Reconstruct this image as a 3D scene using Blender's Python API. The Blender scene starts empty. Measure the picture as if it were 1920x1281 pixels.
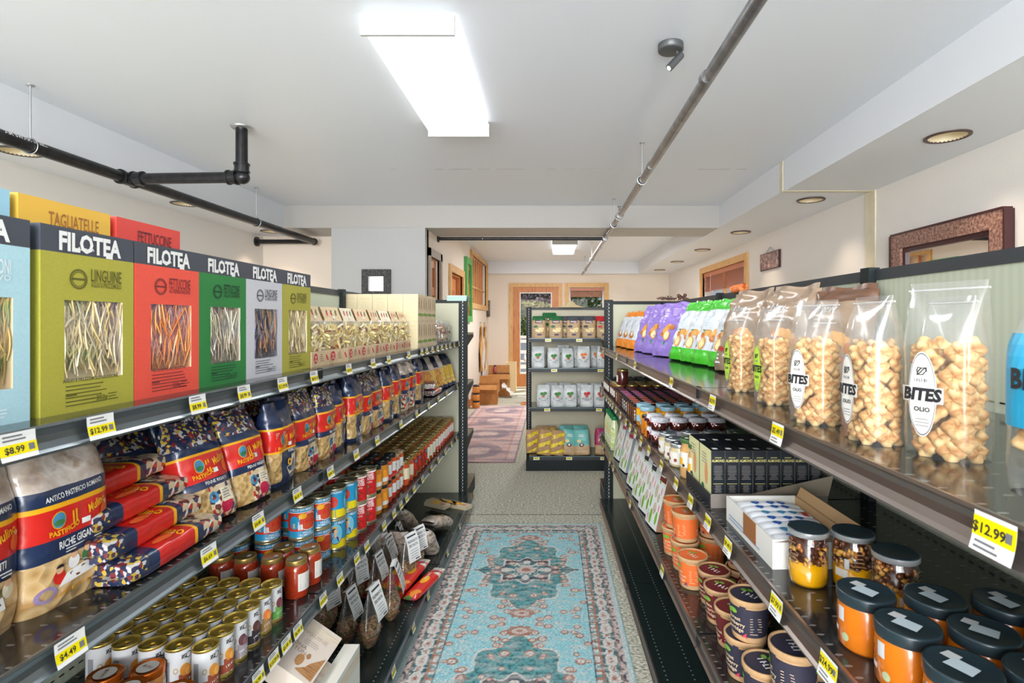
import bpy, math, random
from mathutils import Vector, Matrix, noise
PI = math.pi
R = math.radians
sc = bpy.context.scene
C = sc.collection
ZC = 1.43          # eye height

# ------------------------------------------------------------------ camera, world, exposure
cd = bpy.data.cameras.new('camera')
cam = bpy.data.objects.new('camera', cd)
C.objects.link(cam)
cam.location = (0, 0, ZC)
cam.rotation_euler = (R(90), 0, 0)
cd.sensor_width = 36
cd.lens = 18.75
cd.shift_x = -76 / 1920
cd.shift_y = -36.5 / 1920
cd.clip_start = 0.02
cd.dof.use_dof = True
cd.dof.focus_distance = 3.0
cd.dof.aperture_fstop = 13.0
sc.camera = cam
sc.view_settings.view_transform = 'Standard'
sc.view_settings.look = 'None'
sc.view_settings.gamma = 1
sc.view_settings.use_curve_mapping = False
sc.view_settings.exposure = 0.86
sc.cycles.use_denoising = True
sc.cycles.max_bounces = 7
sc.cycles.diffuse_bounces = 4
sc.cycles.glossy_bounces = 3
sc.cycles.transmission_bounces = 4
sc.cycles.transparent_max_bounces = 16
sc.cycles.caustics_reflective = False
sc.cycles.caustics_refractive = False
sc.cycles.sample_clamp_indirect = 6

w = bpy.data.worlds.new('sky')
sc.world = w
w.use_nodes = True
wn = w.node_tree
bg = wn.nodes['Background']
sky = wn.nodes.new('ShaderNodeTexSky')
sky.sky_type = 'HOSEK_WILKIE'
sky.sun_direction = Vector((0.5, 0.4, 0.75)).normalized()
sky.turbidity = 3
wn.links.new(sky.outputs[0], bg.inputs[0])
bg.inputs[1].default_value = 1.0

def light(kind, name, loc, rot, power, col=(1, 1, 1), **kw):
    d = bpy.data.lights.new(name, kind)
    d.energy = power
    d.color = col
    for k, v in kw.items():
        setattr(d, k, v)
    o = bpy.data.objects.new(name, d)
    C.objects.link(o)
    o.location = loc
    o.rotation_euler = rot
    return o

light('SUN', 'sun', (0, 20, 10), (R(-25), R(38), 0), 4.0, (1, 0.95, 0.86), angle=R(0.6))
# fill light added behind the camera, as daylight from an invented shop window
light('AREA', 'added_fill_daylight', (-0.5, -3.9, 1.6), (R(94), 0, 0), 340, (0.95, 0.98, 1), shape='RECTANGLE', size=4.6, size_y=2.0)

# ------------------------------------------------------------------ materials
M = {}
def mat(name, col, rough=0.5, metal=0.0, coat=0.0, emit=0.0, spec=0.5, nz=0.0, nscale=30, bump=0.0, bscale=60, sss=0.0):
    if name in M:
        return M[name]
    m = bpy.data.materials.new(name)
    m.use_nodes = True
    nt = m.node_tree
    b = nt.nodes['Principled BSDF']
    b.inputs['Base Color'].default_value = (*col, 1)
    b.inputs['Roughness'].default_value = rough
    b.inputs['Metallic'].default_value = metal
    b.inputs['Coat Weight'].default_value = coat
    b.inputs['Coat Roughness'].default_value = 0.08
    b.inputs['Specular IOR Level'].default_value = spec
    if emit:
        b.inputs['Emission Color'].default_value = (*col, 1)
        b.inputs['Emission Strength'].default_value = emit
    if nz or bump:
        tc = nt.nodes.new('ShaderNodeTexCoord')
    if nz:
        t = nt.nodes.new('ShaderNodeTexNoise')
        t.inputs['Scale'].default_value = nscale
        t.inputs['Detail'].default_value = 4
        nt.links.new(tc.outputs['Object'], t.inputs['Vector'])
        r = nt.nodes.new('ShaderNodeValToRGB')
        r.color_ramp.elements[0].position = 0.3
        r.color_ramp.elements[1].position = 0.7
        r.color_ramp.elements[0].color = (*[max(0, c * (1 - nz)) for c in col], 1)
        r.color_ramp.elements[1].color = (*[min(1, c * (1 + nz)) for c in col], 1)
        nt.links.new(t.outputs['Fac'], r.inputs['Fac'])
        nt.links.new(r.outputs['Color'], b.inputs['Base Color'])
    if bump:
        t2 = nt.nodes.new('ShaderNodeTexNoise')
        t2.inputs['Scale'].default_value = bscale
        nt.links.new(tc.outputs['Object'], t2.inputs['Vector'])
        bp = nt.nodes.new('ShaderNodeBump')
        bp.inputs['Strength'].default_value = bump
        bp.inputs['Distance'].default_value = 0.01
        nt.links.new(t2.outputs['Fac'], bp.inputs['Height'])
        nt.links.new(bp.outputs['Normal'], b.inputs['Normal'])
    M[name] = m
    return m

def ramp_mat(name, cols, scale, kind='noise', rough=0.5, coat=0.0, detail=4, stretch=(1, 1, 1), bump=0.0, coords='Object', constant=False):
    """noise or cell pattern through a colour ramp"""
    if name in M:
        return M[name]
    m = bpy.data.materials.new(name)
    m.use_nodes = True
    nt = m.node_tree
    b = nt.nodes['Principled BSDF']
    b.inputs['Roughness'].default_value = rough
    b.inputs['Coat Weight'].default_value = coat
    tc = nt.nodes.new('ShaderNodeTexCoord')
    mp = nt.nodes.new('ShaderNodeMapping')
    mp.inputs['Scale'].default_value = stretch
    nt.links.new(tc.outputs[coords], mp.inputs['Vector'])
    if kind == 'noise':
        t = nt.nodes.new('ShaderNodeTexNoise')
        t.inputs['Detail'].default_value = detail
        out = t.outputs['Fac']
        lo, hi = 0.3, 0.7
    elif kind == 'cell':
        t = nt.nodes.new('ShaderNodeTexVoronoi')
        sep = nt.nodes.new('ShaderNodeSeparateColor')
        nt.links.new(t.outputs['Color'], sep.inputs[0])
        out = sep.outputs[0]
        lo, hi = 0.0, 1.0
    elif kind == 'dist':
        t = nt.nodes.new('ShaderNodeTexVoronoi')
        out = t.outputs['Distance']
        lo, hi = 0.0, 0.8
    t.inputs['Scale'].default_value = scale
    nt.links.new(mp.outputs[0], t.inputs['Vector'])
    r = nt.nodes.new('ShaderNodeValToRGB')
    cr = r.color_ramp
    n = len(cols)
    while len(cr.elements) < n:
        cr.elements.new(0.5)
    for i, c in enumerate(cols):
        cr.elements[i].position = lo + (hi - lo) * (i / n if constant else i / max(1, n - 1))
        cr.elements[i].color = (*c, 1)
    if constant:
        cr.interpolation = 'CONSTANT'
    nt.links.new(out, r.inputs['Fac'])
    nt.links.new(r.outputs[0], b.inputs['Base Color'])
    if bump:
        bp = nt.nodes.new('ShaderNodeBump')
        bp.inputs['Strength'].default_value = bump
        bp.inputs['Distance'].default_value = 0.01
        nt.links.new(out, bp.inputs['Height'])
        nt.links.new(bp.outputs['Normal'], b.inputs['Normal'])
    M[name] = m
    return m

def film_mat(name, tint=(1, 1, 1), haze=0.06, gloss=0.04, rough=0.08, edge=0.45):
    if name in M:
        return M[name]
    m = bpy.data.materials.new(name)
    m.use_nodes = True
    nt = m.node_tree
    for n in list(nt.nodes):
        nt.nodes.remove(n)
    out = nt.nodes.new('ShaderNodeOutputMaterial')
    tr = nt.nodes.new('ShaderNodeBsdfTransparent')
    tr.inputs[0].default_value = (*tint, 1)
    gl = nt.nodes.new('ShaderNodeBsdfGlossy')
    gl.inputs['Roughness'].default_value = rough
    df = nt.nodes.new('ShaderNodeBsdfDiffuse')
    df.inputs[0].default_value = (0.9, 0.9, 0.9, 1)
    m1 = nt.nodes.new('ShaderNodeMixShader')
    m1.inputs[0].default_value = haze
    nt.links.new(tr.outputs[0], m1.inputs[1])
    nt.links.new(df.outputs[0], m1.inputs[2])
    lw = nt.nodes.new('ShaderNodeLayerWeight')
    lw.inputs['Blend'].default_value = 0.25
    mr = nt.nodes.new('ShaderNodeMapRange')
    mr.inputs['To Min'].default_value = gloss
    mr.inputs['To Max'].default_value = edge
    nt.links.new(lw.outputs['Facing'], mr.inputs['Value'])
    m2 = nt.nodes.new('ShaderNodeMixShader')
    nt.links.new(mr.outputs[0], m2.inputs[0])
    nt.links.new(m1.outputs[0], m2.inputs[1])
    nt.links.new(gl.outputs[0], m2.inputs[2])
    nt.links.new(m2.outputs[0], out.inputs[0])
    M[name] = m
    return m

def perforated(name, col, dot, pitch, r, rough):
    """glossy enamel with rows of punched slots"""
    m = mat(name, col, rough, coat=0.0, spec=0.6)
    nt = m.node_tree
    b = nt.nodes['Principled BSDF']
    tc = nt.nodes.new('ShaderNodeTexCoord')
    sp = nt.nodes.new('ShaderNodeSeparateXYZ')
    nt.links.new(tc.outputs['Object'], sp.inputs[0])
    def math_(op, a, bb):
        n = nt.nodes.new('ShaderNodeMath')
        n.operation = op
        for i, q in enumerate((a, bb)):
            if q is None:
                continue
            if isinstance(q, (int, float)):
                n.inputs[i].default_value = q
            else:
                nt.links.new(q, n.inputs[i])
        return n.outputs[0]
    fx = math_('SUBTRACT', math_('FRACT', math_('MULTIPLY', sp.outputs[0], 1 / pitch[0]), None), 0.5)
    fy = math_('SUBTRACT', math_('FRACT', math_('MULTIPLY', sp.outputs[1], 1 / pitch[1]), None), 0.5)
    dx = math_('MULTIPLY', fx, pitch[0] / r[0])
    dy = math_('MULTIPLY', fy, pitch[1] / r[1])
    d2 = math_('ADD', math_('MULTIPLY', dx, dx), math_('MULTIPLY', dy, dy))
    k = math_('LESS_THAN', d2, 1.0)
    mx = nt.nodes.new('ShaderNodeMix')
    mx.data_type = 'RGBA'
    nt.links.new(k, mx.inputs[0])
    mx.inputs[6].default_value = (*col, 1)
    mx.inputs[7].default_value = (*dot, 1)
    nt.links.new(mx.outputs[2], b.inputs['Base Color'])
    return m

def ribbed(name, col, amp=0.05, pitch=0.02, axis=0, rough=0.5):
    """beige board with faint vertical ribs"""
    m = mat(name, col, rough)
    nt = m.node_tree
    b = nt.nodes['Principled BSDF']
    tc = nt.nodes.new('ShaderNodeTexCoord')
    wv = nt.nodes.new('ShaderNodeTexWave')
    wv.bands_direction = 'XYZ'[axis]
    wv.inputs['Scale'].default_value = 1 / pitch * 0.314
    wv.inputs['Distortion'].default_value = 0.6
    nt.links.new(tc.outputs['Object'], wv.inputs['Vector'])
    r = nt.nodes.new('ShaderNodeValToRGB')
    r.color_ramp.elements[0].color = (*[c * (1 - amp) for c in col], 1)
    r.color_ramp.elements[1].color = (*[min(1, c * (1 + amp)) for c in col], 1)
    nt.links.new(wv.outputs['Fac'], r.inputs[0])
    nt.links.new(r.outputs[0], b.inputs['Base Color'])
    return m

def srgb(*c):
    return tuple((x / 255 / 12.92) if x / 255 <= 0.04045 else ((x / 255 + 0.055) / 1.055) ** 2.4 for x in c)

wall_m = mat('wall_paint', srgb(238, 233, 228), 0.6, bump=0.08, bscale=90)
wall_warm = mat('hall_wall_paint', srgb(240, 226, 212), 0.6, bump=0.08, bscale=90)
header_m = mat('header_paint', srgb(184, 181, 177), 0.5, bump=0.04, bscale=50)
wall_grey = mat('grey_wall_paint', srgb(184, 184, 184), 0.6, bump=0.08, bscale=90)
ceil_m = mat('ceiling_paint', srgb(236, 241, 250), 0.42, bump=0.03, bscale=50)
soff_m = mat('soffit_paint', srgb(234, 237, 243), 0.5, bump=0.04, bscale=50)
trim_tape = mat('unpainted_seam', srgb(226, 216, 190), 0.7, nz=0.08, nscale=12)
pipe_m = mat('black_steel_pipe', (0.018, 0.018, 0.02), 0.28, metal=0.35, nz=0.5, nscale=25)
pipe_g = mat('grey_steel_pipe', (0.24, 0.24, 0.245), 0.25, metal=0.7, nz=0.35, nscale=18)
steel = mat('zinc_steel', (0.55, 0.56, 0.58), 0.3, metal=0.9)
blackm = mat('black_enamel', (0.010, 0.015, 0.016), 0.5, spec=0.25)
greym = mat('grey_enamel', (0.035, 0.04, 0.044), 0.45, spec=0.35)
white_m = mat('white_enamel', (0.85, 0.86, 0.86), 0.35)
tag_w = mat('tag_white', (0.85, 0.85, 0.83), 0.35)
tag_y = mat('tag_yellow', (0.92, 0.76, 0.0), 0.35)
ink = mat('ink_black', (0.02, 0.02, 0.025), 0.5)
inkg = mat('ink_grey', (0.18, 0.18, 0.2), 0.5)
whitep = mat('white_print', (0.88, 0.88, 0.86), 0.45)
shelf_m = perforated('shelf_enamel', (0.016, 0.017, 0.017), (0.16, 0.15, 0.14), (0.05, 0.025), (0.006, 0.0025), 0.12)
deck_m = perforated('base_deck_enamel', (0.012, 0.02, 0.019), (0.22, 0.25, 0.24), (0.1, 0.025), (0.003, 0.003), 0.2)
chan_l = mat('price_channel_steel', (0.24, 0.275, 0.295), 0.32, metal=0.85)
chan_r = mat('price_channel_bronze', (0.29, 0.24, 0.215), 0.3, metal=0.85)
board_m = ribbed('ribbed_back_board', srgb(172, 178, 158), 0.05, 0.02, 1)
board_x = ribbed('ribbed_end_board', srgb(186, 184, 160), 0.05, 0.012, 0)
wood_o = ramp_mat('orange_fir_wood', [srgb(196, 120, 66), srgb(214, 144, 86), srgb(184, 104, 54)], 6, stretch=(6, 6, 0.6), rough=0.45)
wood_h = ramp_mat('honey_wood_trim', [srgb(214, 160, 92), srgb(226, 180, 116), srgb(200, 142, 78)], 6, stretch=(5, 5, 0.8), rough=0.45)
film = film_mat('clear_film')
glass = film_mat('clear_glass', haze=0.0, gloss=0.05, rough=0.02, edge=0.5)
wglass = film_mat('window_pane', haze=0.0, gloss=0.004, rough=0.01, edge=0.3)

# ------------------------------------------------------------------ mesh builder
class MB:
    def __init__(s):
        s.v, s.f, s.m, s.sm, s.mats = [], [], [], [], []
    def mi(s, m):
        if m not in s.mats:
            s.mats.append(m)
        return s.mats.index(m)
    def add(s, vs, fs, m, smooth=False):
        o = len(s.v)
        s.v += [tuple(v) for v in vs]
        k = s.mi(m) if not callable(m) else None
        for i, f in enumerate(fs):
            s.f.append(tuple(o + q for q in f))
            s.m.append(k if k is not None else s.mi(m(i)))
            s.sm.append(smooth)
        return s
    def box(s, x0, x1, y0, y1, z0, z1, m, skip=''):
        vs = [(x, y, z) for z in (z0, z1) for y in (y0, y1) for x in (x0, x1)]
        fs = {'b': (0, 2, 3, 1), 't': (4, 5, 7, 6), 'f': (0, 1, 5, 4), 'k': (2, 6, 7, 3), 'l': (0, 4, 6, 2), 'r': (1, 3, 7, 5)}
        return s.add(vs, [f for k, f in fs.items() if k not in skip], m)
    def rev(s, prof, mats, n=24, cx=0, cy=0, smooth=True, cz=0):
        vs = []
        for (r, z) in prof:
            for i in range(n):
                a = 2 * PI * i / n
                vs.append((cx + r * math.sin(a), cy - r * math.cos(a), cz + z))
        o = len(s.v)
        s.v += vs
        for j in range(len(prof) - 1):
            mm = s.mi(mats[j] if isinstance(mats, (list, tuple)) else mats)
            for i in range(n):
                k = (i + 1) % n
                s.f.append((o + j * n + i, o + j * n + k, o + (j + 1) * n + k, o + (j + 1) * n + i))
                s.m.append(mm)
                s.sm.append(smooth)
        return s
    def disc(s, r, z, m, n=24, cx=0, cy=0, up=True):
        vs = [(cx + r * math.sin(2 * PI * i / n), cy - r * math.cos(2 * PI * i / n), z) for i in range(n)]
        f = tuple(range(n))
        return s.add(vs, [f if up else f[::-1]], m)
    def tube(s, p0, p1, r, m, n=12, r1=None, caps=True):
        p0, p1 = Vector(p0), Vector(p1)
        d = (p1 - p0).normalized()
        a = d.orthogonal().normalized()
        b = d.cross(a)
        r1 = r if r1 is None else r1
        vs = []
        for p, rr in ((p0, r), (p1, r1)):
            for i in range(n):
                t = 2 * PI * i / n
                vs.append(p + (a * math.cos(t) + b * math.sin(t)) * rr)
        fs = [(i, (i + 1) % n, n + (i + 1) % n, n + i) for i in range(n)]
        s.add(vs, fs, m, True)
        if caps:
            s.add(vs, [tuple(range(n))[::-1], tuple(range(n, 2 * n))], m)
        return s
    def path(s, pts, r, m, n=8, flat=None):
        pts = [Vector(p) for p in pts]
        vs = []
        a = None
        for i, p in enumerate(pts):
            d = (pts[min(i + 1, len(pts) - 1)] - pts[max(0, i - 1)]).normalized()
            a = (a - d * a.dot(d)).normalized() if a else d.orthogonal().normalized()
            b = d.cross(a)
            for k in range(n):
                t = 2 * PI * k / n
                vs.append(p + a * math.cos(t) * r + b * math.sin(t) * (flat or r))
        fs = [(i * n + k, i * n + (k + 1) % n, (i + 1) * n + (k + 1) % n, (i + 1) * n + k) for i in range(len(pts) - 1) for k in range(n)]
        return s.add(vs, fs, m, True)
    def ball(s, c, r, m, n=10, k=6):
        rx, ry, rz = r if isinstance(r, tuple) else (r, r, r)
        vs = [(c[0] + rx * math.sin(PI * j / k) * math.cos(2 * PI * i / n), c[1] + ry * math.sin(PI * j / k) * math.sin(2 * PI * i / n), c[2] - rz * math.cos(PI * j / k)) for j in range(k + 1) for i in range(n)]
        fs = [(j * n + i, j * n + (i + 1) % n, (j + 1) * n + (i + 1) % n, (j + 1) * n + i) for j in range(k) for i in range(n)]
        return s.add(vs, fs, m, True)
    def grid(s, fn, nu, nv, m, smooth=True, matfn=None, wrap=False):
        """fn(a, b) with a, b in 0..1"""
        o = len(s.v)
        cu = nu if wrap else nu + 1
        for j in range(nv + 1):
            for i in range(cu):
                s.v.append(tuple(fn(i / nu, j / nv)))
        for j in range(nv):
            for i in range(nu):
                i2 = (i + 1) % cu if wrap else i + 1
                s.f.append((o + j * cu + i, o + j * cu + i2, o + (j + 1) * cu + i2, o + (j + 1) * cu + i))
                s.m.append(s.mi(matfn((i + .5) / nu, (j + .5) / nv) if matfn else m))
                s.sm.append(smooth)
        return s
    # --- marks laid on a surface S(u, v)
    def on(s, S, pts, faces, m, off=0.0006):
        vs = []
        e = 0.0008
        for (u, v) in pts:
            p = Vector(S(u, v))
            n = (Vector(S(u + e, v)) - Vector(S(u - e, v))).cross(Vector(S(u, v + e)) - Vector(S(u, v - e)))
            if n.length > 1e-12:
                n.normalize()
            vs.append(p + n * off)
        return s.add(vs, faces, m)
    def rect(s, S, u0, u1, v0, v1, m, off=0.0005, nu=1, nv=1):
        pts = [(u0 + (u1 - u0) * i / nu, v0 + (v1 - v0) * j / nv) for j in range(nv + 1) for i in range(nu + 1)]
        fs = [(j * (nu + 1) + i, j * (nu + 1) + i + 1, (j + 1) * (nu + 1) + i + 1, (j + 1) * (nu + 1) + i) for j in range(nv) for i in range(nu)]
        return s.on(S, pts, fs, m, off)
    def ell(s, S, cu, cv, ru, rv, m, off=0.0008, n=20, hole=0.0, a0=0, a1=360, rings=1):
        pts, fs = [], []
        full = (a1 - a0) >= 360
        k = n if full else n + 1
        for q in range(rings + 1):
            t = hole + (1 - hole) * q / rings
            for i in range(k):
                a = R(a0 + (a1 - a0) * i / n)
                pts.append((cu + ru * t * math.cos(a), cv + rv * t * math.sin(a)))
        for q in range(rings):
            for i in range(n):
                i2 = (i + 1) % k
                fs.append((q * k + i, (q + 1) * k + i, (q + 1) * k + i2, q * k + i2))
        return s.on(S, pts, fs, m, off)
    def poly(s, S, pts, m, off=0.0008):
        return s.on(S, pts, [tuple(range(len(pts)))], m, off)
    def text(s, S, t, cu, cv, h, m, off=0.0009, bold=0.0, sx=1.0, rot=0.0, shear=0.0, align='C', arc=0.0):
        vs, fs, wd = glyphs(t, bold, shear)
        k = h
        ox = {'C': -wd / 2, 'L': 0, 'R': -wd}[align]
        c, q = math.cos(R(rot)), math.sin(R(rot))
        pts = []
        for (x, y) in vs:
            a, b = (x + ox) * k * sx, y * k
            if arc:
                b += -arc * a * a
            pts.append((cu + a * c - b * q, cv + a * q + b * c))
        return s.on(S, pts, fs, m, off)
    def scrib(s, S, cu, cv, L, h, m, off=0.0009, rot=0.0, seed=1):
        """a word too small to read: a run of short upright strokes"""
        rr = random.Random(seed)
        c, q = math.cos(R(rot)), math.sin(R(rot))
        x = -L / 2
        def quad(a0, a1, b0, b1):
            s.on(S, [(cu + a * c - b * q, cv + a * q + b * c) for a, b in ((a0, b0), (a1, b0), (a1, b1), (a0, b1))], [(0, 1, 2, 3)], m, off)
        while x < L / 2 - h * .3:
            w_ = h * rr.uniform(.16, .26)
            quad(x, x + w_, 0, h)
            if rr.random() < .7:
                quad(x + w_, x + h * .5, (0, h * .42, h * .8)[rr.randrange(3)], (h * .2, h * .6, h)[rr.randrange(3)] + h * .0)
            x += h * .72
        return s
    def lines(s, S, u0, u1, v1, n, dv, th, m, seed=1, off=0.0008, center=False):
        rr = random.Random(seed)
        for i in range(n):
            L = (u1 - u0) * rr.uniform(0.6, 1.0)
            a = (u0 + u1) / 2 - L / 2 if center else u0
            s.rect(S, a, a + L, v1 - i * dv - th, v1 - i * dv, m, off)
        return s
    def build(s, name, parent=None, kind=None, label=None):
        me = bpy.data.meshes.new(name)
        me.from_pydata(s.v, [], s.f)
        for m in s.mats:
            me.materials.append(m)
        me.polygons.foreach_set('material_index', s.m)
        me.polygons.foreach_set('use_smooth', s.sm)
        me.update()
        o = bpy.data.objects.new(name, me)
        C.objects.link(o)
        if parent:
            o.parent = parent
        if kind:
            o['kind'] = kind
        if label:
            o['label'] = label
        return o

_g = {}
def glyphs(t, bold=0.0, shear=0.0):
    key = (t, bold, shear)
    if key not in _g:
        cu = bpy.data.curves.new('t', 'FONT')
        cu.body = t
        cu.size = 1
        cu.resolution_u = 2
        cu.offset = bold
        cu.shear = shear
        ob = bpy.data.objects.new('t', cu)
        me = bpy.data.meshes.new_from_object(ob)
        vs = [(v.co.x / 0.72, v.co.y / 0.72) for v in me.vertices]
        fs = [tuple(p.vertices) for p in me.polygons]
        if me.polygons and me.polygons[0].normal.z < 0:
            fs = [f[::-1] for f in fs]
        x0 = min((v[0] for v in vs), default=0)
        x1 = max((v[0] for v in vs), default=0)
        _g[key] = ([(x - x0, y) for x, y in vs], fs, x1 - x0)
        bpy.data.objects.remove(ob)
        bpy.data.curves.remove(cu)
        bpy.data.meshes.remove(me)
    return _g[key]

# ------------------------------------------------------------------ things
def tag(o, label, cat, group=None):
    o['label'] = label
    o['category'] = cat
    if group:
        o['group'] = group
    return o
def thing(name, label, cat, loc=(0, 0, 0), rz=0.0, group=None, rx=0.0):
    o = bpy.data.objects.new(name, None)
    C.objects.link(o)
    o.empty_display_size = 0.05
    o.location = loc
    o.rotation_euler = (rx, 0, rz)
    return tag(o, label, cat, group)
def struct(mb, name):
    return mb.build(name, kind='structure')
KIDS = {}
def kids(o):
    if o.name not in KIDS:
        KIDS[o.name] = [c for c in bpy.data.objects if c.parent == o]
    return KIDS[o.name]
def copy_tree(o, parent=None):
    c = o.copy()
    C.objects.link(c)
    if parent:
        c.parent = parent
    for ch in kids(o):
        copy_tree(ch, c)
    return c
class Proto:
    """one builder result; the first placing moves it, later ones copy it and its parts"""
    def __init__(s, root):
        s.root, s.used = root, False
    def put(s, loc, rz, label, group=None, rx=0.0, scale=None, ry=0.0):
        if not s.used:
            o, s.used = s.root, True
            kids(o)
            for k in kids(o):
                kids(k)
        else:
            o = copy_tree(s.root)
        o.location = loc
        o.rotation_euler = (rx, ry, rz)
        o.scale = scale if isinstance(scale, tuple) else ((scale,) * 3 if scale else (1, 1, 1))
        o['label'] = label
        if group:
            o['group'] = group
        elif 'group' in o:
            del o['group']
        return o
ORD = 'first second third fourth fifth sixth seventh eighth ninth tenth eleventh twelfth thirteenth fourteenth fifteenth sixteenth seventeenth eighteenth nineteenth twentieth'.split()

# surfaces for marks
def flat_front(y):
    return lambda u, v: (u, y, v)
def cyl(r, tilt=0.0):
    return lambda u, v: (r * math.sin(u / r), -r * math.cos(u / r), v)
def flat_top(z):
    return lambda u, v: (u, v, z)
def side_x(x):                    # plane facing -x, u grows towards -y when seen from outside
    return lambda u, v: (x, -u, v)
def side_px(x):                   # plane facing +x
    return lambda u, v: (x, u, v)

ZL = {1: 1.284, 2: 0.968, 3: 0.590, 4: 0.125}
ZR = {1: 1.253, 2: 0.950, 3: 0.590, 4: 0.125}
XL, XLB = -0.72, -1.14
XR, XRB = 0.417, 0.888
TURN = 0.016
def RX(xp, Y):
    return xp - TURN * Y
FL = R(90)                        # product front turned to the aisle, for shelves on the -x side
FR = R(-90) + TURN
# ================================================================== THE ROOM
ZF, ZT = 0.0, 2.71       # floor, ceiling
ZS = 2.465               # underside of the soffits and the header
YB = 11.6
def slab(name, *bx, m):
    mb = MB()
    for b in bx:
        mb.box(*b, m)
    return struct(mb, name)

# carpet
carpet = ramp_mat('loop_carpet', [srgb(126, 124, 110), srgb(192, 190, 172), srgb(238, 236, 220)], 60, rough=0.95, stretch=(1, 1.6, 1), detail=3, bump=0.6)
slab('floor', (-3.7, 2.75, -4.1, YB + 0.2, -0.12, 0.0), m=carpet)
mb = MB()
for i in range(12):
    x0 = -1.35 + i * 0.26
    mb.box(x0, x0 + 0.25, 3.955, 3.962, 0.0, 0.0012, mat('carpet_seam', (0.10, 0.09, 0.075), 0.9))
struct(mb, 'trim_1')
# ceiling with the seam crack
cr = MB()
cr.box(-3.7, 2.75, -4.1, YB + 0.2, ZT, ZT + 0.15, ceil_m)
struct(cr, 'ceiling')
rr = random.Random(5)
mb = MB()
cm = mat('ceiling_crack', (0.42, 0.40, 0.38), 0.8)
x = -2.2
while x < 1.75:
    L = rr.uniform(0.05, 0.3)
    if rr.random() < 0.6:
        mb.box(x, x + L, 4.46 + rr.uniform(-.004, .004), 4.464, ZT - 0.0012, ZT + 0.001, cm)
    x += L + 0.05
struct(mb, 'trim_2')
# soffits
DOWN_R = [(2.20, 2.97), (2.19, 4.52), (2.17, 6.15), (2.15, 7.65), (2.14, 9.15), (2.13, 10.6)]
DOWN_L = [(-3.23, 1.7), (-3.23, 3.23), (-3.21, 4.66), (-3.21, 6.08)]
def bore(o, spots):
    """cut the round openings of the recessed lights"""
    for (x, y) in spots:
        c = MB()
        c.tube((x, y, ZS - .05), (x, y, ZS + .115), .093, soff_m, 32)
        co = c.build('cutter')
        md = o.modifiers.new('b', 'BOOLEAN')
        md.operation = 'DIFFERENCE'
        md.object = co
        md.solver = 'EXACT'
        dg = bpy.context.evaluated_depsgraph_get()
        me = bpy.data.meshes.new_from_object(o.evaluated_get(dg))
        o.modifiers.clear()
        o.data = me
        bpy.data.objects.remove(co)
bore(slab('soffit_left', (-3.6, -2.95, -4.1, 6.45, ZS, ZT + 0.01), m=soff_m), DOWN_L)
bore(slab('soffit_right', (1.83, 2.62, -4.1, 4.24, ZS, ZT + 0.01), m=soff_m), DOWN_R[:1])
bore(slab('soffit_right', (1.83, 2.62, 4.24, YB, ZS + 0.003, ZT + 0.01), m=soff_m), DOWN_R[1:])
slab('trim_3', (1.825, 2.55, 4.20, 4.25, ZS - 0.003, ZS + 0.003), (1.826, 1.832, 4.235, 4.29, ZS, ZT - 0.002), (2.520, 2.532, 4.17, 4.30, 0.1, ZS), m=trim_tape)
slab('header_beam', (-2.95, 1.83, 5.86, 6.45, ZS, ZT + 0.01), m=header_m)
slab('soffit_back', (-1.4, 1.83, 11.35, YB, ZS, ZT + 0.01), m=soff_m)
# walls with openings: list of rects punched from a wall built as strips
def wall_x(name, x0, x1, y0, y1, z0, z1, holes, m):
    """wall in a plane of constant x; holes = (y0, y1, z0, z1)"""
    mb = MB()
    ys = sorted({y0, y1} | {h[0] for h in holes} | {h[1] for h in holes})
    for a, b in zip(ys, ys[1:]):
        hs = sorted([h for h in holes if h[0] <= a and h[1] >= b], key=lambda h: h[2])
        z = z0
        for h in hs:
            if h[2] > z:
                mb.box(x0, x1, a, b, z, h[2], m)
            z = h[3]
        if z < z1:
            mb.box(x0, x1, a, b, z, z1, m)
    return struct(mb, name)
def wall_y(name, y0, y1, x0, x1, z0, z1, holes, m):
    mb = MB()
    xs = sorted({x0, x1} | {h[0] for h in holes} | {h[1] for h in holes})
    for a, b in zip(xs, xs[1:]):
        hs = sorted([h for h in holes if h[0] <= a and h[1] >= b], key=lambda h: h[2])
        z = z0
        for h in hs:
            if h[2] > z:
                mb.box(a, b, y0, y1, z, h[2], m)
            z = h[3]
        if z < z1:
            mb.box(a, b, y0, y1, z, z1, m)
    return struct(mb, name)
wall_x('wall_left', -3.65, -3.5, -4.1, 6.6, 0, ZT, [], wall_m)
WH = (6.97, 8.98, 0.95, 2.24)
wall_x('wall_right', 2.53, 2.68, -4.1, YB + .15, 0, ZT, [WH], wall_m)
DH = (-0.88, 0.16, 0.0, 2.20)
WB = (0.36, 1.12, 0.95, 2.18)
wall_y('wall_back', YB, YB + 0.15, -1.55, 2.68, 0, ZT, [DH, WB], wall_warm)
wall_y('wall_front', -4.15, -4.0, -3.65, 2.68, 0, ZT, [(-3.0, 2.0, 0.6, 2.5)], wall_m)  # opening belongs to the added, unseen shop window
wall_y('wall_niche', 6.45, 6.6, -3.6, -2.42, 0, ZT, [], wall_warm)
wall_y('wall_grey', 5.86, 6.02, -2.43, -1.40, 0, ZS + 0.001, [], wall_grey)
slab('wall_grey_return', (-2.43, -2.33, 6.0, 6.5, 0, ZS), m=wall_grey)
HH = [(6.05, 6.58, 0.0, 2.18), (7.28, 8.25, 0.0, 2.12), (9.12, 11.2, 1.76, 2.60)]
wall_x('wall_hall', -1.55, -1.40, 5.95, YB, 0, ZT, HH, wall_warm)
# backing for the three openings
slab('wall_pantry', (-2.3, -2.25, 6.5, YB, 0, ZT), m=wall_warm)
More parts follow.
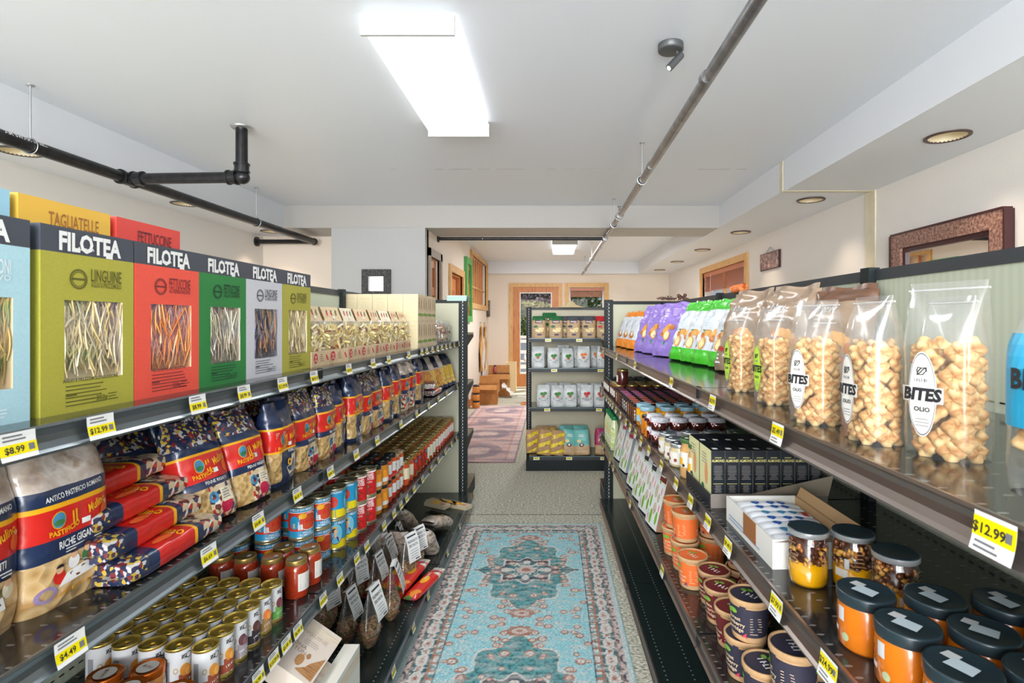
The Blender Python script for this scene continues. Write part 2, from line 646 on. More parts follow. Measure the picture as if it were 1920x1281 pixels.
# baseboards
slab('baseboard_back', (-1.39, -0.98, YB - 0.015, YB, 0, 0.13), m=wood_o)
slab('baseboard_hall', (-1.40, -1.385, 8.35, YB - .02, 0, 0.13), (-1.40, -1.385, 6.68, 7.18, 0, 0.13), m=wood_o)

# back door: frame, leaf with a full glass light
def frame_y(name, x0, x1, z0, z1, wd, y0, y1, m, bottom=False):
    mb = MB()
    mb.box(x0 - wd, x0, y0, y1, z0 - (wd if bottom else 0), z1 + wd, m)
    mb.box(x1, x1 + wd, y0, y1, z0 - (wd if bottom else 0), z1 + wd, m)
    mb.box(x0, x1, y0, y1, z1, z1 + wd, m)
    if bottom:
        mb.box(x0, x1, y0, y1, z0 - wd, z0, m)
    return mb
d1 = thing('door_1', 'orange wood exit door with a tall glass light', 'door', (0, YB, 0))
d1['kind'] = 'structure'
del d1['category']
def sub(mb, name, parent, dy=0.0, dx=0.0, dz=0.0, **k):
    mb.v = [(a - dx, b - dy, c - dz) for a, b, c in mb.v]
    return mb.build(name, parent, **k)
sub(frame_y('f', -0.86, 0.13, 0, 2.19, 0.085, YB - 0.03, YB + 0.02, wood_h), 'door_frame', d1, YB)
leaf = MB()
leaf.box(-0.86, -0.71, YB + .02, YB + .06, 0.02, 2.19, wood_o).box(-0.02, 0.13, YB + .02, YB + .06, 0.02, 2.19, wood_o)
leaf.box(-0.71, -0.02, YB + .02, YB + .06, 0.02, 0.30, wood_o).box(-0.71, -0.02, YB + .02, YB + .06, 2.07, 2.19, wood_o)
lf = sub(leaf, 'door_leaf', d1, YB)
gl = MB(); gl.box(-0.71, -0.02, YB + .038, YB + .042, 0.30, 2.07, wglass)
g1 = gl; g1.v = [(a, b - YB, c) for a, b, c in g1.v]; g1.build('door_glass', lf)
gb = frame_y('b', -0.695, -0.035, 0.315, 2.055, 0.018, YB + .015, YB + .022, white_m, True)
gb.v = [(a, b - YB, c) for a, b, c in gb.v]; gb.build('glazing_bead', lf)
hd = MB()
hd.tube((0.07, YB + .02, 1.0), (0.07, YB - .04, 1.0), 0.012, steel).ball((0.07, YB - .05, 1.0), 0.028, steel)
hd.v = [(a, b - YB, c) for a, b, c in hd.v]; hd.build('door_knob', lf)

# back window with wooden blind
def blind(y, x0, x1, z0, z1, m, n):
    mb = MB()
    mb.box(x0, x1, y - .03, y + .03, z1 - .06, z1, m)
    for i in range(n):
        z = z0 + (z1 - .08 - z0) * i / (n - 1)
        mb.box(x0 + .01, x1 - .01, y - .022, y + .022, z, z + 0.006, m)
    return mb
w1 = thing('window_1', 'window beside the exit door', 'window', (0, YB, 0)); w1['kind'] = 'structure'; del w1['category']
sub(frame_y('f', WB[0], WB[1], WB[2], WB[3], 0.1, YB - .03, YB + .01, wood_h, True), 'window_frame', w1, YB)
gl = MB(); gl.box(WB[0], WB[1], YB + .08, YB + .085, WB[2], WB[3], wglass)
sub(gl, 'window_glass', w1, YB)
sub(frame_y('s', WB[0] + .03, WB[1] - .03, WB[2] + .03, WB[3] - .03, 0.03, YB + .07, YB + .1, white_m, True), 'window_sash', w1, YB)
wood_b = mat('blind_wood', srgb(196, 120, 84), 0.4)
b1 = sub(blind(YB + .045, WB[0] + .02, WB[1] - .02, 1.98, 2.17, wood_b, 10), 'wooden_blind', None)
tag(b1, 'reddish wooden blind raised at the top of the back window', 'blind')
# window in the side wall
w2 = thing('window_2', 'side window', 'window', (2.53, 0, 0)); w2['kind'] = 'structure'; del w2['category']
mb = MB()
y0, y1, z0, z1 = WH
for (a, b, c, d) in ((y0 - .09, y0, z0 - .09, z1 + .09), (y1, y1 + .09, z0 - .09, z1 + .09), (y0, y1, z1, z1 + .09), (y0, y1, z0 - .09, z0)):
    mb.box(2.50, 2.56, a, b, c, d, wood_h)
mb.box(2.56, 2.6, (y0 + y1) / 2 - .04, (y0 + y1) / 2 + .04, z0, z1, wood_h)
sub(mb, 'window_frame', w2, 0, 2.53)
mb = MB(); mb.box(2.60, 2.605, y0, y1, z0, z1, wglass); sub(mb, 'window_glass', w2, 0, 2.53)
mb = MB(); mb.box(2.54, 2.60, y0 + .02, y1 - .02, z1 - .07, z1, wood_b)
for i in range(16):
    z = 1.93 + i * 0.0155
    mb.box(2.545, 2.59, y0 + .03, y1 - .03, z, z + .005, wood_b)
mb.path([(2.537, y0 + 1.6, 2.2), (2.535, y0 + 1.6, 1.95), (2.535, y0 + 1.55, 1.86), (2.535, y0 + 1.45, 1.93)], .003, white_m, 5)
tag(mb.build('wooden_blind'), 'reddish wooden blind half raised in the side wall window', 'blind')
# hall openings: pantry door, doorway, lattice window
dm = thing('door_2', 'shutter door', 'door'); dm['kind'] = 'structure'; del dm['category']
mb = MB()
y0, y1, z0, z1 = HH[0]
for (a, b, c, d) in ((y0 - .05, y0, 0, z1 + .09), (y1, y1 + .09, 0, z1 + .09), (y0 - .05, y1 + .09, z1, z1 + .09)):
    mb.box(-1.42, -1.375, a, b, c, d, mat('grey_brown_frame', srgb(150, 130, 112), 0.5))
mb.build('door_frame', dm)
mb = MB()
for k, (a, b) in enumerate(((y0, (y0 + y1) / 2), ((y0 + y1) / 2, y1))):
    mb.box(-1.47, -1.44, a, a + .06, 0.02, z1, wood_o).box(-1.47, -1.44, b - .06, b, 0.02, z1, wood_o)
    for z in (0.02, 0.7, 1.35, 1.75, z1 - .1):
        mb.box(-1.47, -1.44, a + .06, b - .06, z, z + .1, wood_o)
    mb.box(-1.462, -1.455, a + .06, b - .06, 0.02, z1, mat('dark_orange_wood', srgb(160, 96, 52), 0.5))
mb.build('door_leaf', dm)
dm = thing('door_3', 'hall doorway', 'door'); dm['kind'] = 'structure'; del dm['category']
mb = MB()
y0, y1, z0, z1 = HH[1]
for (a, b, c, d) in ((y0 - .1, y0, 0, z1 + .1), (y1, y1 + .1, 0, z1 + .1), (y0, y1, z1, z1 + .1)):
    mb.box(-1.42, -1.37, a, b, c, d, wood_h)
mb.box(-1.55, -1.42, y0 - .0, y0 + .02, 0, z1, wood_o).box(-1.55, -1.42, y1 - .02, y1, 0, z1, wood_o).box(-1.55, -1.42, y0, y1, z1 - .02, z1, wood_o)
mb.build('door_frame', dm)
mb = MB(); mb.box(-1.53, -1.49, y0 + .02, y1 - .02, 0.02, z1 - .02, wood_o)
for z in (.3, 1.15):
    mb.box(-1.488, -1.482, y0 + .15, y1 - .15, z, z + .75, mat('panel_orange_wood', srgb(186, 108, 60), 0.5))
mb.build('door_leaf', dm)
wl = thing('window_3', 'lattice window', 'window'); wl['kind'] = 'structure'; del wl['category']
mb = MB()
y0, y1, z0, z1 = HH[2]
for (a, b, c, d) in ((y0 - .09, y0, z0 - .09, z1 + .06), (y1, y1 + .09, z0 - .09, z1 + .06), (y0, y1, z1, z1 + .06), (y0, y1, z0 - .09, z0)):
    mb.box(-1.42, -1.365, a, b, c, d, wood_h)
mb.build('window_frame', wl)
mb = MB()
for i in range(1, 7):
    y = y0 + (y1 - y0) * i / 7
    mb.box(-1.46, -1.43, y - .02, y + .02, z0, z1, wood_o)
for z in (z0 + (z1 - z0) * .36,):
    mb.box(-1.455, -1.425, y0, y1, z - .015, z + .015, wood_h)
mb.build('window_lattice', wl)
mb = MB(); mb.box(-1.50, -1.497, y0, y1, z0, z1, mat('frosted_pane', srgb(222, 196, 166), 0.3)); mb.build('window_glass', wl)

# frame of the unseen shop window, added behind the camera to brighten the room
wf = thing('added_window_4', 'unseen shop window added for fill daylight', 'window'); wf['kind'] = 'structure'; del wf['category']
mb = MB()
for x in (-3.0, -0.55, 1.95):
    mb.box(x, x + .06, -4.12, -4.02, 0.6, 2.5, wood_o)
mb.box(-3, 2, -4.12, -4.02, 0.6, .66, wood_o).box(-3, 2, -4.12, -4.02, 2.44, 2.5, wood_o)
mb.build('window_frame', wf)

# ------------------------------------------------------------------ outdoors
pc = mat('pale_concrete', srgb(206, 198, 186), 0.8, nz=.1, nscale=2)
g_ = MB().box(-14, 16, YB + .15, 12.6, -0.2, -0.02, pc)
gz = lambda y: -.02 + (y - 12.6) * .92 / 8.0
g_.add([(-14, 12.6, -.02), (16, 12.6, -.02), (16, 20.6, .9), (-14, 20.6, .9), (-14, 12.6, -.3), (16, 12.6, -.3), (16, 20.6, -.3), (-14, 20.6, -.3)], [(0, 1, 2, 3), (4, 7, 6, 5), (0, 4, 5, 1), (1, 5, 6, 2), (3, 2, 6, 7), (0, 3, 7, 4)], pc)
g_.box(-14, 16, 20.6, 45, -.3, .9, pc)
struct(g_, 'ground_outside')
shadow_m = mat('pavement_shadow', srgb(104, 112, 122), 0.8, nz=.15, nscale=6)  # shadow stripes on the pale ground, painted as darker bands
mb = MB()
for a, b in ((13.1, 13.3), (13.5, 13.62), (13.9, 14.3), (14.9, 15.2), (15.6, 16.6), (17.3, 18.8), (19.6, 19.9)):
    mb.add([(-9, a, gz(a) + .006), (9, a, gz(a) + .006), (9, b, gz(b) + .006), (-9, b, gz(b) + .006)], [(0, 1, 2, 3)], shadow_m)
struct(mb, 'painted_shadow_stripes')
struct(MB().box(2.9, 16, -4, 30, -0.2, -0.02, mat('pale_concrete', srgb(206, 198, 186))), 'ground_side')
def shrub(name, c, r, leafm, n, seed, size, label, cat='shrub'):
    rr = random.Random(seed)
    mb = MB()
    for i in range(n):
        u, v = rr.uniform(0, 2 * PI), rr.uniform(-1, 1)
        k = rr.uniform(.55, 1.0) ** .5
        s = math.sqrt(1 - v * v)
        p = Vector((c[0] + r[0] * k * s * math.cos(u), c[1] + r[1] * k * s * math.sin(u), c[2] + r[2] * k * v))
        a = Vector((rr.uniform(-1, 1), rr.uniform(-1, 1), rr.uniform(-1, 1))).normalized() * size
        b = a.orthogonal().normalized() * size * .6
        mb.add([p - a, p - b, p + a, p + b], [(0, 1, 2, 3)], leafm[rr.randrange(len(leafm))])
    t = thing(name, label, cat, (0, 0, 0))
    mb.build('foliage', t, kind='stuff')
    st = MB()
    for k in range(5):
        st.tube((c[0] + .1 * k - .2, c[1], .9 if c[1] > 20 else -.02), (c[0] + rr.uniform(-.5, .5) * r[0], c[1] + rr.uniform(-.3, .3) * r[1], c[2]), .04, mat('bark', (.09, .06, .04), .8), 6)
    st.build('stem', t)
    return t
lg = [mat('leaf_a', srgb(90, 120, 52), .6), mat('leaf_b', srgb(140, 158, 70), .6), mat('leaf_c', srgb(60, 88, 44), .6)]
ly = [mat('leaf_y', srgb(190, 172, 84), .6), mat('leaf_y2', srgb(206, 186, 120), .6), lg[1]]
lp = [mat('leaf_p', srgb(112, 66, 72), .6), mat('leaf_p2', srgb(150, 100, 92), .6), mat('leaf_p3', srgb(70, 48, 56), .6)]
shrub('purple_shrub', (-1.3, 25, 2.9), (1.7, 1.2, .95), lp, 5200, 1, .08, 'purple leaved tree outside behind the glass of the exit door', 'tree')
shrub('yellow_shrub', (-1.2, 22.9, 1.85), (1.5, .7, .5), ly, 2800, 2, .08, 'pale yellow shrub growing under the purple tree outdoors')
shrub('green_shrub', (-1.3, 21.3, 1.2), (1.3, .5, .36), lg, 1600, 3, .07, 'low green bush at the edge of the pavement outdoors')
shrub('green_tree', (2.1, 24, 2.4), (1.5, 1.4, 1.5), lg, 5000, 4, .10, 'green tree outdoors behind the back window', 'tree')
shrub('side_tree', (9.5, 14, 2.6), (2, 2.6, 2.2), lg, 5000, 5, .1, 'green tree outside the side wall window', 'tree')
bw = thing('neighbour_house', 'white neighbouring house outside the back window', 'house', (0.9, 27, 0))
mb = MB(); mb.box(-.9, 1.1, 0, 4, -.02, 4.2, mat('white_siding', srgb(236, 236, 240), .6)); mb.add([(-1.1, -.1, 4.2), (1.3, -.1, 4.2), (.1, -.1, 5.4), (-1.1, 4, 4.2), (1.3, 4, 4.2), (.1, 4, 5.4)], [(0, 1, 2), (3, 5, 4), (0, 2, 5, 3), (1, 4, 5, 2)], mat('roof_grey', srgb(110, 80, 80), .7))
mb.build('house_wall', bw)
for z in (1, 2.8):
    for x in (-.5, .4):
        MB().box(x, x + .45, -.02, 0, z, z + .8, mat('dark_window', srgb(70, 60, 66), .2)).build('house_window', bw)

# ------------------------------------------------------------------ lamps
diff_m = mat('lamp_diffuser', (1.0, 1.0, 1.0), 0.4, emit=.75)
def tube_lamp(name, x, y0, y1, label, power):
    t = thing(name, label, 'ceiling lamp', (x, (y0 + y1) / 2, ZT), group=None)
    hl, hw = (y1 - y0) / 2, 0.195
    b = MB()
    b.box(-hw + .02, hw - .02, -hl + .01, hl - .01, -.012, 0, white_m)
    pl = mat('lamp_end_plate', (.58, .59, .59), .5)
    b.box(-hw, hw, -hl, -hl + .014, -.095, -.012, pl).box(-hw, hw, hl - .014, hl, -.095, -.012, pl)
    b.box(-hw + .02, hw - .02, -hl + .014, hl - .014, -.02, -.012, white_m)
    b.build('lamp_housing', t)
    d = MB()
    n = 14
    def S(a, bb):
        th = a * PI
        xx = -hw * math.cos(th)
        k = min(1.0, math.sin(th) * 2.2) if True else 1
        return (xx * .985, -hl + .014 + (2 * hl - .028) * bb, -.022 - .07 * k)
    d.grid(S, n, 1, diff_m)
    d.build('lamp_diffuser', t)
    light('AREA', 'lamp_light', (x, (y0 + y1) / 2, ZT - .115), (0, 0, 0), power, (.97, .985, 1), shape='RECTANGLE', size=.36, size_y=hl * 2 - .1)
    return t
tube_lamp('ceiling_lamp', -.60, 2.20, 3.42, 'long white fluorescent ceiling lamp glowing above the aisle', 11)
tube_lamp('ceiling_lamp', .19, 8.15, 9.40, 'small looking white fluorescent lamp on the far ceiling', 42)
tube_lamp('ceiling_lamp', -.60, -3.2, -1.98, 'unseen fluorescent ceiling lamp added behind the camera for fill light', 62)  # unseen lamp continuing the row, added as fill light

def downlight(x, y, i, side, lit):
    n = ORD[i]
    t = thing('recessed_light', f'round recessed downlight in the {side} soffit, {n} from the shop front', 'downlight', (x, y, ZS), group='recessed downlights in the soffits')
    b = MB()
    trim = mat('bronze_trim', srgb(86, 66, 62), .4, metal=.3) if side == 'window side' else mat('dark_trim', srgb(70, 66, 64), .4)
    b.rev([(.112, 0.0), (.112, -.006), (.094, -.008), (.092, 0)], trim, 32)
    b.build('trim_ring', t)
    c = MB()
    c.rev([(.093, -.004), (.08, .06), (.06, .1)], mat('baffle_cream', srgb(226, 214, 184), .4), 28)
    c.disc(.062, .1, mat('bulb_cream', (1, .86, .66), .5, emit=5.0 if lit else .8), 20, up=False)
    c.build('baffle', t)
    light('SPOT', 'downlight_glow', (x, y, ZS - .012), (0, 0, 0), 13 if lit else 9, (1, .80, .60), spot_size=R(96), spot_blend=.7, shadow_soft_size=.05)
for i, (x, y) in enumerate(DOWN_R):
    downlight(x, y, i, 'window side', False)
for i, (x, y) in enumerate(DOWN_L):
    downlight(x, y, i, 'niche side', True)

def spot_head(loc, rot, label, small=False, m=None):
    m = m or mat('dark_grey_metal', srgb(92, 94, 96), .4, metal=.4)
    t = thing('spotlight', label, 'spotlight', loc)
    t.rotation_euler = rot
    b = MB(); b.rev([(.0, -.032), (.052, -.032), (.058, -.028), (.058, 0)], m, 32); b.build('ceiling_plate', t)
    b = MB(); b.tube((.03, 0, -.03), (.034, -.002, -.055), .008, m, 10); b.build('swivel_arm', t)
    b = MB(); b.tube((.045, 0, -.052), (-.012, -.02, -.118), .017, m, 18); b.ball((.045, 0, -.052), .017, m, 12, 6); b.build('lamp_head', t)
    b = MB(); b.tube((-.0125, -.0202, -.1185), (-.0135, -.0206, -.1195), .012, mat('lens_glow', (.9, .9, .9), .2), 14); b.build('lens', t)
spot_head((.545, 2.46, ZT), (0, 0, 0), 'dark grey round ceiling spotlight beside the long lamp')
bk = mat('satin_black', (.015, .015, .017), .3)
spot_head((-1.47, 5.86, 2.155), (R(90), 0, 0), 'black wall spotlight at the corner of the grey wall', m=bk)
spot_head((.08, 11.35, 2.58), (R(90), 0, 0), 'black spotlight on the far white header above the exit door', m=bk)
# teal sticker disc on the header
s = MB(); s.rev([(0, -.004), (.04, -.004), (.04, 0)], mat('teal_disc', srgb(40, 120, 124), .4), 24)
o = tag(s.build('round_sensor'), 'small teal disc on the header beside the hanging pipe', 'sensor')
o.location = (.79, 5.86, 2.545); o.rotation_euler = (R(90), 0, 0)

# ------------------------------------------------------------------ pipes
def fitting(mb, p, d, r, L, m):
    p = Vector(p); d = Vector(d).normalized()
    mb.tube(p - d * L / 2, p + d * L / 2, r * 1.22, m, 20)
    for k in (-1, 1):
        mb.tube(p + d * (k * L / 2 - .006), p + d * (k * L / 2 + .006), r * 1.36, m, 20)
def rod(x, y, z, r, label, grp):
    t = thing('pipe_hanger', label, 'hanger', (x, y, ZT), group=grp)
    b = MB(); b.tube((0, 0, 0), (0, 0, z + r - ZT), .0045, steel, 8); b.build('rod', t)
    b = MB(); b.rev([(0, -.006), (.018, -.006), (.02, 0)], steel, 16); b.build('ceiling_flange', t)
    b = MB()
    b.path([((r + .004) * math.sin(a), 0, z - ZT + (r + .004) * math.cos(a)) for a in [2 * PI * k / 20 for k in range(21)]], .003, steel, 6, flat=.009)
    b.build('ring', t)
rL = .036
px, pz = -2.82, ZC + .95
t = thing('ceiling_pipe', 'thick black steel pipe hung along the ceiling above the boxed pasta', 'pipe', (px, 0, pz))
b = MB(); b.tube((0, -3.9, 0), (0, 6.30, 0), rL, pipe_m, 24); b.build('main_run', t)
b = MB(); b.tube((.03, 3.54, 0), (.78, 3.50, 0), rL, pipe_m, 24); b.build('branch_run', t)
b = MB(); b.tube((.78, 3.50, 0), (.78, 3.50, ZT - pz), rL, pipe_m, 24); b.build('riser', t)
b = MB(); b.rev([(.0, -.012), (.06, -.012), (.066, -.004), (.066, 0)], steel, 28, .78, 3.5, cz=ZT - pz); b.build('ceiling_flange', t)
b = MB(); fitting(b, (0, 3.54, 0), (0, 1, 0), rL, .12, pipe_m); fitting(b, (.075, 3.536, 0), (1, 0, 0), rL, .06, pipe_m)
b.build('tee_fitting', t)
b = MB(); fitting(b, (.72, 3.503, 0), (1, 0, 0), rL, .05, pipe_m); fitting(b, (.78, 3.5, .06), (0, 0, 1), rL, .05, pipe_m); b.ball((.785, 3.5, 0), rL * 1.25, pipe_m, 20, 12)
b.build('elbow_fitting', t)
b = MB(); b.tube((0, 6.30, 0), (-.66, 6.30, 0), .026, pipe_m, 20); b.ball((0, 6.30, 0), rL * 1.2, pipe_m, 16, 10); b.tube((-.66, 6.3, 0), (-.68, 6.3, 0), .055, pipe_m, 24); b.build('wall_run', t)
b = MB()
Sp = lambda u, v: (rL * math.cos(v / rL), u, rL * math.sin(v / rL))
b.text(Sp, 'AM SWAH STEEL', 2.83, .014, .022, whitep, off=.0006, bold=.02)
b.build('white_stencil', t)
rod(px, 2.88, pz, rL, 'steel hanger rod on the thick pipe, the nearer to the white stencil', None)
rod(px, 5.08, pz, rL, 'steel hanger rod on the thick pipe near its far elbow', None)
rP = .026
pxR, pzR = .64, ZC + 1.015
t = thing('conduit_pipe', 'grey steel pipe running the length of the ceiling above the snack shelves', 'pipe', (pxR, 0, pzR))
b = MB(); b.tube((.02, -3.9, 0), (0, 5.1, 0), rP, pipe_g, 20); b.tube((0, 5.1, 0), (-.01, 11.3, 0), rP * .92, pipe_g, 20); b.build('main_run', t)
for y in (2.2, 3.45, 7.2):
    MB().tube((0, y, 0), (0, y + .035, 0), rP * 1.12, pipe_g, 20).build('coupling', t)
b = MB(); fitting(b, (0, 5.1, 0), (0, 1, 0), rP, .1, pipe_g); b.build('coupling', t)
b = MB(); fitting(b, (-.005, 6.5, 0), (0, 1, 0), rP, .14, pipe_g); b.build('tee_fitting', t)
b = MB(); b.tube((0, 5.1, .03), (0, 5.1, .09), .01, pipe_g, 10); b.tube((0, 5.1, .085), (0, 5.1, .095), .02, pipe_g, 12); b.build('vent_nipple', t)
b = MB(); b.tube((-.02, 6.5, 0), (-2.03, 6.5, 0), .02, pipe_m, 18); b.tube((-2.02, 6.5, 0), (-2.04, 6.5, 0), .042, pipe_m, 20); b.build('cross_run', t)
rod(.585 + .055, 3.81, pzR, rP, 'thin steel hanger rod on the grey pipe before the header', None)
rod(.64, 5.55, pzR, rP, 'thin hanger rod on the grey pipe just before the header', None)
rod(.635, 8.6, pzR, rP, 'thin hanger rod on the grey pipe beyond the header', None)
rod(.635, 10.4, pzR, rP, 'thin hanger rod on the grey pipe at the far room end', None)
t = thing('pipe_hanger', 'short steel hanger on the black cross pipe under the header', 'hanger', (-.85, 6.5, ZT))
b = MB(); b.tube((0, 0, 0), (0, 0, pzR - ZT), .005, steel, 8); b.build('rod', t)
b = MB(); b.path([(0, .024 * math.sin(a), pzR - ZT + .024 * math.cos(a)) for a in [2 * PI * k / 16 for k in range(17)]], .003, steel, 6); b.build('ring', t)

# ------------------------------------------------------------------ things on the walls
# carved mirror on the window wall
mirror = mat('mirror_glass', (.92, .92, .92), .01, metal=1.0)
carved = ramp_mat('carved_brown_frame', [srgb(84, 48, 40), srgb(150, 110, 96), srgb(190, 150, 132)], 60, rough=.4, bump=.5)
darkw = mat('dark_wine_wood', srgb(66, 30, 34), .35)
t = thing('wall_mirror', 'large mirror in a carved brown frame on the wall above the snack shelves', 'mirror', (2.53, 3.42, 1.6))
b = MB()
y0, y1, z0, z1 = -.49, .49, -.44, .455
for (a0, a1, c0, c1) in ((y0, y0 + .1, z0, z1), (y1 - .1, y1, z0, z1), (y0 + .1, y1 - .1, z1 - .1, z1), (y0 + .1, y1 - .1, z0, z0 + .1)):
    b.box(-.05, 0, a0, a1, c0, c1, carved)
for (a0, a1, c0, c1) in ((y0 - .012, y0, z0, z1), (y1, y1 + .012, z0, z1), (y0, y1, z1, z1 + .012)):
    b.box(-.058, 0, a0, a1, c0, c1, darkw)
for (a0, a1, c0, c1) in ((y0 + .1, y0 + .13, z0 + .1, z1 - .1), (y1 - .13, y1 - .1, z0 + .1, z1 - .1), (y0 + .13, y1 - .13, z1 - .13, z1 - .1)):
    b.box(-.03, 0, a0, a1, c0, c1, darkw)
b.build('mirror_frame', t)
b = MB(); b.box(-.014, -.008, y0 + .1, y1 - .1, z0 + .1, z1 - .1, mirror); b.build('mirror_glass', t)
# small picture
t = thing('wall_picture', 'small brown relief picture hanging between mirror and side window', 'picture', (2.53, 6.18, 2.14))
b = MB(); b.box(-.02, 0, -.27, .27, -.10, .10, darkw)
b.grid(lambda a, c: (-.022 - .012 * abs(noise.noise(Vector((a * 14, c * 7, 3)))), -.26 + .52 * a, -.09 + .18 * c), 40, 18, ramp_mat('relief_bronze', [srgb(60, 34, 34), srgb(150, 100, 90), srgb(216, 190, 180)], 30, rough=.35))
b.build('picture_relief', t)
b = MB(); b.path([(-.01, -.12, .1), (-.008, 0, .16), (-.01, .12, .1)], .003, steel, 5); b.build('hanging_wire', t)
# black mirror on the grey wall
ornate = ramp_mat('ornate_black', [(.006, .006, .006), (.03, .03, .03), (.10, .10, .10)], 70, rough=.4, bump=.8)
t = thing('wall_mirror', 'small square mirror in a wide ornate black frame on the grey wall', 'mirror', (-1.93, 5.86, 1.85))
b = MB(); q = .157
for (a0, a1, c0, c1) in ((-q, -q + .075, -q, q), (q - .075, q, -q, q), (-q + .075, q - .075, q - .075, q), (-q + .075, q - .075, -q, -q + .075)):
    b.box(a0, a1, -.035, 0, c0, c1, ornate)
b.build('mirror_frame', t)
b = MB(); b.box(-q + .075, q - .075, -.012, -.008, -q + .075, q - .075, mirror); b.build('mirror_glass', t)
# green framed picture in the hall
gm = mat('green_frame', srgb(70, 160, 76), .4)
t = thing('wall_picture', 'tall picture in a bright green frame on the hall wall', 'picture', (-1.4, 8.72, 1.95))
b = MB()
for (a0, a1, c0, c1) in ((-.3, -.2, -.52, .52), (.2, .3, -.52, .52), (-.2, .2, .42, .52), (-.2, .2, -.52, -.42)):
    b.box(0, .05, a0, a1, c0, c1, gm)
b.build('picture_frame', t)
b = MB(); b.box(.005, .015, -.2, .2, -.42, .42, ramp_mat('dark_painting', [srgb(50, 24, 20), srgb(120, 70, 30), srgb(200, 160, 60), srgb(40, 60, 40)], 9, kind='cell')); b.build('picture_panel', t)
# black sign near the corner
t = thing('wall_sign', 'narrow black sign with pale writing by the hall corner', 'sign', (-1.4, 11.42, 1.72))
b = MB(); b.box(0, .03, -.12, .05, -.18, .18, bk); b.build('sign_board', t)
b = MB(); b.box(.0, .05, .05, .14, -.17, .17, ramp_mat('carved_letters', [srgb(60, 44, 34), srgb(200, 170, 130)], 60, kind='cell')); b.build('carved_edge', t)
# hanging tan aprons
tan = ramp_mat('tan_canvas', [srgb(176, 120, 60), srgb(214, 166, 104), srgb(230, 190, 134)], 8, stretch=(4, 4, .5), rough=.8)
def apron(y, zt, L, wd, m, label, seed):
    t = thing('hanging_apron', label, 'apron', (-1.4, y, zt))
    b = MB()
    def S(a, c):
        k = .35 + .65 * min(1, c * 1.9)
        return (.03 + .02 * math.sin(a * 16 + seed) + .012 * math.sin(c * 9 + a * 5), (a - .5) * wd * k + .02 * math.sin(c * 6 + seed), -L * c)
    b.grid(S, 16, 14, m); b.build('apron_cloth', t)
    b = MB(); b.path([(.03, -wd * .12, 0), (.02, 0, .08), (.03, wd * .12, 0)], .006, m, 6); b.build('neck_strap', t)
    b = MB(); b.tube((0, 0, .08), (.04, 0, .085), .008, steel, 8); b.build('hook', t)
apron(10.25, 1.34, .86, .34, tan, 'tan canvas apron on the hall wall, nearer of two', 1)
apron(10.85, 1.33, .88, .34, tan, 'tan canvas apron on the hall wall, nearer the corner', 2.5)
apron(10.55, 1.1, .78, .22, mat('pale_canvas', srgb(226, 222, 220), .8), 'white cloth hanging between the two tan aprons', 4)

# ------------------------------------------------------------------ clutter at the end of the hall
card = ramp_mat('brown_cardboard', [srgb(176, 116, 60), srgb(192, 134, 76)], 14, rough=.8)
card_d = mat('cardboard_inside', srgb(150, 96, 50), .85)
def carton(loc, sx, sy, sz, rz, label, flaps=True, m=card):
    t = thing('cardboard_box', label, 'cardboard box', loc, rz)
    b = MB(); e = .006
    b.box(-sx / 2, sx / 2, -sy / 2, -sy / 2 + e, 0, sz, m).box(-sx / 2, sx / 2, sy / 2 - e, sy / 2, 0, sz, m)
    b.box(-sx / 2, -sx / 2 + e, -sy / 2 + e, sy / 2 - e, 0, sz, m).box(sx / 2 - e, sx / 2, -sy / 2 + e, sy / 2 - e, 0, sz, m).box(-sx / 2 + e, sx / 2 - e, -sy / 2 + e, sy / 2 - e, 0, e, m)
    b.build('box_body', t)
    if flaps:
        for nm, a, c, dd in (('k', (-sx / 2, sy / 2), (sx / 2, sy / 2), (0, .3)), ('f', (-sx / 2, -sy / 2), (sx / 2, -sy / 2), (0, -.35))):
            f = MB(); h = sy * .45 if nm == 'k' else sy * .4
            ang = R(78) if nm == 'k' else R(-35)
            yy = math.cos(ang) * h * (1 if nm == 'k' else -1)
            zz = math.sin(ang) * h
            f.add([(a[0], a[1], sz), (c[0], c[1], sz), (c[0], c[1] + yy, sz + zz), (a[0], a[1] + yy, sz + zz), (a[0], a[1], sz - e), (c[0], c[1], sz - e), (c[0], c[1] + yy, sz + zz - e), (a[0], a[1] + yy, sz + zz - e)],
                  [(0, 1, 2, 3), (7, 6, 5, 4), (0, 4, 5, 1), (1, 5, 6, 2), (2, 6, 7, 3), (3, 7, 4, 0)], m)
            f.build('flap', t)
    return t
carton((-1.13, 9.35, 0), .34, .3, .2, .05, 'closed brown cardboard box on the hall floor under an open one', False)
carton((-1.13, 9.36, .2), .36, .3, .14, -.04, 'open brown cardboard box with a raised flap stacked on another box')
carton((-1.05, 10.45, 0), .42, .34, .42, .1, 'tall open brown cardboard box near the hall corner')
carton((-.86, 11.1, 0), .2, .3, .6, 0, 'pale tall carton by the baseboard next to the exit door', False, mat('pale_card', srgb(232, 208, 160), .8))
paper = mat('crumpled_paper', srgb(232, 228, 226), .8)
b = MB(); b.grid(lambda a, c: (-.95 + .2 * a + .03 * noise.noise(Vector((a * 5, c * 5, 1))), 9.95 + .3 * c, .02 + .3 * (1 - a) * (.6 + .4 * noise.noise(Vector((a * 6, c * 6, 7)))) + .05), 10, 10, paper, smooth=False)
tag(b.build('packing_paper'), 'crumpled white packing paper spilling beside the open cartons', 'paper')
jar_am = mat('amber_food', srgb(206, 128, 40), .25, coat=.6)
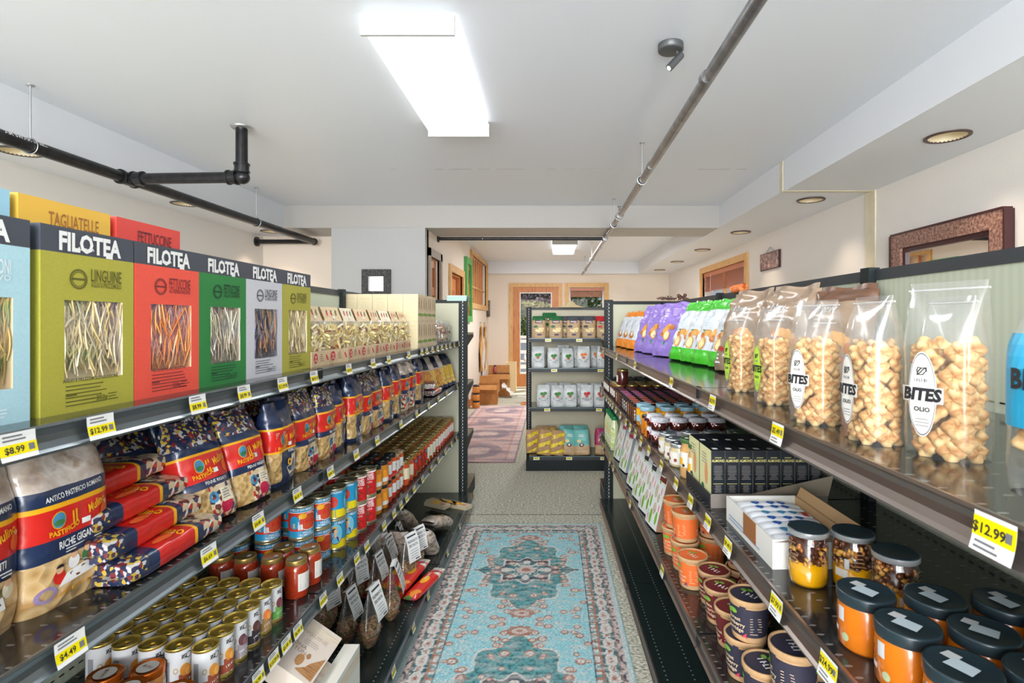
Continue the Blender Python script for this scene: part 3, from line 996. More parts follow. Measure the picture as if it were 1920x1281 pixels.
for k in range(3):
    t = thing('storage_jar', f'amber jar with black lid on the hall floor, {["bottom", "middle", "top"][k]} of the stack', 'jar', (-1.27, 8.85, k * .13), group='amber jars stacked in the hall')
    b = MB(); b.rev([(0, 0), (.058, 0), (.062, .01), (.062, .09), (.05, .1)], [jar_am] * 4, 18); b.build('jar_body', t)
    b = MB(); b.rev([(.054, .1), (.054, .128), (0, .13)], bk, 18); b.build('lid', t)
t = thing('sauce_bottle', 'small bottle with black cap standing on the tall open box', 'bottle', (-1.14, 10.6, .426))
b = MB(); b.rev([(0, 0), (.03, 0), (.033, .01), (.033, .08), (.02, .11), (.02, .12)], [mat('red_white_label', srgb(196, 90, 96), .5)] * 5, 16); b.build('bottle_body', t)
b = MB(); b.rev([(.022, .12), (.022, .15), (0, .15)], bk, 14); b.build('cap', t)
b = MB(); b.box(-.15, .15, -.08, .02, 0, .006, bk); o = tag(b.build('box_lid'), 'thin black lid lying across the tall open carton', 'lid'); o.location = (-1.0, 10.5, .421)
# stool leg / stand by the centre rack
t = thing('wooden_stand', 'orange wooden post with a white tassel beyond the centre rack', 'stand', (-.43, 9.3, 0))
b = MB(); b.box(-.03, .03, -.03, .03, 0, .74, wood_o); b.box(-.12, .12, -.12, .12, 0, .02, wood_o); b.build('post', t)
b = MB(); b.rev([(.0, -.06), (.03, -.04), (.02, .02), (0, .1)], whitep, 10, -.05, 0, cz=.8); b.build('tassel', t)
for k, (x, y) in enumerate(((-.5, 11.0), (-.58, 10.2))):
    b = MB(); b.box(-.1, .1, -.05, .05, 0, .012, paper); o = tag(b.build('floor_register'), f'white flat tray on the carpet by the exit door, {"farther" if k == 0 else "nearer"} one', 'tray'); o.location = (x, y, 0.0); o.rotation_euler = (0, 0, -.5)

# ------------------------------------------------------------------ runner rugs
def rug(name, x0, x1, y0, y1, step, fn, label):
    nx, ny = int((x1 - x0) / step), int((y1 - y0) / step)
    b = MB()
    vs = [(x0 + (x1 - x0) * i / nx, y0 + (y1 - y0) * j / ny, .008) for j in range(ny + 1) for i in range(nx + 1)]
    fs = [(j * (nx + 1) + i, j * (nx + 1) + i + 1, (j + 1) * (nx + 1) + i + 1, (j + 1) * (nx + 1) + i) for j in range(ny) for i in range(nx)]
    m = bpy.data.materials.new(name + '_pile')
    m.use_nodes = True
    nt = m.node_tree
    bs = nt.nodes['Principled BSDF']
    bs.inputs['Roughness'].default_value = .95
    at = nt.nodes.new('ShaderNodeAttribute')
    at.attribute_name = 'dye'
    tc = nt.nodes.new('ShaderNodeTexCoord')
    nz = nt.nodes.new('ShaderNodeTexNoise')
    nz.inputs['Scale'].default_value = 260
    mp = nt.nodes.new('ShaderNodeMapping')
    mp.inputs['Scale'].default_value = (.35, 1, 1)
    nt.links.new(tc.outputs['Object'], mp.inputs[0])
    nt.links.new(mp.outputs[0], nz.inputs['Vector'])
    mr = nt.nodes.new('ShaderNodeMapRange')
    mr.inputs['From Min'].default_value = .3
    mr.inputs['From Max'].default_value = .7
    mr.inputs['To Min'].default_value = .62
    mr.inputs['To Max'].default_value = 1.3
    nt.links.new(nz.outputs['Fac'], mr.inputs[0])
    mx = nt.nodes.new('ShaderNodeVectorMath')
    mx.operation = 'SCALE'
    nt.links.new(at.outputs['Color'], mx.inputs[0])
    nt.links.new(mr.outputs[0], mx.inputs['Scale'])
    nt.links.new(mx.outputs[0], bs.inputs['Base Color'])
    b.add(vs, fs, m)
    edge = mat(name + '_edge', srgb(150, 190, 190) if 'runner' in name else srgb(150, 110, 110), .9)
    for a in ((x0 - .006, x0, y0, y1), (x1, x1 + .006, y0, y1), (x0 - .006, x1 + .006, y0 - .006, y0), (x0 - .006, x1 + .006, y1, y1 + .006)):
        b.box(a[0], a[1], a[2], a[3], 0.0005, .009, edge)
    b.box(x0, x1, y0, y1, .0005, .004, edge)
    o = b.build(name)
    ca = o.data.color_attributes.new('dye', 'FLOAT_COLOR', 'POINT')
    buf = [1.0] * (4 * len(o.data.vertices))
    for i in range(len(vs)):
        c = fn(vs[i][0], vs[i][1])
        buf[4 * i:4 * i + 3] = c
    ca.data.foreach_set('color', buf)
    return tag(o, label, 'rug')
T1, T2, T3 = srgb(150, 206, 214), srgb(92, 156, 160), srgb(62, 116, 120)
CR, RU, DK, PK = srgb(218, 212, 206), srgb(170, 112, 88), srgb(66, 70, 84), srgb(206, 184, 178)
def mixc(a, b, k):
    return tuple(x + (y - x) * k for x, y in zip(a, b))
RNG = random.Random(11)
FLW = []
for j in range(10):
    for i in range(3):
        FLW.append((RNG.uniform(.05, .31), (j + RNG.uniform(.1, .9)) * .053, RNG.uniform(.014, .026), RNG.choice('rrcp')))
def aisle_col(x, y):
    cx = -.151
    u = abs(x - cx)                       # half width .478
    yy = abs(((y - 3.06) + .53) % 1.06 - .53)
    yend = 3.75 - y
    n1 = noise.noise(Vector((x * 14, y * 40, 0)))
    n2 = noise.noise(Vector((x * 90, y * 90, 5)))
    n3 = noise.noise(Vector((u * 60, y * 60, 9)))
    e = min(.478 - u, yend)
    if e < .018:
        c = mixc(CR, T1, .4)
    elif e < .040:
        c = PK if n3 > -.1 else DK
    elif e < .046 or .118 < e < .124:
        c = RU
    elif e < .118:                       # main border, repeating palmettes
        s = y if .478 - u < yend else x
        q = (s % .115) / .115 - .5
        w_ = (e - .08) / .036
        d = math.hypot(q * 1.9, w_)
        c = mixc(T3, DK, .3)
        if d < .72: c = CR
        if d < .42: c = PK
        if d < .22: c = RU
        if abs(abs(q) - .5) < .12 and abs(w_) < .5: c = RU if abs(w_) < .25 else CR
        if n3 > .25: c = CR
    elif e < .150:
        c = CR if n3 > -.05 else T2
        if abs(((y if .478 - u < yend else x) % .05) - .025) < .006: c = RU
    elif e < .156:
        c = DK
    else:
        c = T1
        # star medallion
        a = math.atan2(u, yy)
        rr_ = math.hypot(u / .24, yy / .37)
        lob = 1 + .08 * math.cos(a * 12) + .06 * math.cos(a * 4)
        if rr_ < lob * 1.04: c = CR
        if rr_ < lob: c = T2 if n3 < .1 else T3
        r2 = math.hypot(u / .165, yy / .135)
        l2 = 1 + .13 * math.cos(a * 8)
        if r2 < l2 * 1.08: c = CR
        if r2 < l2: c = DK
        if r2 < l2 * .78:
            c = CR if math.cos(a * 8) > -.1 else T3
        if r2 < l2 * .5: c = T3 if n3 < 0 else CR
        if r2 < .34: c = PK
        if r2 < .16: c = RU
        if abs(u) < .30 and abs(yy) < .008 and u > .16: c = DK
        if n3 > .42 and rr_ > lob * 1.04: c = CR
        for (fx, fy, fr, k) in FLW:
            d = math.hypot(u - fx, (yy - fy) * 1.1)
            if d < fr:
                c = RU if (d > fr * .6 or k == 'r' and d < fr * .2) else (CR if k != 'p' else PK)
                break
        d = math.hypot(u / .055, (yy - .455) / .035)
        if d < 1.15 + .15 * math.cos(math.atan2(yy - .455, u) * 9): c = RU if d > .7 or d < .3 else PK
    c = mixc(c, CR, max(0, min(.5, .12 + n1 * .6)))
    if n3 * n2 > .16: c = mixc(c, DK, .45)
    c = mixc(c, T2, max(0, min(.4, n2 * .5)))
    return [q * 1.02 for q in c]
rug('aisle_runner_rug', -.629, .327, 1.1, 3.75, .0056, aisle_col, 'worn teal and cream oriental runner lying along the aisle')
P1, P2, P3, P4 = srgb(214, 184, 180), srgb(132, 124, 140), srgb(226, 206, 200), srgb(196, 128, 104)
def hall_col(x, y):
    u = abs(x + .82)
    n1 = noise.noise(Vector((x * 2.5, y * 7, 2)))
    n2 = noise.noise(Vector((x * 30, y * 40, 2)))
    e = min(.43 - u, y - 5.42, 9.05 - y)
    yy = abs(((y - 5.9) + .45) % .9 - .45)
    c = P1
    if e < .02: c = P2
    elif e < .1: c = P3 if n2 > 0 else P1
    elif e < .12: c = P4
    else:
        d = math.hypot(u / .26, yy / .34)
        if d < 1: c = P2
        if d < .5: c = P3
        if n2 > .3: c = P4
    c = mixc(c, P1, .35)
    c = mixc(c, P2, max(0, min(.75, n1 * 1.2 + .15)))
    c = mixc(c, P3, max(0, min(.6, -n1 * .9 + n2 * .3)))
    return [q * 1.05 for q in c]
rug('hall_rug', -1.25, -.39, 5.42, 9.05, .02, hall_col, 'faded pink and grey oriental rug on the floor beyond the end rack')
# ================================================================== GONDOLA SHELVING
def tag_mesh(style, price, wd=.046, h=.036):
    b = MB()
    def S(u, v):                      # hangs in the channel, front towards -y, bottom kicks out
        return (u, -.0085 - .006 * max(0, (-v) / .036) ** 2, v)
    b.rect(S, -wd / 2, wd / 2, -h, 0, tag_w, 0, 1, 5)
    if style == 'L':
        b.rect(S, -wd / 2, wd / 2, -h * .82, -h * .42, tag_y, .0004, 1, 3)
        b.text(S, price, -.006, -h * .74, .0085, ink, .0008, bold=.02)
        b.rect(S, wd * .26, wd * .42, -h * .74, -h * .5, inkg, .0007)
        b.lines(S, -wd * .4, wd * .35, -h * .1, 2, .005, .0022, inkg, 3, .0006)
    else:
        b.rect(S, -wd / 2, wd / 2, -h * .62, -h * .12, tag_y, .0004, 1, 3)
        b.text(S, price, -.005, -h * .52, .0095, ink, .0008, bold=.02)
        b.rect(S, wd * .28, wd * .42, -h * .5, -h * .25, inkg, .0007)
        b.lines(S, -wd * .4, wd * .3, -h * .72, 2, .005, .002, inkg, 3, .0006)
    return b
def shelf_unit(parent, y0, y1, z, xf, xb, sgn, chan, n_tags, style, name='shelf', deck=shelf_m, tagw=.046):
    """one shelf pan; sgn=+1 front faces +x, -1 front faces -x"""
    b = MB()
    a, c = sorted((xf, xb))
    b.box(a, c, y0 + .004, y1 - .004, z - .022, z, deck)
    sh = b.build(name, parent)
    # price channel: profile in (outward, z)
    prof = [(0, .001), (.006, .002), (.007, -.002), (.003, -.006), (.0005, -.014), (.001, -.024), (.006, -.033), (.011, -.037), (.010, -.041), (.004, -.040), (-.004, -.034), (-.006, -.004)]
    b = MB()
    k = len(prof)
    vs = [(xf + sgn * p, y, z + q) for y in (y0 + .002, y1 - .002) for p, q in prof]
    fs = [(i, (i + 1) % k, k + (i + 1) % k, k + i) for i in range(k)] + [tuple(range(k)), tuple(range(k, 2 * k))[::-1]]
    b.add(vs, fs, chan)
    for y in (y0 + .001, y1 - .013):
        b.box(xf - .004, xf + .004, y, y + .012, z - .042, z + .003, blackm) if True else 0
    b.build('price_channel', sh)
    for (ty, pr) in n_tags:
        key = (style, pr, tagw)
        if key not in TAGS:
            TAGS[key] = tag_mesh(style, pr, tagw).build('price_tag').data
            bpy.data.objects.remove(bpy.data.objects['price_tag'] if 'price_tag' in bpy.data.objects and bpy.data.objects['price_tag'].data == TAGS[key] else [o for o in bpy.data.objects if o.data == TAGS[key]][0])
        o = bpy.data.objects.new('price_tag', TAGS[key])
        C.objects.link(o)
        o.parent = sh
        o.location = (xf, ty, z)
        o.rotation_euler = (0, 0, R(90) if sgn > 0 else R(-90))
    return sh
TAGS = {}
def upright(parent, x, y, z1, wx, wy, slot_dir, z0=0.0):
    b = MB()
    b.box(x - wx / 2, x + wx / 2, y - wy / 2, y + wy / 2, z0, z1, blackm)
    sl = mat('slot_pale', srgb(214, 214, 210), .6)
    z = z0 + .08
    while z < z1 - .03:
        if slot_dir == '-y':
            b.box(x - .0028, x + .0022, y - wy / 2 - .0012, y - wy / 2, z, z + .013, sl)
            b.box(x - .011, x - .003, y - wy / 2 - .0012, y - wy / 2, z + .017, z + .021, mat('slot_mid', srgb(110, 110, 110), .6))
        else:
            s = 1 if slot_dir == '+x' else -1
            b.box(*sorted((x + s * wx / 2, x + s * (wx / 2 + .0012))), y - .003, y + .003, z, z + .015, mat('slot_dark', (.004, .004, .004), .6))
        z += .0254
    return b.build('upright', parent)
PR = {1: '$8.99', 2: '$4.49', 3: '$6.99', 4: '$5.99'}
def tag_list(pxs, fn, pr):
    out = []
    for q in pxs:
        out.append((fn(q), pr[len(out) % len(pr)]))
    return out
fl = lambda q: 720 / (1036 - q)
flb = lambda q: 612 / (1036 - q)
fr = lambda q: 417 / (q - 1020)
tagsL = {
    1: tag_list([-110, 20, 178, 362, 450, 523, 583, 649, 695, 725, 763, 788, 797, 808, 818, 826, 834, 841, 849, 858], fl, ['$8.99', '$8.99', '$12.99']),
    2: tag_list([120, 383, 477, 551, 614, 663, 703, 748, 778, 801, 819.5, 835, 855], fl, ['$4.49', '$6.69']),
    3: tag_list([330, 395, 438, 477, 506, 530, 552, 600, 632, 664, 683, 716, 735, 748, 759, 773, 789, 806, 819, 832, 844, 853], fl, ['$6.99', '$10.29', '$5.49']),
    4: tag_list([640, 733, 771, 799, 836, 859, 875.5], flb, ['$5.99'])}
tagsR = {
    1: tag_list([1134, 1160, 1195, 1265, 1345, 1471, 1895], fr, ['$12.99', '$8.29', '$5.49']),
    2: tag_list([1131, 1136, 1140.5, 1144.5, 1148, 1152, 1158.5, 1167, 1178, 1186, 1196, 1207, 1222, 1246, 1274.7, 1302.7, 1336, 1375, 1469, 1570], fr, ['$7.99', '$24.99', '$9.49']),
    3: tag_list([1134, 1147, 1153.5, 1186, 1247.7], fr, ['$9.99']), 4: []}
SECL = [(-2.0, -.79), (-.79, .43), (.43, 1.65), (1.65, 2.87), (2.87, 4.08)]
SECR = [(-2.24, -1.01), (-1.01, .21), (.21, 1.43), (1.43, 2.66), (2.66, 3.93)]
def gondola(name, label, secs, ZZ, xf, xfb, xb, sgn, tags, chan, style, top):
    t = thing(name, label, 'shelving unit')
    for (y0, y1) in secs:
        b = MB()
        xx = sorted((xb, xb - sgn * .012))
        b.box(*xx, y0 + .012, y1 - .012, .1, top - .02, board_m)
        dk = mat('slot_dark', (.004, .004, .004), .6)
        y = y0 + .05
        for z in sorted({ZZ[i] + .018 for i in (1, 2, 3)}):
            y = y0 + .04
            while y < y1 - .04:
                b.box(*sorted((xb, xb + sgn * .0012)), y, y + .012, z, z + .003, dk)
                y += .0254
        b.build('back_panel', t)
        b = MB(); b.box(*sorted((xb + sgn * .004, xb - sgn * .03)), y0, y1, top - .028, top, greym); b.build('top_rail', t)
        for i in (1, 2, 3):
            shelf_unit(t, y0, y1, ZZ[i], xf, xb + sgn * .006, sgn, chan, [q for q in tags[i] if y0 < q[0] < y1], style, tagw=.05 if style == 'L' else .046)
        shelf_unit(t, y0, y1, ZZ[4], xfb, xb + sgn * .006, sgn, chan, [q for q in tags[4] if y0 < q[0] < y1], style, name='base_deck', deck=deck_m)
        b = MB(); b.box(*sorted((xfb - sgn * .03, xfb - sgn * .05)), y0, y1, 0, ZZ[4] - .022, mat('kick_brown', srgb(70, 62, 50), .6)); b.build('kick_plate', t)
    for y in [s[0] for s in secs] + [secs[-1][1] - .02]:
        upright(t, xb + sgn * .006, y, top + .006, .03, .038, '+x' if sgn > 0 else '-x')
    return t
gL = gondola('gondola_shelving', 'long black gondola shelving unit filled with pasta and sauces', SECL, ZL, XL, -.612, XLB, 1, tagsL, chan_l, 'L', 1.60)
gR = gondola('gondola_shelving', 'long black gondola shelving unit of snacks, spreads and honey', SECR, ZR, XR, XR, XRB, -1, tagsR, chan_r, 'R', 1.57)
gR.rotation_euler = (0, 0, TURN)
# end-cap units that close both runs; their shelves face away, their backs face the shopper
def endcap(label, x0, x1, y, top, side, zs):
    t = thing('endcap_shelving', label, 'shelving unit', (0, 0, 0))
    b = MB(); b.box(x0 + .02, x1 - .02, y, y + .012, .1, top - .02, board_x); b.build('back_panel', t)
    b = MB(); b.box(x0, x1, y - .004, y + .03, top - .024, top, blackm); b.build('top_rail', t)
    for x in (x0, x1):
        upright(t, x, y + .02, top + .01, .062, .05, '-y')
    for z in zs:
        b = MB(); b.box(x0 - .01, x1 + .01, y + .045, y + .46, z - .022, z, deck_m)
        b.box(x0 - .012, x1 + .012, y + .46, y + .475, z - .04, z + .002, chan_r)
        for x in (x0 - .014, x1 + .008):
            b.add([(x, y + .045, z - .012), (x + .006, y + .045, z - .012), (x + .006, y + .045, z - .12), (x, y + .045, z - .12), (x, y + .46, z - .012), (x + .006, y + .46, z - .012), (x + .006, y + .46, z - .035), (x, y + .46, z - .035)],
                  [(0, 1, 2, 3), (4, 7, 6, 5), (0, 4, 5, 1), (3, 2, 6, 7), (0, 3, 7, 4), (1, 5, 6, 2)], blackm)
        b.build('shelf', t)
    b = MB(); b.box(x0 - .02, x1 + .02, y + .05, y + .5, 0, .11, blackm); b.box(x0 - .02, x1 + .02, y + .05, y + .5, .11, .125, deck_m); b.build('base_deck', t)
    return t
endcap('end rack closing the pasta side, seen from its beige back', -1.58, -.69, 4.10, 1.60, 1, [1.34, .94, .52])
endcap('end rack closing the snack side, seen from its beige back', .418, 1.32, 3.955, 1.585, 1, [1.3, .94, .52])

# centre rack facing the shopper
t = thing('display_rack', 'free standing black rack of bagged snacks at the head of the aisle', 'shelving unit', (0, 0, 0))
x0, x1, yf, yb = -.225, .70, 5.13, 5.5
b = MB(); b.box(x0 + .01, x1 - .01, yb, yb + .012, .1, 1.56, ribbed('ribbed_rack_board', srgb(206, 198, 172), .06, .012, 0)); b.build('back_panel', t)
b = MB(); b.box(x0 - .02, x1 + .02, yb - .012, yb + .03, 1.555, 1.58, greym); b.build('top_rail', t)
for x in (x0 - .018, x1 + .018):
    upright(t, x, yb, 1.585, .052, .045, '-y')
for z, tg in ((1.274, (1027.8, 1086)), (.985, (1039, 1126)), (.607, (1026, 1123)), (.14, (1006, 1067, 1131))):
    b = MB(); b.box(x0, x1, yf, yb, z - .02, z, shelf_m); sh = b.build('shelf' if z > .2 else 'base_deck', t)
    b = MB(); b.box(x0, x1, yf - .012, yf, z - .036, z + .002, greym); b.box(x0, x1, yf - .016, yf - .012, z - .005, z + .003, mat('edge_teal', srgb(90, 112, 118), .3)); b.build('price_channel', sh)
    for q in tg:
        x = (q - 1036) / 1000 * yf
        b = MB(); S = lambda u, v: (u, yf - .0135, v)
        b.rect(S, x - .029, x + .029, z - .034, z - .006, tag_w, 0)
        b.rect(S, x - .027, x + .027, z - .026, z - .012, tag_y, .0006); b.text(S, '$5.99', x - .002, z - .024, .010, ink, .001, bold=.02)
        b.build('price_tag', sh)
b = MB(); b.box(x0 - .03, x1 + .03, yf - .01, yb + .03, 0, .105, blackm); b.build('kick_base', t)
# small things on the tops of the racks
b = MB(); b.rev([(.14, 0), (.13, .012), (.06, .03), (.05, .05), (.02, .068), (0, .07)], mat('pale_straw', srgb(238, 214, 168), .8), 20)
o = tag(b.build('straw_hat'), 'pale straw coloured hat lying on top of the centre rack', 'hat'); o.location = (.185, 5.53, 1.58); o.rotation_euler = (0, 0, .3)
b = MB(); b.box(-.075, .075, -.08, .08, 0, .032, mat('mint_card', srgb(170, 200, 190), .6)); b.box(-.077, .077, -.082, .082, .032, .042, mat('mint_card2', srgb(186, 212, 202), .6))
o = tag(b.build('mint_box'), 'flat mint green box on top of the end rack of the pasta side', 'box'); o.location = (-.735, 4.17, 1.592)
b = MB()
tw = mat('dry_twig', srgb(96, 64, 56), .7)
rr = random.Random(4)
for k in range(26):
    p = Vector((rr.uniform(-.09, .09), rr.uniform(-.02, .02), .01))
    q = p + Vector((rr.uniform(-.06, .06), rr.uniform(-.03, .03), rr.uniform(0, .03)))
    b.path([p, (p + q) / 2 + Vector((0, 0, .01)), q], .003, tw, 5)
for k in range(6):
    b.ball((.06 + rr.uniform(-.03, .03), rr.uniform(-.02, .02), .025 + rr.uniform(-.01, .02)), .014, tw, 8, 5)
o = tag(b.build('dried_branch'), 'dried brown branch with cones on the end rack of the snack side', 'branch', None); o.location = (.90, 3.965, 1.585)
b = MB()
for k in (0, 1):
    b.path([(.0 + .012 * math.sin(a * 1.0 + PI * k), -.075 + .15 * a / 18, .014 + .012 * math.cos(a + PI * k)) for a in [i * .5 for i in range(37)]], .011, ramp_mat('orange_braid', [srgb(214, 96, 36), srgb(240, 150, 90)], 90, rough=.7), 8)
o = tag(b.build('braided_cord'), 'orange braided cord lying along the top rail of the snack shelves', 'cord'); o.location = (.845, 2.42, 1.57); o.scale = (1, .85, .85)
# ================================================================== PRODUCT KITS
def P(px, py, z):
    """where the line of sight through a photo pixel meets a shelf at height z"""
    Y = (ZC - z) * 1000 / (py - 604)
    return ((px - 1036) / 1000 * Y, Y)

def c3(*c):
    return srgb(*c)
gold = mat('gold_lid', c3(190, 160, 92), .3, metal=.75)
tin = mat('tin_rim', c3(206, 196, 160), .28, metal=.85)
tin_gold = mat('tin_gold', c3(222, 190, 92), .32, metal=.75)
lid_bk = mat('lid_black', (.014, .018, .02), .3)
lid_dk = mat('lid_charcoal_blue', c3(38, 52, 58), .3)
lid_sil = mat('lid_silver', c3(200, 204, 206), .3, metal=.7)

# ------------------------------------------------------------------ cartons of long pasta
def pasta_window(seed, cols, w0, w1, h0, h1, y):
    """loose strands lying behind the cut out window"""
    rr = random.Random(seed)
    b = MB()
    for i in range(150):
        a = rr.uniform(w0, w1)
        lean = rr.gauss(0, .35)
        z = h0 + rr.uniform(0, .03)
        L = rr.uniform(.5, 1) * (h1 - h0)
        pts = []
        ph = rr.uniform(0, 6)
        yy = y + rr.uniform(0, .010)
        z0 = rr.uniform(h0, h1 - L * .6)
        for k in range(8):
            t = k / 7
            zz = z0 + L * t
            xx = a + lean * L * t + .012 * math.sin(t * 4 + ph)
            xx = max(w0 + .003, min(w1 - .003, xx))
            if zz > h1 + .004:
                break
            pts.append((xx, yy + .004 * math.sin(t * 5 + ph), zz))
        if len(pts) > 2:
            b.path(pts, .0026, cols[rr.randrange(len(cols))], 4, flat=.0012)
    return b
def filotea(name, colr, kind_txt, sub_txt, strand, W=.180, H=.297, D=.058, lum=None, seed=1):
    cm = mat('card_' + name, colr, .5, nz=.05, nscale=300)
    top = mat('card_slate_band', c3(72, 76, 86), .5)
    ik = mat('ink_' + name, lum or tuple(x * .28 for x in colr), .55)
    t = thing('pasta_box', 'x', 'pasta box')
    y = -D / 2
    hb = H * .862
    wx0, wx1, wz0, wz1 = -W * .28, W * .36, H * .17, H * .61
    b = MB()
    for (z0, z1, m) in ((0, hb, cm), (hb, H, top)):
        b.box(-W / 2, W / 2, y, D / 2, z0, z1, m, skip='f' + ('t' if z1 < H else '') + ('b' if z0 > 0 else ''))
    for (a, c, e, f, m) in ((-W / 2, wx0, 0, hb, cm), (wx1, W / 2, 0, hb, cm), (wx0, wx1, 0, wz0, cm), (wx0, wx1, wz1, hb, cm), (-W / 2, W / 2, hb, H, top)):
        b.add([(a, y, e), (c, y, e), (c, y, f), (a, y, f)], [(0, 1, 2, 3)], m)
    b.box(wx0, wx1, y, y + .02, wz0, wz1, mat('window_card_' + name, tuple(min(1, q * .8 + .2) for q in strand[0]), .6), skip='f')
    S = flat_front(y)
    b.text(S, 'FILOTEA', 0, H * .880, .029, whitep, bold=.04, sx=.78)
    b.path([(-.026 + .002 * i, y - .0006, H * .896 + .003 * math.sin(i * 1.9)) for i in range(16)], .0007, whitep, 4)
    b.rect(S, .028, .042, H * .862, H * .885, whitep, .001)
    b.ell(S, -W * .14, H * .728, .0165, .0165, ik, hole=.84, n=28)
    b.ell(S, -W * .14, H * .728, .0125, .0125, ik, hole=.9, n=28)
    b.rect(S, -W * .14 - .013, -W * .14 + .013, H * .722, H * .734, ik)
    kw = glyphs(kind_txt, .012)[2] * .0215
    b.text(S, kind_txt, -W * .01, H * .722, .0215, ik, bold=.012, sx=W * .35 / kw, align='L')
    kw = glyphs(sub_txt, .01)[2] * .0085
    b.text(S, sub_txt, -W * .01, H * .690, .0085, ik, bold=.01, sx=W * .35 / kw, align='L')
    b.text(S, sub_txt + ' SELEZIONE', 0, H * .165, .0055, ik, bold=.02, sx=.9)
    b.lines(S, -W * .27, W * .3, H * .145, 6, .0062, .0018, ik, seed)
    b.rect(S, -W * .27, -W * .16, H * .088, H * .098, ik, .001)
    b.text(S, '250g', .02, H * .045, .0085, ik, bold=.01)
    b.lines(S, W * .18, W * .32, H * .075, 3, .005, .0016, ik, seed + 3)
    b.build('carton', t)
    strands = pasta_window(seed, [mat(f'strand_{name}_{i}', q, .6) for i, q in enumerate(strand)], wx0, wx1, wz0, wz1, y + .004)
    strands.build('pasta_strands', t, kind='stuff')
    f = MB(); f.rect(S, wx0, wx1, wz0, wz1, film_mat('window_film', gloss=.12, haze=.03, rough=.12), -.0015, 6, 8)
    f.build('window_film', t)
    return Proto(t)
wheat = [c3(236, 218, 170), c3(222, 198, 140), c3(246, 232, 196), c3(206, 182, 126)]
FB = {
    'azure': filotea('azure', c3(176, 214, 224), 'MACCHERONI', 'ALL UOVO', [c3(214, 180, 110), c3(196, 160, 92), c3(160, 170, 90)], lum=c3(232, 240, 244), seed=3),
    'olive': filotea('olive', c3(176, 170, 66), 'LINGUINE', 'AGLIO E PREZZEMOLO', wheat, seed=4),
    'red': filotea('red', c3(238, 88, 70), 'FETTUCCINE', 'AL PEPERONCINO', [c3(240, 172, 100), c3(232, 146, 76), c3(248, 204, 160), c3(222, 130, 70)], lum=c3(130, 48, 50), seed=5),
    'green': filotea('green', c3(40, 128, 62), 'FETTUCCINE', 'ALLA CANAPA', [c3(200, 188, 160), c3(170, 160, 150), c3(232, 224, 206), c3(150, 150, 120)], lum=c3(18, 62, 40), seed=6),
    'pearl': filotea('pearl', c3(206, 206, 212), 'LINGUINE', 'AL NERO DI SEPPIA', [c3(70, 72, 96), c3(46, 46, 60), c3(130, 132, 176), c3(196, 150, 110)], lum=c3(90, 92, 104), seed=7)}
BX = -.777 - .029
for k, y, lab in (('azure', .703, 'light blue pasta box at the very front of the top shelf'), ('olive', .899, 'large looking olive green linguine box beside the light blue box'),
                  ('red', 1.082, 'coral red fettuccine box with orange strands in its window'), ('green', 1.262, 'bright green fettuccine box between the red and pearl boxes'),
                  ('pearl', 1.442, 'pearl grey linguine box with dark squid ink strands'), ('olive', 1.622, 'olive linguine box at the end of its row, next to the penne bags')):
    FB[k].put((BX, y, ZL[1]), FL, lab, 'boxed pasta standing along the top shelf')
for k, y, lab in (('olive', .90, 'olive box hidden in the second row under the yellow box'), ('red', 1.10, 'red box in the second row carrying the lying red box')):
    FB[k].put((BX - .063, y, ZL[1]), FL, lab, 'second row of boxed pasta on the top shelf')
def lying(name, colr, txt, ik, y, lab, dy=.178):
    m = mat('card_' + name, colr, .5)
    t = thing('pasta_box', lab, 'pasta box', (-.855 - .14, y, ZL[1] + .2975), FL, 'pasta boxes lying on top of the standing row')
    b = MB(); b.box(-dy / 2, dy / 2, -.14, .14, 0, .056, m)
    S = flat_front(-.14)
    if txt:
        i = mat('ink_' + name, ik, .5)
        b.text(S, txt, .012, .014, .024, i, bold=.01, sx=.50)
        b.lines(S, -.02, .05, .011, 1, .005, .003, i)
    b.build('carton', t)
lying('sky', c3(160, 206, 226), '', None, .745, 'light blue box lying beside the yellow tagliatelle box', .19)
lying('yellow', c3(238, 188, 74), 'TAGLIATELLE', c3(170, 110, 50), .942, 'yellow tagliatelle box lying flat on the standing row')
lying('scarlet', c3(226, 76, 68), 'FETTUCCINE', c3(110, 40, 44), 1.135, 'red fettuccine box lying flat behind the yellow one')

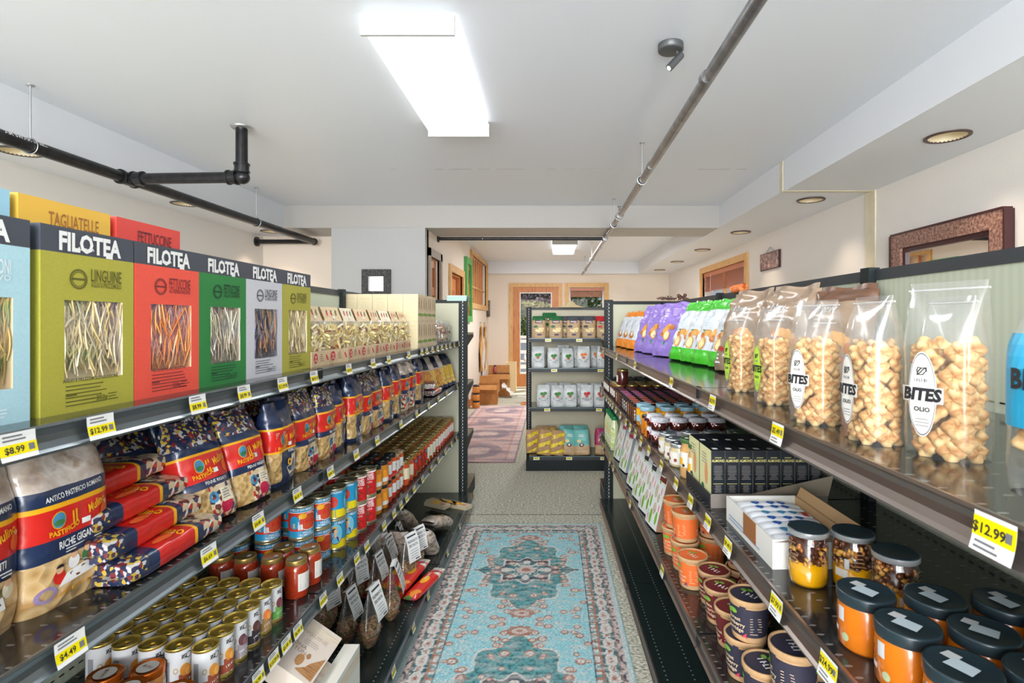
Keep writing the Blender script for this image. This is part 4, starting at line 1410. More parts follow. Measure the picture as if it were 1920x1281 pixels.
# ------------------------------------------------------------------ soft bags
def bag_shape(W, H, D, top=.0, bot=.8, e=.55, wr=.004, seed=0, bulge=1.0, tw=.92, sag=0.0):
    """returns F(theta, t) ring surface and the front surface S(u, v)"""
    def Dt(t):
        k = min(1, t / .14)
        lo = bot + (1 - bot) * math.sin(k * PI / 2)
        u = max(0, (t - .62) / .38)
        hi = 1 - (1 - top) * u ** 1.7
        return D / 2 * lo * hi * bulge
    def Wt(t):
        u = max(0, (t - .75) / .25)
        v = max(0, 1 - t / .08)
        return W / 2 * (1 - (1 - tw) * u) * (1 - .05 * v)
    def wob(x, z, s):
        q = Vector((x * 26 + seed * 7.1, z * 26, s * 3 + seed))
        a = noise.noise(q) + .5 * noise.noise(q * 2.1)
        k = .5 + 1.4 * max(0, (z / H - .6))
        return wr * a * k
    def F(a, t):
        th = 2 * PI * a
        c, s_ = math.sin(th), -math.cos(th)
        x = Wt(t) * math.copysign(abs(c) ** e, c)
        yy = Dt(t) * math.copysign(abs(s_) ** e, s_)
        sg = -1 if s_ < 0 else 1
        w_ = wob(x, t * H, sg)
        return (x + w_ * .3, yy + w_ * (1 if sg > 0 else -1) * -1, t * H - sag * (x / W) ** 2 * t)
    def S(u, v):
        t = max(0, min(1, v / H))
        wt = Wt(t)
        k = max(-.999, min(.999, u / wt))
        yy = -Dt(t) * (1 - abs(k) ** (2 / e)) ** (e / 2)
        w_ = wob(u, v, -1)
        return (u + w_ * .3, yy + w_, t * H - sag * (u / W) ** 2 * t)
    return F, S
def bag_mesh(F, bands, nu=32, nv=26, t0=0.0, t1=1.0, floor=True):
    """bands: [(t_end, material or fn(a))]"""
    b = MB()
    def mf(a, c):
        t = t0 + (t1 - t0) * c
        for te, m in bands:
            if t <= te:
                return m(a, t) if callable(m) else m
        return bands[-1][1] if not callable(bands[-1][1]) else bands[-1][1](a, t)
    b.grid(lambda a, c: F(a, t0 + (t1 - t0) * c), nu, nv, None, matfn=mf, wrap=True)
    if floor:
        b.add([F(i / nu, t0) for i in range(nu)], [tuple(range(nu))[::-1]], b.mats[0])
    return b

navy = mat('foil_navy', c3(34, 50, 84), .28, coat=.4, bump=.5, bscale=30)
navy2 = mat('foil_navy_dark', c3(24, 34, 58), .28, coat=.4)
bred = mat('foil_red', c3(214, 40, 34), .3, coat=.4, bump=.3, bscale=30)
byel = mat('print_yellow', c3(244, 178, 30), .4)
bgold = mat('print_gold', c3(226, 158, 24), .4)
clear_dull = ramp_mat('crumpled_cellophane', [c3(150, 132, 124), c3(196, 176, 160), c3(222, 214, 208), c3(166, 140, 116)], 22, rough=.18, coat=.6, bump=.5)
rigat = ramp_mat('pasta_tubes', [c3(150, 112, 60), c3(196, 158, 98), c3(214, 180, 122), c3(170, 130, 74)], 55, kind='dist', rough=.35, coat=.5, bump=.6)
folk = ramp_mat('folk_print', [c3(220, 198, 160), c3(200, 58, 48), c3(232, 214, 184), c3(60, 60, 90), c3(222, 200, 164), c3(212, 186, 140), c3(120, 60, 50), c3(240, 236, 226)], 90, kind='cell', rough=.35, coat=.4, constant=True)
folk_y = ramp_mat('folk_print_top', [c3(34, 44, 74), c3(206, 176, 70), c3(60, 64, 92), c3(200, 196, 196), c3(44, 54, 86), c3(130, 50, 50), c3(40, 50, 80)], 150, kind='cell', rough=.3, coat=.4, constant=True)
skin = mat('print_skin', c3(226, 180, 140), .5)
cream = mat('print_cream', c3(236, 224, 196), .5)
pgreen = mat('print_green', c3(60, 120, 70), .5)
pblue = mat('print_blue', c3(70, 140, 180), .5)

def mulino_marks(b, S, W, zr0, zr1, H, big=True, sc_=1.0, who=1):
    """the red band: crest, script, chef"""
    hh = zr1 - zr0
    zc = (zr0 + zr1) / 2
    b.ell(S, -W * .20 * sc_, zc + hh * .06, hh * .20, hh * .24, pblue, .0014, 16, rings=2)
    b.ell(S, -W * .20 * sc_, zc + hh * .06, hh * .23, hh * .28, bgold, .0012, 16, hole=.85)
    b.ell(S, -W * .20 * sc_, zc - hh * .02, hh * .16, hh * .10, pgreen, .0018, 12)
    b.text(S, 'Il', -.01 * W, zc - hh * .20, hh * .44, byel, .0014, bold=.02, rot=14, shear=.2, sx=.8)
    b.text(S, 'Mulino', W * .245, zc + hh * .04, hh * .30, byel, .0016, bold=.015, sx=.62, rot=18, shear=.2)
    b.text(S, 'PASTIFICIO', -W * .13, zr0 + hh * .09, hh * .17, byel, .0014, bold=.03, sx=.85, rot=6, arc=-5)
    b.ell(S, W * .34, zc - hh * .15, W * .06, hh * .26, mat('print_orange', c3(236, 110, 50), .5), .0012, 14)
    b.ell(S, W * .35, zc + hh * .12, W * .022, W * .026, skin, .0018, 10)
    b.rect(S, W * .05, W * .15, zc - hh * .34, zc - hh * .16, whitep, .002)
def big_bag(seed):
    W, H, D = .158, .275, .10
    F, S = bag_shape(W, H, D, top=.08, bot=.86, wr=.006, seed=seed)
    t = thing('pasta_bag', 'x', 'pasta bag')
    b = bag_mesh(F, [(.30, ramp_mat('rigatoni_window', [c3(170, 128, 76), c3(206, 168, 112), c3(222, 190, 140), c3(186, 144, 90)], 38, kind='dist', rough=.35, coat=.5, bump=.6)), (.40, navy), (.415, byel), (.60, bred), (.615, byel), (.70, navy), (1, clear_dull)], 40, 34)
    b.text(S, 'ANTICO PASTIFICIO ROMANO', 0, H * .650, .0085, whitep, .0014, bold=.01, sx=.62, rot=4)
    mulino_marks(b, S, W, H * .415, H * .60, H)
    b.text(S, 'RICHE GIGANTI', .004, H * .350, .0125, whitep, .0014, bold=.02, sx=.58, rot=3)
    b.lines(S, -.02, .05, H * .335, 2, .005, .0018, whitep, 2, .0014)
    # people at a laid table
    for (x, z, hc, bc) in ((-.030, .062, ink, bred), (-.006, .078, ink, whitep), (.018, .080, mat('print_brown', c3(110, 60, 40), .5), pgreen), (.040, .078, ink, cream)):
        b.ell(S, x, z - .012, .010, .012, bc, .0013, 12)
        b.ell(S, x, z, .006, .007, skin, .0017, 12)
        b.ell(S, x, z + .003, .0065, .0055, hc, .002, 12, a0=0, a1=180)
    b.poly(S, [(-.034, .034), (.036, .040), (.030, .060), (-.018, .052)], whitep, .0022)
    for (x, z) in ((-.01, .048), (.01, .052), (.024, .05), (.0, .042)):
        b.ell(S, x, z, .004, .0025, mat('print_brown', c3(110, 60, 40), .5), .0026, 10)
    b.scrib(S, -.004, .020, .07, .006, byel, .0014, rot=3)
    b.ell(S, -.050, .030, .016, .012, mat('print_lilac', c3(150, 130, 170), .5), .0012, 16, hole=.6)
    b.build('bag_body', t)
    s = MB()
    s.grid(lambda a, c: (W * .46 * (2 * a - 1), .004 * math.sin(a * 9 + seed) , H * (.985 + .05 * c) + .004 * math.sin(a * 7)), 16, 2, clear_dull)
    s.build('top_seal', t)
    return Proto(t)
BB = [big_bag(1), big_bag(2)]
BB[0].put((-.853, .745, ZL[2]), FL + .08, 'big bag of giant tube pasta cut off at the photo edge', 'big bags of giant tube pasta')
BB[1].put((-.845, .893, ZL[2]), FL - .03, 'big bag of giant tube pasta with crumpled clear top', 'big bags of giant tube pasta')

def red_bag(variant, seed, H=.235, W=.135, D=.075):
    F, S = bag_shape(W, H, D, top=.10, bot=.88, wr=.011, seed=seed, e=.6)
    t = thing('pasta_bag', 'x', 'pasta bag')
    if variant == 'folk':
        low = lambda a, tt: folk if (.03 < a < .23 or a > .97) else (rigat if a > .75 or (a > .5) else folk)
        bands = [(.33, low), (.39, navy), (.40, byel), (.66, bred), (.675, byel), (.75, navy), (1, folk_y)]
    elif variant == 'navy':
        low = lambda a, tt: rigat if (.78 < a < .95 and tt > .05) else navy
        bands = [(.40, low), (.415, byel), (.68, bred), (.695, byel), (1, navy)]
    else:
        bands = [(.34, folk), (.42, navy), (.43, byel), (.66, bred), (.67, byel), (.74, navy), (1, clear_dull)]
    b = bag_mesh(F, bands, 44, 40)
    z0, z1 = H * bands[-5 if variant != 'navy' else 1][0], H * .66
    mulino_marks(b, S, W, H * .41, H * .66, H)
    if variant != 'navy':
        b.text(S, 'PENNE RIGATE', .01, H * .355, .0075, whitep, .0014, bold=.01)
        b.ell(S, -.01, H * .22, .013, .013, pblue, .0014, 16, hole=.5)
        b.ell(S, .02, H * .10, .017, .015, mat('print_crimson', c3(190, 30, 70), .5), .0014, 14)
        b.rect(S, .01, .045, H * .14, H * .28, cream, .0012, 3, 3)
        b.lines(S, .014, .04, H * .26, 4, .006, .002, inkg, seed, .002)
    else:
        b.poly(S, [(.002, H * .10), (.05, H * .12), (.05, H * .34), (.02, H * .33), (.014, H * .22), (-.008, H * .2)], cream, .0016)
        b.ell(S, .008, H * .25, .010, .010, byel, .002, 14, hole=.4)
        b.text(S, 'FUSILLI', .024, H * .365, .008, whitep, .0014, bold=.01)
        b.text(S, 'FUSILLI', .022, H * .06, .007, whitep, .0014)
        b.lines(S, -.055, -.005, H * .64, 4, .004, .0014, cream, seed, .0014)
        b.lines(S, -.055, -.005, H * .48, 4, .004, .0014, cream, seed + 1, .0014)
    b.build('bag_body', t)
    s = MB()
    s.grid(lambda a, c: (W * .44 * (2 * a - 1), .004 * math.sin(a * 8 + seed), H * (.985 + .05 * c) + .004 * math.sin(a * 6 + seed)), 14, 2, {'folk': folk_y, 'navy': navy, 'clear': clear_dull}[variant])
    s.build('top_seal', t)
    return Proto(t)
RB = {('folk', 0): red_bag('folk', 3), ('folk', 1): red_bag('folk', 8), ('navy', 0): red_bag('navy', 5), ('navy', 1): red_bag('navy', 6, H=.25), ('clear', 0): red_bag('clear', 7, H=.25)}
bags2 = [  # x, Y, kind, turn, lean
    (-.795, 1.235, ('folk', 0), -.15, .30, 'leaning red pasta bag with yellow print, standing at the end of the lying packs'),
    (-.785, 1.375, ('folk', 1), -.12, .24, 'leaning red pasta bag with yellow print beside the first navy bag'),
    (-.90, 1.17, ('folk', 1), -.2, .3, 'red pasta bag tilted behind the lying packs, in front of two others'),
    (-.99, 1.10, ('folk', 0), -.2, .25, 'dim red pasta bag in the corner behind the lying packs'),
    (-.945, 1.02, ('folk', 1), -.15, .2, 'red pasta bag right behind the second big tube pasta bag'),
    (-.80, 1.535, ('navy', 0), 0, 0, 'navy pasta bag with a red band, first upright bag after the leaning ones'),
    (-.80, 1.695, ('folk', 0), 0, .05, 'folk print pasta bag just after the first upright navy bag'),
    (-.80, 1.84, ('folk', 1), .05, 0, 'second folk print pasta bag after the first upright navy bag'),
    (-.81, 1.965, ('navy', 0), .2, 0, 'narrow looking navy bag between folk print bags'),
    (-.80, 2.11, ('navy', 1), 0, 0, 'tall navy pasta bag in the middle of the second shelf'),
    (-.80, 2.235, ('folk', 1), .1, 0, 'folk print pasta bag following the tall middle navy bag'),
    (-.80, 2.37, ('folk', 0), 0, .05, 'bright folk print pasta bag before a navy pair'),
    (-.80, 2.53, ('navy', 0), 0, 0, 'navy bag opening a navy pair on the second shelf'),
    (-.80, 2.67, ('navy', 1), .1, 0, 'navy bag closing the navy pair on the second shelf'),
    (-.80, 2.82, ('clear', 0), 0, 0, 'clear topped pasta bag next to the navy pair'),
    (-.80, 2.95, ('clear', 0), .1, 0, 'clear topped pasta bag farther from the navy pair'),
    (-.80, 3.13, ('navy', 1), 0, 0, 'last upright navy bag beside the two lying blue packs')]
for i, (x, y, k, tz, ln, lab) in enumerate(bags2):
    RB[k].put((x, y, ZL[2]), FL + tz, lab, 'red banded pasta bags on the second shelf', rx=-ln)
for i, (y, k) in enumerate([(1.30, ('navy', 0)), (1.46, ('navy', 1)), (1.62, ('folk', 0)), (1.80, ('navy', 1)), (1.97, ('folk', 1)), (2.14, ('navy', 0)), (2.32, ('navy', 1)), (2.5, ('folk', 0)), (2.68, ('navy', 0)), (2.86, ('navy', 1)), (3.04, ('navy', 0))]):
    RB[k].put((-.935, y, ZL[2]), FL + .06 * math.sin(i * 2.3), f'pasta bag in the back row of the second shelf, {ORD[i]} counted towards the end rack', 'back row of pasta bags on the second shelf')
# packs lying flat
def flat_pack(seed, blue=False):
    W, H, D = .145, .26, .045
    F, S = bag_shape(W, H, D, top=.8, bot=.8, wr=.005, seed=seed, e=.38, tw=.98)
    t = thing('pasta_pack', 'x', 'pasta pack')
    sp = navy if not blue else mat('foil_blue', c3(50, 90, 160), .3, coat=.4)
    b = bag_mesh(F, [(.16, folk_y), (.24, sp), (.25, byel), (.66, bred), (.67, byel), (.76, sp), (1, folk)], 28, 28)
    mulino_marks(b, S, W, H * .27, H * .64, H)
    b.text(S, 'SPAGHETTI', 0, H * .70, .012, whitep, .0014, bold=.01)
    b.build('bag_body', t)
    for z, k in ((0, -1), (H, 1)):
        MB().grid(lambda a, c: (W * .42 * (2 * a - 1), .003 * math.sin(a * 9), z + k * .014 * c + .001 * k), 12, 1, folk_y).build('end_seal', t)
    return Proto(t)
FP = [flat_pack(11), flat_pack(12), flat_pack(13, True)]
for i, (x, y, z, a, lab) in enumerate([
        (-.80, 1.045, 0, .12, 'lowest lying pasta pack of the pile, sticking out towards the edge'),
        (-.83, 1.03, .044, .22, 'second lying pasta pack from the bottom of the pile'),
        (-.86, 1.035, .088, .28, 'third lying pasta pack of the pile'),
        (-.90, 1.03, .132, .36, 'topmost lying pasta pack of the pile beside the big bags')]):
    # long axis runs along the shelf: lay on its back, then turn
    FP[i % 2].put((x, y - .12, ZL[2] + .021 + z), R(0) + a * .25, lab, 'pasta packs lying in a pile', rx=-R(90))
for i, (z, a) in enumerate(((0, 0), (.044, .2))):
    FP[2].put((-.78, 3.28 , ZL[2] + .021 + z), a, ['lower', 'upper'][i] + ' of two blue packs lying at the far part of the shelf', 'blue packs lying by the far bags', rx=-R(90), scale=.8)
# clear bags with golden pasta, leaning at the far end
def slim_bag(seed, foodm, W=.10, H=.24, D=.06, top=navy2, lab_m=None):
    F, S = bag_shape(W, H, D, top=.05, bot=.7, wr=.004, seed=seed, tw=.8)
    t = thing('pasta_bag', 'x', 'pasta bag')
    b = bag_mesh(F, [(.07, navy), (.58, foodm), (.64, clear_dull), (1, top)], 24, 24)
    b.build('bag_body', t)
    if lab_m:
        l = MB(); l.rect(S, -.022, .022, H * .3, H * .62, lab_m, .0016, 4, 6); l.build('paper_label', t)
    return Proto(t)
gnoc = ramp_mat('golden_pasta', [c3(150, 96, 30), c3(230, 180, 60), c3(244, 210, 110), c3(120, 70, 30)], 60, kind='dist', rough=.3, coat=.6, bump=.5)
gnoc2 = ramp_mat('orange_pasta', [c3(90, 50, 20), c3(220, 140, 40), c3(240, 180, 90)], 60, kind='dist', rough=.3, coat=.6, bump=.5)
SB = [slim_bag(21, gnoc2), slim_bag(22, gnoc, top=clear_dull), slim_bag(23, gnoc, lab_m=mat('label_mustard', c3(220, 180, 60), .5))]
for i, (y, k) in enumerate(((3.42, 0), (3.52, 1), (3.62, 0), (3.72, 1), (3.82, 2), (3.92, 2))):
    SB[k].put((-.80 + .01 * i, y, ZL[2]), R(60), f'slim clear bag of golden pasta leaning at the end panel, {ORD[i]} counted towards it', 'slim golden pasta bags', rx=-.34)
# ------------------------------------------------------------------ top shelf: kraft topped pasta bags
kraft = ramp_mat('kraft_paper', [c3(204, 178, 140), c3(222, 198, 162)], 90, rough=.8)
kraft_l = mat('pale_kraft', c3(226, 212, 186), .7)
pasta_y = ramp_mat('pale_pasta', [c3(150, 120, 66), c3(238, 220, 150), c3(250, 240, 200), c3(206, 176, 106)], 70, kind='dist', rough=.4, coat=.5, bump=.7)
film_b = film_mat('bag_film', haze=.05, gloss=.08, rough=.12, edge=.5)
def short_pasta(W, H0, H1, D, seed, n=70, m=None):
    rr = random.Random(seed)
    m = m or [mat('penne_a', c3(246, 228, 158), .5), mat('penne_b', c3(232, 204, 120), .5), mat('penne_c', c3(250, 240, 200), .5), mat('penne_d', c3(150, 76, 44), .5)]
    b = MB()
    for i in range(n):
        s = rr.choice((-1, -1, -1, 1))
        p = Vector((rr.uniform(-W, W) * .44, s * rr.uniform(.2, .42) * D, rr.uniform(H0 + .01, H1)))
        if rr.random() < .3:
            p.x = rr.choice((-1, 1)) * W * .43
            p.y = rr.uniform(-.4, .4) * D
        d = Vector((rr.uniform(-1, 1), rr.uniform(-.3, .3), rr.uniform(-.4, 1))).normalized() * rr.uniform(.010, .02)
        b.tube(p - d, p + d, .0042, m[0 if rr.random() < .5 else rr.randrange(len(m))], 6)
    b.box(-W * .36, W * .36, -D * .28, D * .28, H0, H1 - .02, m[1])
    return b
def kraft_bag(seed, W=.135, H=.20, D=.08, curly=False):
    F, S = bag_shape(W, H, D, top=.16, bot=.9, wr=.003, seed=seed, e=.4, tw=.86)
    t = thing('pasta_bag', 'x', 'pasta bag')
    b = MB()
    e = D / 2
    b.box(-W / 2 - .002, W / 2 + .002, -e - .002, e + .002, 0, .048, kraft)
    Sf = flat_front(-e - .002)
    redm = mat('stamp_red', c3(206, 44, 66), .5)
    b.ell(Sf, -W * .30, .026, .015, .017, redm, .0008, 18)
    b.text(Sf, 'PA', -W * .30, .026, .009, cream, .0014, bold=.02); b.text(Sf, 'STA', -W * .30, .015, .008, cream, .0014, bold=.02)
    b.lines(Sf, W * -.05, W * .18, .038, 4, .007, .003, mat('ink_brown', c3(150, 120, 90), .6), seed)
    b.path([(W * .30, -e - .003, .034), (W * .34, -e - .003, .026), (W * .40, -e - .003, .016)], .0022, redm, 5)
    b.build('kraft_base', t)
    short_pasta(W, .045, H * .66, D, seed, 80).build('pasta', t, kind='stuff')
    f = bag_mesh(F, [(1, film_b)], 26, 16, t0=.22, t1=.76, floor=False)
    f.build('clear_film', t)
    h = MB()
    for s in (-1, 1):
        h.grid(lambda a, c: (W * .43 * (2 * a - 1), s * (D * .27 * (1 - c) + .002), H * (.74 + .26 * c)), 8, 4, kraft if seed % 3 else kraft_l)
    Sh = lambda u, v: (u, -(D * .27 * (1 - (v / H - .74) / .26) + .003), v)
    for q, cc in ((-.03, redm), (0.0, redm), (.03, pgreen)):
        h.ell(Sh, q, H * .89, .004, .009, cc, .0008, 10)
        h.ell(Sh, q + .004, H * .93, .003, .005, pgreen, .0009, 8)
    h.rect(Sh, .0, .014, H * .79, H * .83, whitep, .001)
    h.build('kraft_header', t)
    return Proto(t)
KB = [kraft_bag(31), kraft_bag(32), kraft_bag(33)]
for i, (y, tz) in enumerate(((1.785, 0), (1.94, -.12), (2.09, 0), (2.245, -.1), (2.40, 0), (2.55, -.08), (2.70, 0), (2.835, -.0))):
    KB[i % 3].put((-.817, y, ZL[1]), FL + tz, f'kraft topped bag of short pasta, {ORD[i]} after the olive box', 'kraft topped pasta bags')
for i, y in enumerate((1.80, 1.96, 2.12)):
    KB[(i + 1) % 3].put((-.915, y, ZL[1]), FL, f'kraft topped pasta bag in the row behind, {ORD[i]} after the olive box', 'kraft topped pasta bags')
# ------------------------------------------------------------------ cream boxes in a block
crm = mat('cream_card', c3(214, 200, 162), .6, nz=.03, nscale=120)
crs = ramp_mat('cream_card_print', [c3(226, 208, 172), c3(212, 188, 150), c3(234, 220, 190)], 40, rough=.6)
def cream_box():
    w, d, h = .108, .082, .149     # w along the shelf edge
    t = thing('cracker_box', 'x', 'cracker box')
    b = MB(); b.box(-w / 2, w / 2, -d / 2, d / 2, 0, h, crm)
    S = flat_front(-d / 2)
    b.rect(S, -w / 2, w / 2, .002, h - .002, crs, .0003)
    b.rect(S, -w * .47, w * .47, h * .2, h * .30, mat('stripe_green', c3(126, 160, 70), .6), .0008)
    for x, k in ((-.022, -.012), (.018, .012)):
        b.poly(S, [(x - .003, h * .44), (x + .003, h * .44), (x + .004, h * .88), (x - .002, h * .90)], mat('dark_fork', c3(60, 54, 46), .6), .0008)
        b.ell(S, x + k, h * .66, .004, h * .15, mat('print_tan', c3(186, 150, 100), .6), .0008, 12)
    for sx_, Sd in ((-1, side_x(-w / 2)), (1, side_px(w / 2))):
        if sx_ < 0:
            q = mat('print_straw', c3(206, 180, 140), .6)
            b.scrib(Sd, 0, h * .80, .05, .009, q, .0006)
            b.lines(Sd, -.03, .03, h * .7, 9, .010, .0014, q, 4, .0006, True)
    b.build('carton', t)
    return Proto(t)
CB = cream_box()
bw_, bd_, bh_ = .110, .0835, .150
for r_ in range(2):
    for j in range(4):
        for i in range(5):
            if i > 0 and j > 0:
                continue
            lab = f'cream cracker box, {"upper" if r_ else "lower"} layer, ' + (f'{ORD[j]} along the shelf edge' if i == 0 else f'{ORD[i]} in from the shelf edge')
            CB.put((-.732 - bd_ / 2 - i * bd_ - .003, 2.915 + bw_ / 2 + j * bw_, ZL[1] + r_ * bh_), FL + .004 * ((i + j) % 3 - 1), lab, 'cream cracker boxes stacked in a block')
# cellophane nests of pasta at the far end of the top shelf
def nest_bag(seed):
    t = thing('pasta_bag', 'x', 'pasta bag')
    F, S = bag_shape(.13, .12, .08, top=.2, bot=.8, wr=.010, seed=seed)
    bag_mesh(F, [(1, film_b)], 20, 14).build('clear_film', t)
    b = MB(); rr = random.Random(seed)
    for i in range(7):
        c = (rr.uniform(-.035, .035), rr.uniform(-.018, .018), .02 + .012 * i)
        for k in range(3):
            b.path([(c[0] + (.016 - .003 * k) * math.cos(a), c[1] + (.016 - .003 * k) * math.sin(a), c[2] + .004 * math.sin(a * 2 + k)) for a in [2 * PI * q / 10 for q in range(11)]], .003, mat(['nest_a', 'nest_b', 'nest_c'][rr.randrange(3)], [c3(236, 206, 110), c3(222, 184, 90), c3(170, 90, 60)][rr.randrange(3)], .5), 5)
    b.build('pasta_nests', t, kind='stuff')
    return Proto(t)
NB = [nest_bag(41), nest_bag(42)]
for i, (x, y, z) in enumerate(((-.79, 3.42, 0), (-.80, 3.56, 0), (-.79, 3.71, 0), (-.80, 3.86, 0), (-.81, 3.98, 0), (-.93, 3.45, 0), (-.93, 3.60, 0), (-.94, 3.75, 0))):
    NB[i % 2].put((x, y, ZL[1] + z), FL + .2 * math.sin(i * 3), f'cellophane bag of pasta nests, {ORD[i if i < 5 else i - 5]} in the {"front" if i < 5 else "back"} row by the end panel', 'cellophane bags of pasta nests', scale=1.15 if i % 2 else 1.3)

# ------------------------------------------------------------------ cans and jars
def pull_lid(b, r, z, m, n=28):
    b.rev([(r, z - .004), (r * 1.015, z - .001), (r * .985, z), (r * .95, z - .0005), (r * .93, z - .0045), (r * .6, z - .0045), (r * .55, z - .0035), (0, z - .0035)], m, n)
def can(name, r, h, body, draw=None, rim=tin_gold, ring=True, bot=None):
    t = thing(name, 'x', 'can')
    b = MB(); b.rev([(r * .985, 0), (r, .002), (r, .006), (r * .985, .008), (r * .985, h - .007), (r, h - .005)], [rim, rim, rim, body, rim], 28)
    b.disc(r * .985, 0.0005, rim, 28, up=False)
    S = cyl(r * .985)
    if draw:
        draw(b, S, r, h)
    b.build('can_body', t)
    l = MB(); pull_lid(l, r, h, rim)
    l.build('can_lid', t)
    if ring:
        g = MB()
        g.path([(.42 * r * math.cos(a) * .55, -.30 * r + .34 * r * math.sin(a), h - .0018) for a in [2 * PI * k / 16 for k in range(17)]], .0011, rim, 5, flat=.0008)
        g.box(-.004, .004, -.02 * r, .30 * r, h - .0034, h - .0016, rim)
        g.build('pull_ring', t)
        s = MB(); s.box(-.2 * r, .32 * r, -.85 * r, -.62 * r, h - .0034, h - .0022, whitep)
        s.build('price_sticker', t)
    return Proto(t)
def truffle_can(colr, fruit, seed):
    bm = mat('can_white', c3(222, 222, 224), .4)
    lowm = mat(f'can_low_{seed}', colr, .45)
    def draw(b, S, r, h):
        b.rect(S, -.0, 2 * PI * r * .5, .009, h * .42, lowm, .0004, 18, 1)
        b.rect(S, -.022, 0, .009, h * .30, lowm, .0004, 6, 1)
        b.ell(S, .012, h * .50, .010, .014, mat(f'can_fruit_{seed}', fruit, .5), .0009, 14)
        b.ell(S, .020, h * .45, .008, .010, mat(f'can_fruitb_{seed}', tuple(min(1, q * 1.5 + .05) for q in fruit), .5), .0011, 12)
        b.path([Vector(S(.010 + .005 * math.cos(a * 1.9), h * .80 + .005 * math.sin(a * 2.7))) + Vector((.0008 * math.sin(.4), -.0008, 0)) for a in [i * .45 for i in range(15)]], .0006, ink, 4)
        b.ell(S, .020, h * .80, .007, .007, ink, .0008, 14, hole=.8)
        b.rect(S, -.030, -.018, h * .3, h * .72, mat('label_faint_grey', c3(150, 150, 156), .5), .0006, 3, 1)
        b.ell(S, -.006, h * .52, .005, .007, mat('can_gold_print', c3(200, 176, 130), .5), .0008, 10, hole=.6)
        b.scrib(S, .016, h * .22, .022, .0055, whitep, .0008, rot=12, seed=seed)
        b.lines(S, .006, .03, h * .18, 3, .005, .0015, whitep, seed, .0008)
    return can('truffle_can', .0275, .102, bm, draw)
TC = [truffle_can(c3(168, 84, 58), c3(226, 150, 60), 1), truffle_can(c3(168, 84, 58), c3(226, 150, 60), 2), truffle_can(c3(170, 160, 164), c3(110, 70, 76), 3),
      truffle_can(c3(54, 46, 50), c3(90, 56, 52), 4), truffle_can(c3(172, 134, 84), c3(230, 130, 60), 5), truffle_can(c3(110, 176, 84), c3(120, 60, 66), 6)]
for j in range(6):
    for i in range(5):
        x, y = -.795 - .0635 * i, 1.222 + .0575 * j + .004 * i
        fp = ['terracotta', 'terracotta', 'grey', 'black', 'tan', 'green'][j]
        TC[j].put((x, y, ZL[3]), FL + R(-48) + .15 * math.sin(i * 5 + j * 3), f'white can with {fp} base, row {ORD[j]} from copper lids, {ORD[i]} from edge', 'small white cans with gold pull lids')
def jar(name, prof, body, lidm, lid_r, z0, z1, draw=None, lid_top=None, n=24, sticker=True, cat='jar', neck=None, ltop=None, cloth=None):
    """prof: body outline (r, z)"""
    t = thing(name, 'x', cat)
    b = MB(); b.rev([(0, prof[0][1])] + prof, body, n)
    b.build('jar_body', t)
    if draw:
        l = MB(); draw(l, prof)
        l.build('paper_label', t)
    l = MB()
    l.rev([(lid_r * .98, z0), (lid_r, z0 + .002), (lid_r, z1 - .003), (lid_r * .97, z1), (lid_r * .90, z1 - .0008), (lid_r * .86, z1 - .0014), (0, z1 - .0012)], [lidm] * 3 + [ltop or lidm] * 3, n)
    if lid_top:
        lid_top(l, z1)
    if sticker:
        S = flat_top(z1 - .0012)
        l.rect(S, -lid_r * .35, lid_r * .2, -lid_r * .55, -lid_r * .2, whitep, .0006)
    l.build('lid', t)
    return Proto(t)
sauce = mat('tomato_sauce', c3(168, 52, 24), .2, coat=.8, nz=.2, nscale=120)
sauce_o = mat('orange_sauce', c3(202, 78, 26), .2, coat=.8, nz=.15, nscale=120)
lab_w = mat('label_white', c3(226, 222, 214), .5)
def sauce_label(b, prof):
    r = max(p[0] for p in prof) + .0006
    S = cyl(r)
    b.rect(S, -.036, .036, .022, .075, lab_w, 0, 14, 1)
    b.lines(S, -.03, .0, .068, 7, .006, .0016, inkg, 3, .0005)
    b.scrib(S, .017, .055, .026, .006, inkg, .0005)
    b.rect(S, .006, .026, .028, .040, ink, .0005, 4, 1)
    b.rect(S, .008, .024, .031, .037, lab_w, .0007, 4, 1)
SJ = jar('sauce_jar', [(.033, 0), (.0355, .004), (.0355, .082), (.032, .094), (.029, .098)], sauce, gold, .0305, .098, .114, sauce_label)
for i, (x, y, lab) in enumerate([(-.79, 1.645, 'red sauce jar with gold lid beside the small green based can'), (-.785, 1.725, 'red sauce jar with gold lid close to the blue tomato cans'), (-.87, 1.655, 'red sauce jar in the middle row behind the small cans'),
                            (-.875, 1.735, 'red sauce jar in the middle row under the lifted blue can'), (-.955, 1.66, 'red sauce jar at the back beside a blue can'), (-1.03, 1.665, 'red sauce jar deepest on the shelf')]):
    SJ.put((x, y, ZL[3]), FL + .4 * math.sin(i * 7), lab, 'gold lidded sauce jars behind the small cans')
